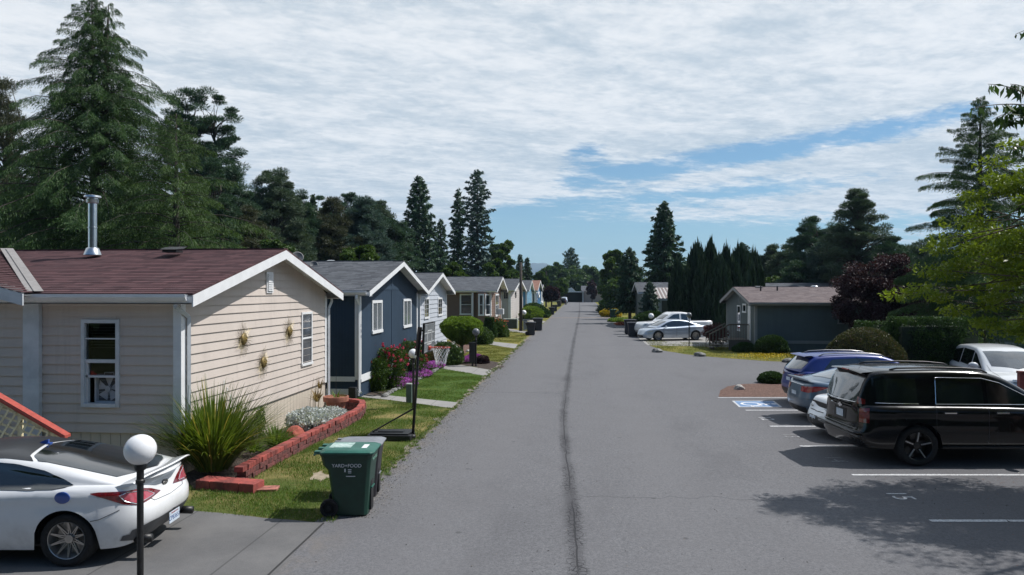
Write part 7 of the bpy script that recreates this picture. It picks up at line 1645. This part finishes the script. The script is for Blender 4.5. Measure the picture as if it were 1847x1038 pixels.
for k, (px, py, rx, ry, lb) in enumerate(((716, 697, .75, .85, 'mound of bright purple flowers under the tall rose bush'), (752, 680, .6, 1.1, 'purple flower carpet beside the black hoop pole'), (782, 664, .5, 1.0, 'purple and magenta flowers at the far end of the rose bed'), (841, 655, .5, .5, 'rounded purple flower clump at the roadside bed'), (856, 650, .5, .4, 'second small purple clump behind the first in the roadside bed'))):
    x, y = G(px, py); s_ = shellplant('purple_flowers', (x, y), lb, 150 + k, MATS['leaf_mid'], 4000, .025, dome, rx, ry, .30, 'flowers', 'purple flower clumps', jag=.25, depth=.3, core=core_g)
    R = np.random.default_rng(k); n = 3800; a = R.random(n) * 2 * pi; r = R.random(n) ** .5; P = np.stack([rx * 1.03 * r * np.cos(a), ry * 1.03 * r * np.sin(a), .31 * np.sqrt(np.clip(1 - r * r * .92, 0, 1)) + .02 * R.random(n)], 1); U = unit(R.normal(size=(n, 3)) * np.array([1, 1, .35])); V = perp(R, U); leaf_mesh('blossoms', P, U * .022, V * .018, MATS['petal_purple'], s_)
sheet('flower_bed', wob([G(655, 712), G(690, 716), G(706, 706), G(738, 692), G(800, 660), G(785, 652), G(745, 664), G(690, 690)], .05, .4, 2), .0135, MATS['soil'])
mb = MB(); P = walk([Vector(G(*p)) for p in ((692, 717), (712, 706), (745, 691), (782, 672), (800, 660))], .22); R = random.Random(2)
eb = empty('bed_edging', (P[0].x, P[0].y, 0), 'row of small grey stones edging the rose bed of the blue house', 'edging stones')
for k, p in enumerate(P): mb.sphere((p.x - P[0].x + R.uniform(-.02, .02), p.y - P[0].y, .04), .11, 8, sx=R.uniform(.7, 1.1), sy=R.uniform(.7, 1.1), sz=R.uniform(.6, .9), wob=.4)
mb.build('stones', MATS['rock_grey'], eb)
for k, (px, py, r, lb) in enumerate(((806, 648, .45, 'dark low plant at the house end of the roadside bed'), (822, 651, .4, 'olive heather clump in the roadside bed by the clipped tree'), (870, 656, .35, 'faded brownish plant at the tip of the roadside bed'))):
    x, y = G(px, py); shellplant('bed_plant', (x, y), lb, 160 + k, (MATS['leaf_box'], MATS['leaf_brown'], MATS['leaf_plum'])[k], 4000, .03, dome, r, r, .38, 'plant', jag=.3, depth=.35, core=core_b)
# --- the bed of the beige house
x, y = AT(384, 13.75); pr = bladeplant('spiky_plant', (x, y, .10), 'big spiky strap leaved clump at the corner of the beige house', 171, MATS['blade_green'], 1250, 1.66, .014, .80, 'plant', droop=.72, base=.32)
x, y = AT(498, 15.8); bladeplant('day_lily', (x, y, .10), 'smaller bright green lily clump inside the block wall', 172, MATS['blade_lily'], 240, .52, .014, 1.0, 'plant', droop=.9, base=.18)
x, y = AT(458, 15.2); bladeplant('day_lily', (x, y, .10), 'low dark lily leaves between the spiky clump and the lily clump', 173, MATS['blade_lily'], 90, .36, .012, 1.1, 'plant', droop=1.0, base=.15)
for k, (px, D, rx, ry, h, lb) in enumerate(((556, 17.5, .50, .65, .42, 'silvery white leaved clump, larger, beside the red rock'), (590, 18.5, .40, .7, .26, 'silvery white leaved clump, lower, reaching towards the pot'))):
    x, y = AT(px, D); shellplant('dusty_miller', (x, y, .10), lb, 174 + k, MATS['leaf_silver'], 5200, .036, dome, rx, ry, h, 'plant', jag=.35, depth=.3, aspect=.6, core=mat('inner_grey', (.12, .13, .12), .9), z0=.10)
x, y = AT(566, 18.0); sk = empty('dried_stalks', (x, y, .1), 'tall dried yellow brown stalks rising from the silvery plants', 'dried plant'); mb = MB(); R = random.Random(6)
for k in range(7): a = R.uniform(-.08, .08); mb.tube([(a, a * .4, 0), (a * 1.5 + .05, a, .6), (a * 2 + .16, 0, 1.15 + R.uniform(-.1, .15))], [.008, .006, .003], 5, False)
mb.build('stems', MATS['straw'], sk); o = bladeplant('x', (0, 0), 'x', 177, MATS['straw'], 34, .36, .018, .9, root=sk, part='dry_leaves', droop=.8, base=.04); o.location = (.08, 0, .62)
o = bladeplant('x', (0, 0), 'x', 178, MATS['straw'], 22, .24, .012, .5, root=sk, part='dry_tuft', droop=.3, base=.03); o.location = (.15, 0, .95)
x, y = AT(590, 18.8); shellplant('red_brown_plant', (x, y), 'small rusty red plant beside the terracotta pot', 179, MATS['petal_orange'] if False else leafmat('leaf_rust', (.12, .04, .02), (.25, .09, .05), .2), 1600, .03, dome, .16, .16, .26, 'plant', jag=.3, depth=.3, z0=.1)
bladeplant('pot_plant', (pot.location.x, pot.location.y, .56), 'sparse green plant growing in the terracotta pot', 180, MATS['blade_lily'], 26, .32, .012, 1.0, 'plant', droop=1.1, base=.12)
mb = MB(); x, y = pot.location.x, pot.location.y; mb.tube([(x + .02, y, .55), (x + .0, y, .95), (x + .01, y, 1.35)], [.008, .006, .004], 5); tag(mb.build('plant_stake', MATS['dark_metal']), 'thin dark stalk sticking up from the terracotta pot', 'stake')
x, y = HX + .16, YX(457, HX); cl = empty('climber', (x, y, .1), 'thin green climber against the skirting of the beige house', 'plant'); R = np.random.default_rng(9); n = 700; P = np.stack([R.normal(size=n) * .04, R.normal(size=n) * .10, R.random(n) * .72], 1); U = randdir(R, n); leaf_mesh('foliage', P, U * .028, perp(R, U) * .018, MATS['leaf_mid'], cl); mb = MB(); mb.tube([(0, 0, 0), (-.04, .03, .4), (-.05, 0, .75)], .006, 5); mb.build('stem', BK, cl)
# --- grass blades on the nearer lawns, too many to count
def inpoly(px, py, poly):
    c = np.zeros(len(px), bool); n = len(poly)
    for i in range(n):
        x1, y1 = poly[i][:2]; x2, y2 = poly[(i + 1) % n][:2]
        m = ((y1 > py) != (y2 > py)) & (px < (x2 - x1) * (py - y1) / (y2 - y1 + 1e-12) + x1); c ^= m
    return c
def grass(poly, n, m, seed, hh=.035, avoid=(), edge=0):
    R = np.random.default_rng(seed); xs = [p[0] for p in poly]; ys = [p[1] for p in poly]; x = R.uniform(min(xs), max(xs), n); y = R.uniform(min(ys), max(ys), n); k = inpoly(x, y, poly)
    for a in avoid: k &= ~inpoly(x, y, a)
    x, y = x[k], y[k]; q = np.array([mnoise.noise(Vector((a * .9, b * .9, seed))) for a, b in zip(x, y)]); kk = R.random(len(x)) < np.clip(.55 + q * 1.3, .08, 1); x, y = x[kk], y[kk]; n = len(x)
    h = hh * R.uniform(.5, 1.4, n); U = unit(np.stack([R.normal(size=n) * .45, R.normal(size=n) * .45, np.ones(n)], 1)) * h[:, None]; V = perp(R, U) * (.0045 * (1 + 0 * h))[:, None]
    P = np.stack([x, y, .010 + h * .7], 1); tag(leaf_mesh('grass', P, U, V, MATS[m]), kind='stuff')
bed_poly = [(p.x, p.y) for p in wall_path[:-1]] + [(HX, wall_path[-1].y), (HX, hA), tuple(q1), tuple(q0)]
lawn1 = [G(345, 925), G(440, 933), G(574, 944), (XL + .10, G(574, 944)[1]), (XL + .10, G(812, 737)[1]), G(812, 738), G(700, 723), G(590, 712), (HX, G(590, 712)[1]), (HX, hA - .2), G(345, 880)]
bare = [G(576 + 17 * cos(q) * (1 + .35 * sin(q * 3 + 1)), 860 + 8 * sin(q) * (1 + .3 * cos(q * 5))) for q in np.linspace(0, 2 * pi, 23)[:-1]]
sheet('bare_patch', wob(bare, .05, .08, 3), .009, mat('bare_earth', (.30, .25, .18), .95, .2, 6))
grass(lawn1, 150000, 'grass_blade', 3, .026, (bed_poly, bare)); grass(lawn2, 110000, 'grass_blade', 4, .022)
lawn3 = [G(832, 643), G(902, 655), G(929, 630), G(867, 620)]; grass(lawn3, 26000, 'grass_dry', 5, .035); lawn4 = [G(861, 611), G(934, 621), G(954, 603), G(917, 597)]; grass(lawn4, 22000, 'grass_dry', 6, .04)
grass(gi, 120000, 'grass_dry', 7, .05)
R = np.random.default_rng(12); n = 900; a = G(1385, 650); b = G(1435, 645); t = R.random(n); P = np.stack([a[0] + (b[0] - a[0]) * t + R.normal(size=n) * .7 - .5, a[1] + (b[1] - a[1]) * t + .8 + R.normal(size=n) * .7, .06 + .08 * R.random(n)], 1); U = unit(R.normal(size=(n, 3)) * np.array([1, 1, .3])); tag(leaf_mesh('yellow_wildflowers', P, U * .03, perp(R, U) * .03, MATS['petal_yellow']), kind='stuff')
# needles and leaf litter blown along the lot
R = np.random.default_rng(13); n = 1500; P = np.stack([R.uniform(5.5, 12, n), R.uniform(9, 14.5, n), np.full(n, .013)], 1); k = R.random(n) < .2 + .8 * (P[:, 0] > 7.5); P = P[k]; U = unit(R.normal(size=(len(P), 3)) * np.array([1, 1, .05])); tag(leaf_mesh('leaf_litter', P, U * .016, unit(np.cross(U, [0, 0, 1])) * .007, MATS['leaf_rust']), kind='stuff')
# --- distant wood: a continuous belt of crowns far beyond the houses
def wood(name, seed, lats, Dr, n, hr, size, m, per=420, w=(4, 7)):
    R = np.random.default_rng(seed); Cs, Us, Vs = [], [], []
    for i in range(n):
        lat = R.uniform(*lats); D = R.uniform(*Dr); x, y = Wd(lat, D); h = R.uniform(*hr); r = R.uniform(*w); pointy = R.random() < .35
        t = R.random(per); ph = R.random(per) * 2 * pi; f = (1 - t) ** .8 if pointy else np.sqrt(np.clip(1 - (np.clip(t - .35, 0, 1) / .65) ** 2, 0, 1)); rr = r * (.55 if pointy else 1) * f * (.8 + .3 * R.random(per))
        P = np.stack([x + rr * np.cos(ph), y + rr * np.sin(ph), h * (1.2 if pointy else 1) * t + R.normal(size=per) * .3], 1); U = unit(np.stack([np.cos(ph), np.sin(ph), np.full(per, .6)], 1) + R.normal(size=(per, 3)) * .5); s = size * R.uniform(.6, 1.4, (per, 1)); Cs.append(P); Us.append(U * s); Vs.append(perp(R, U) * s * .7)
    tag(leaf_mesh(name, np.vstack(Cs), np.vstack(Us), np.vstack(Vs), MATS[m]), kind='stuff')
wood('distant_wood', 201, (-260, 300), (250, 380), 210, (6.5, 10), .95, 'needle_dark'); wood('distant_wood', 202, (-160, -20), (100, 170), 90, (6, 10.5), .6, 'needle_pine', 420, (3, 5)); wood('distant_wood', 203, (24, 170), (85, 170), 90, (6, 9.5), .6, 'needle_dark', 420, (3, 5))
wood('distant_wood', 206, (-46, -15), (84, 100), 70, (10, 13.5), .34, 'needle_pine', 1300, (2.2, 3.6)); wood('distant_wood', 204, (-60, -16), (50, 75), 40, (5, 7.5), .32, 'needle_dark', 900, (2.2, 3.4))

# --- unseen wood added behind the camera, darkening shade and reflections in cars and panes
wood('rear_wood', 205, (-60, 75), (-48, -20), 110, (14, 22), .7, 'needle_dark', 600, (3, 5))

# --- the air: far things pale towards blue
mb = MB(); mb.box(-4600, 5600, -200, 8200, -12, 420)
m, nt, p = newmat('air'); nt.nodes.remove(p); vp = nt.nodes.new('ShaderNodeVolumePrincipled'); vp.inputs['Color'].default_value = (.52, .74, 1, 1); vp.inputs['Density'].default_value = .00013; vp.inputs['Anisotropy'].default_value = .1
nt.links.new(vp.outputs[0], nt.nodes['Material Output'].inputs['Volume']); tag(mb.build('haze', m), kind='stuff')

# --- grit swept to the edges and small weeds in the broken margin of the asphalt
R = np.random.default_rng(31); n = 9000; y = 10.8 + 40 * R.random(n) ** 1.5; x = XL + .05 + np.abs(R.normal(size=n)) * .28; z = np.full(n, .013); P = np.stack([x, y, z], 1); U = unit(R.normal(size=(n, 3)) * np.array([1, 1, .25])); tag(leaf_mesh('grit', P, U * .009 * R.uniform(.5, 1.6, (n, 1)), perp(R, U) * .007, leafmat('grit_mix', (.06, .055, .05), (.34, .31, .27), 0)), kind='stuff')
n = 3500; y = -2 + 42 * R.random(n); x = R.uniform(-3.6, 12, n); P = np.stack([x, y, np.full(n, .012)], 1); U = unit(R.normal(size=(n, 3)) * np.array([1, 1, .25])); tag(leaf_mesh('grit', P, U * .010 * R.uniform(.5, 1.6, (n, 1)), perp(R, U) * .008, MATS['grit_mix']), kind='stuff')
n = 260; cy = 10.9 + 38 * R.random(n) ** 1.3; cx = XL + .04 + R.normal(size=n) * .07; k = 16; P = np.repeat(np.stack([cx, cy, np.full(n, .03)], 1), k, 0) + R.normal(size=(n * k, 3)) * np.array([.03, .03, .004]); U = unit(R.normal(size=(n * k, 3)) * .6 + np.array([0, 0, 1.0])); tag(leaf_mesh('weeds', P, U * .035 * R.uniform(.5, 1.5, (n * k, 1)), perp(R, U) * .007, MATS['grass_blade']), kind='stuff')
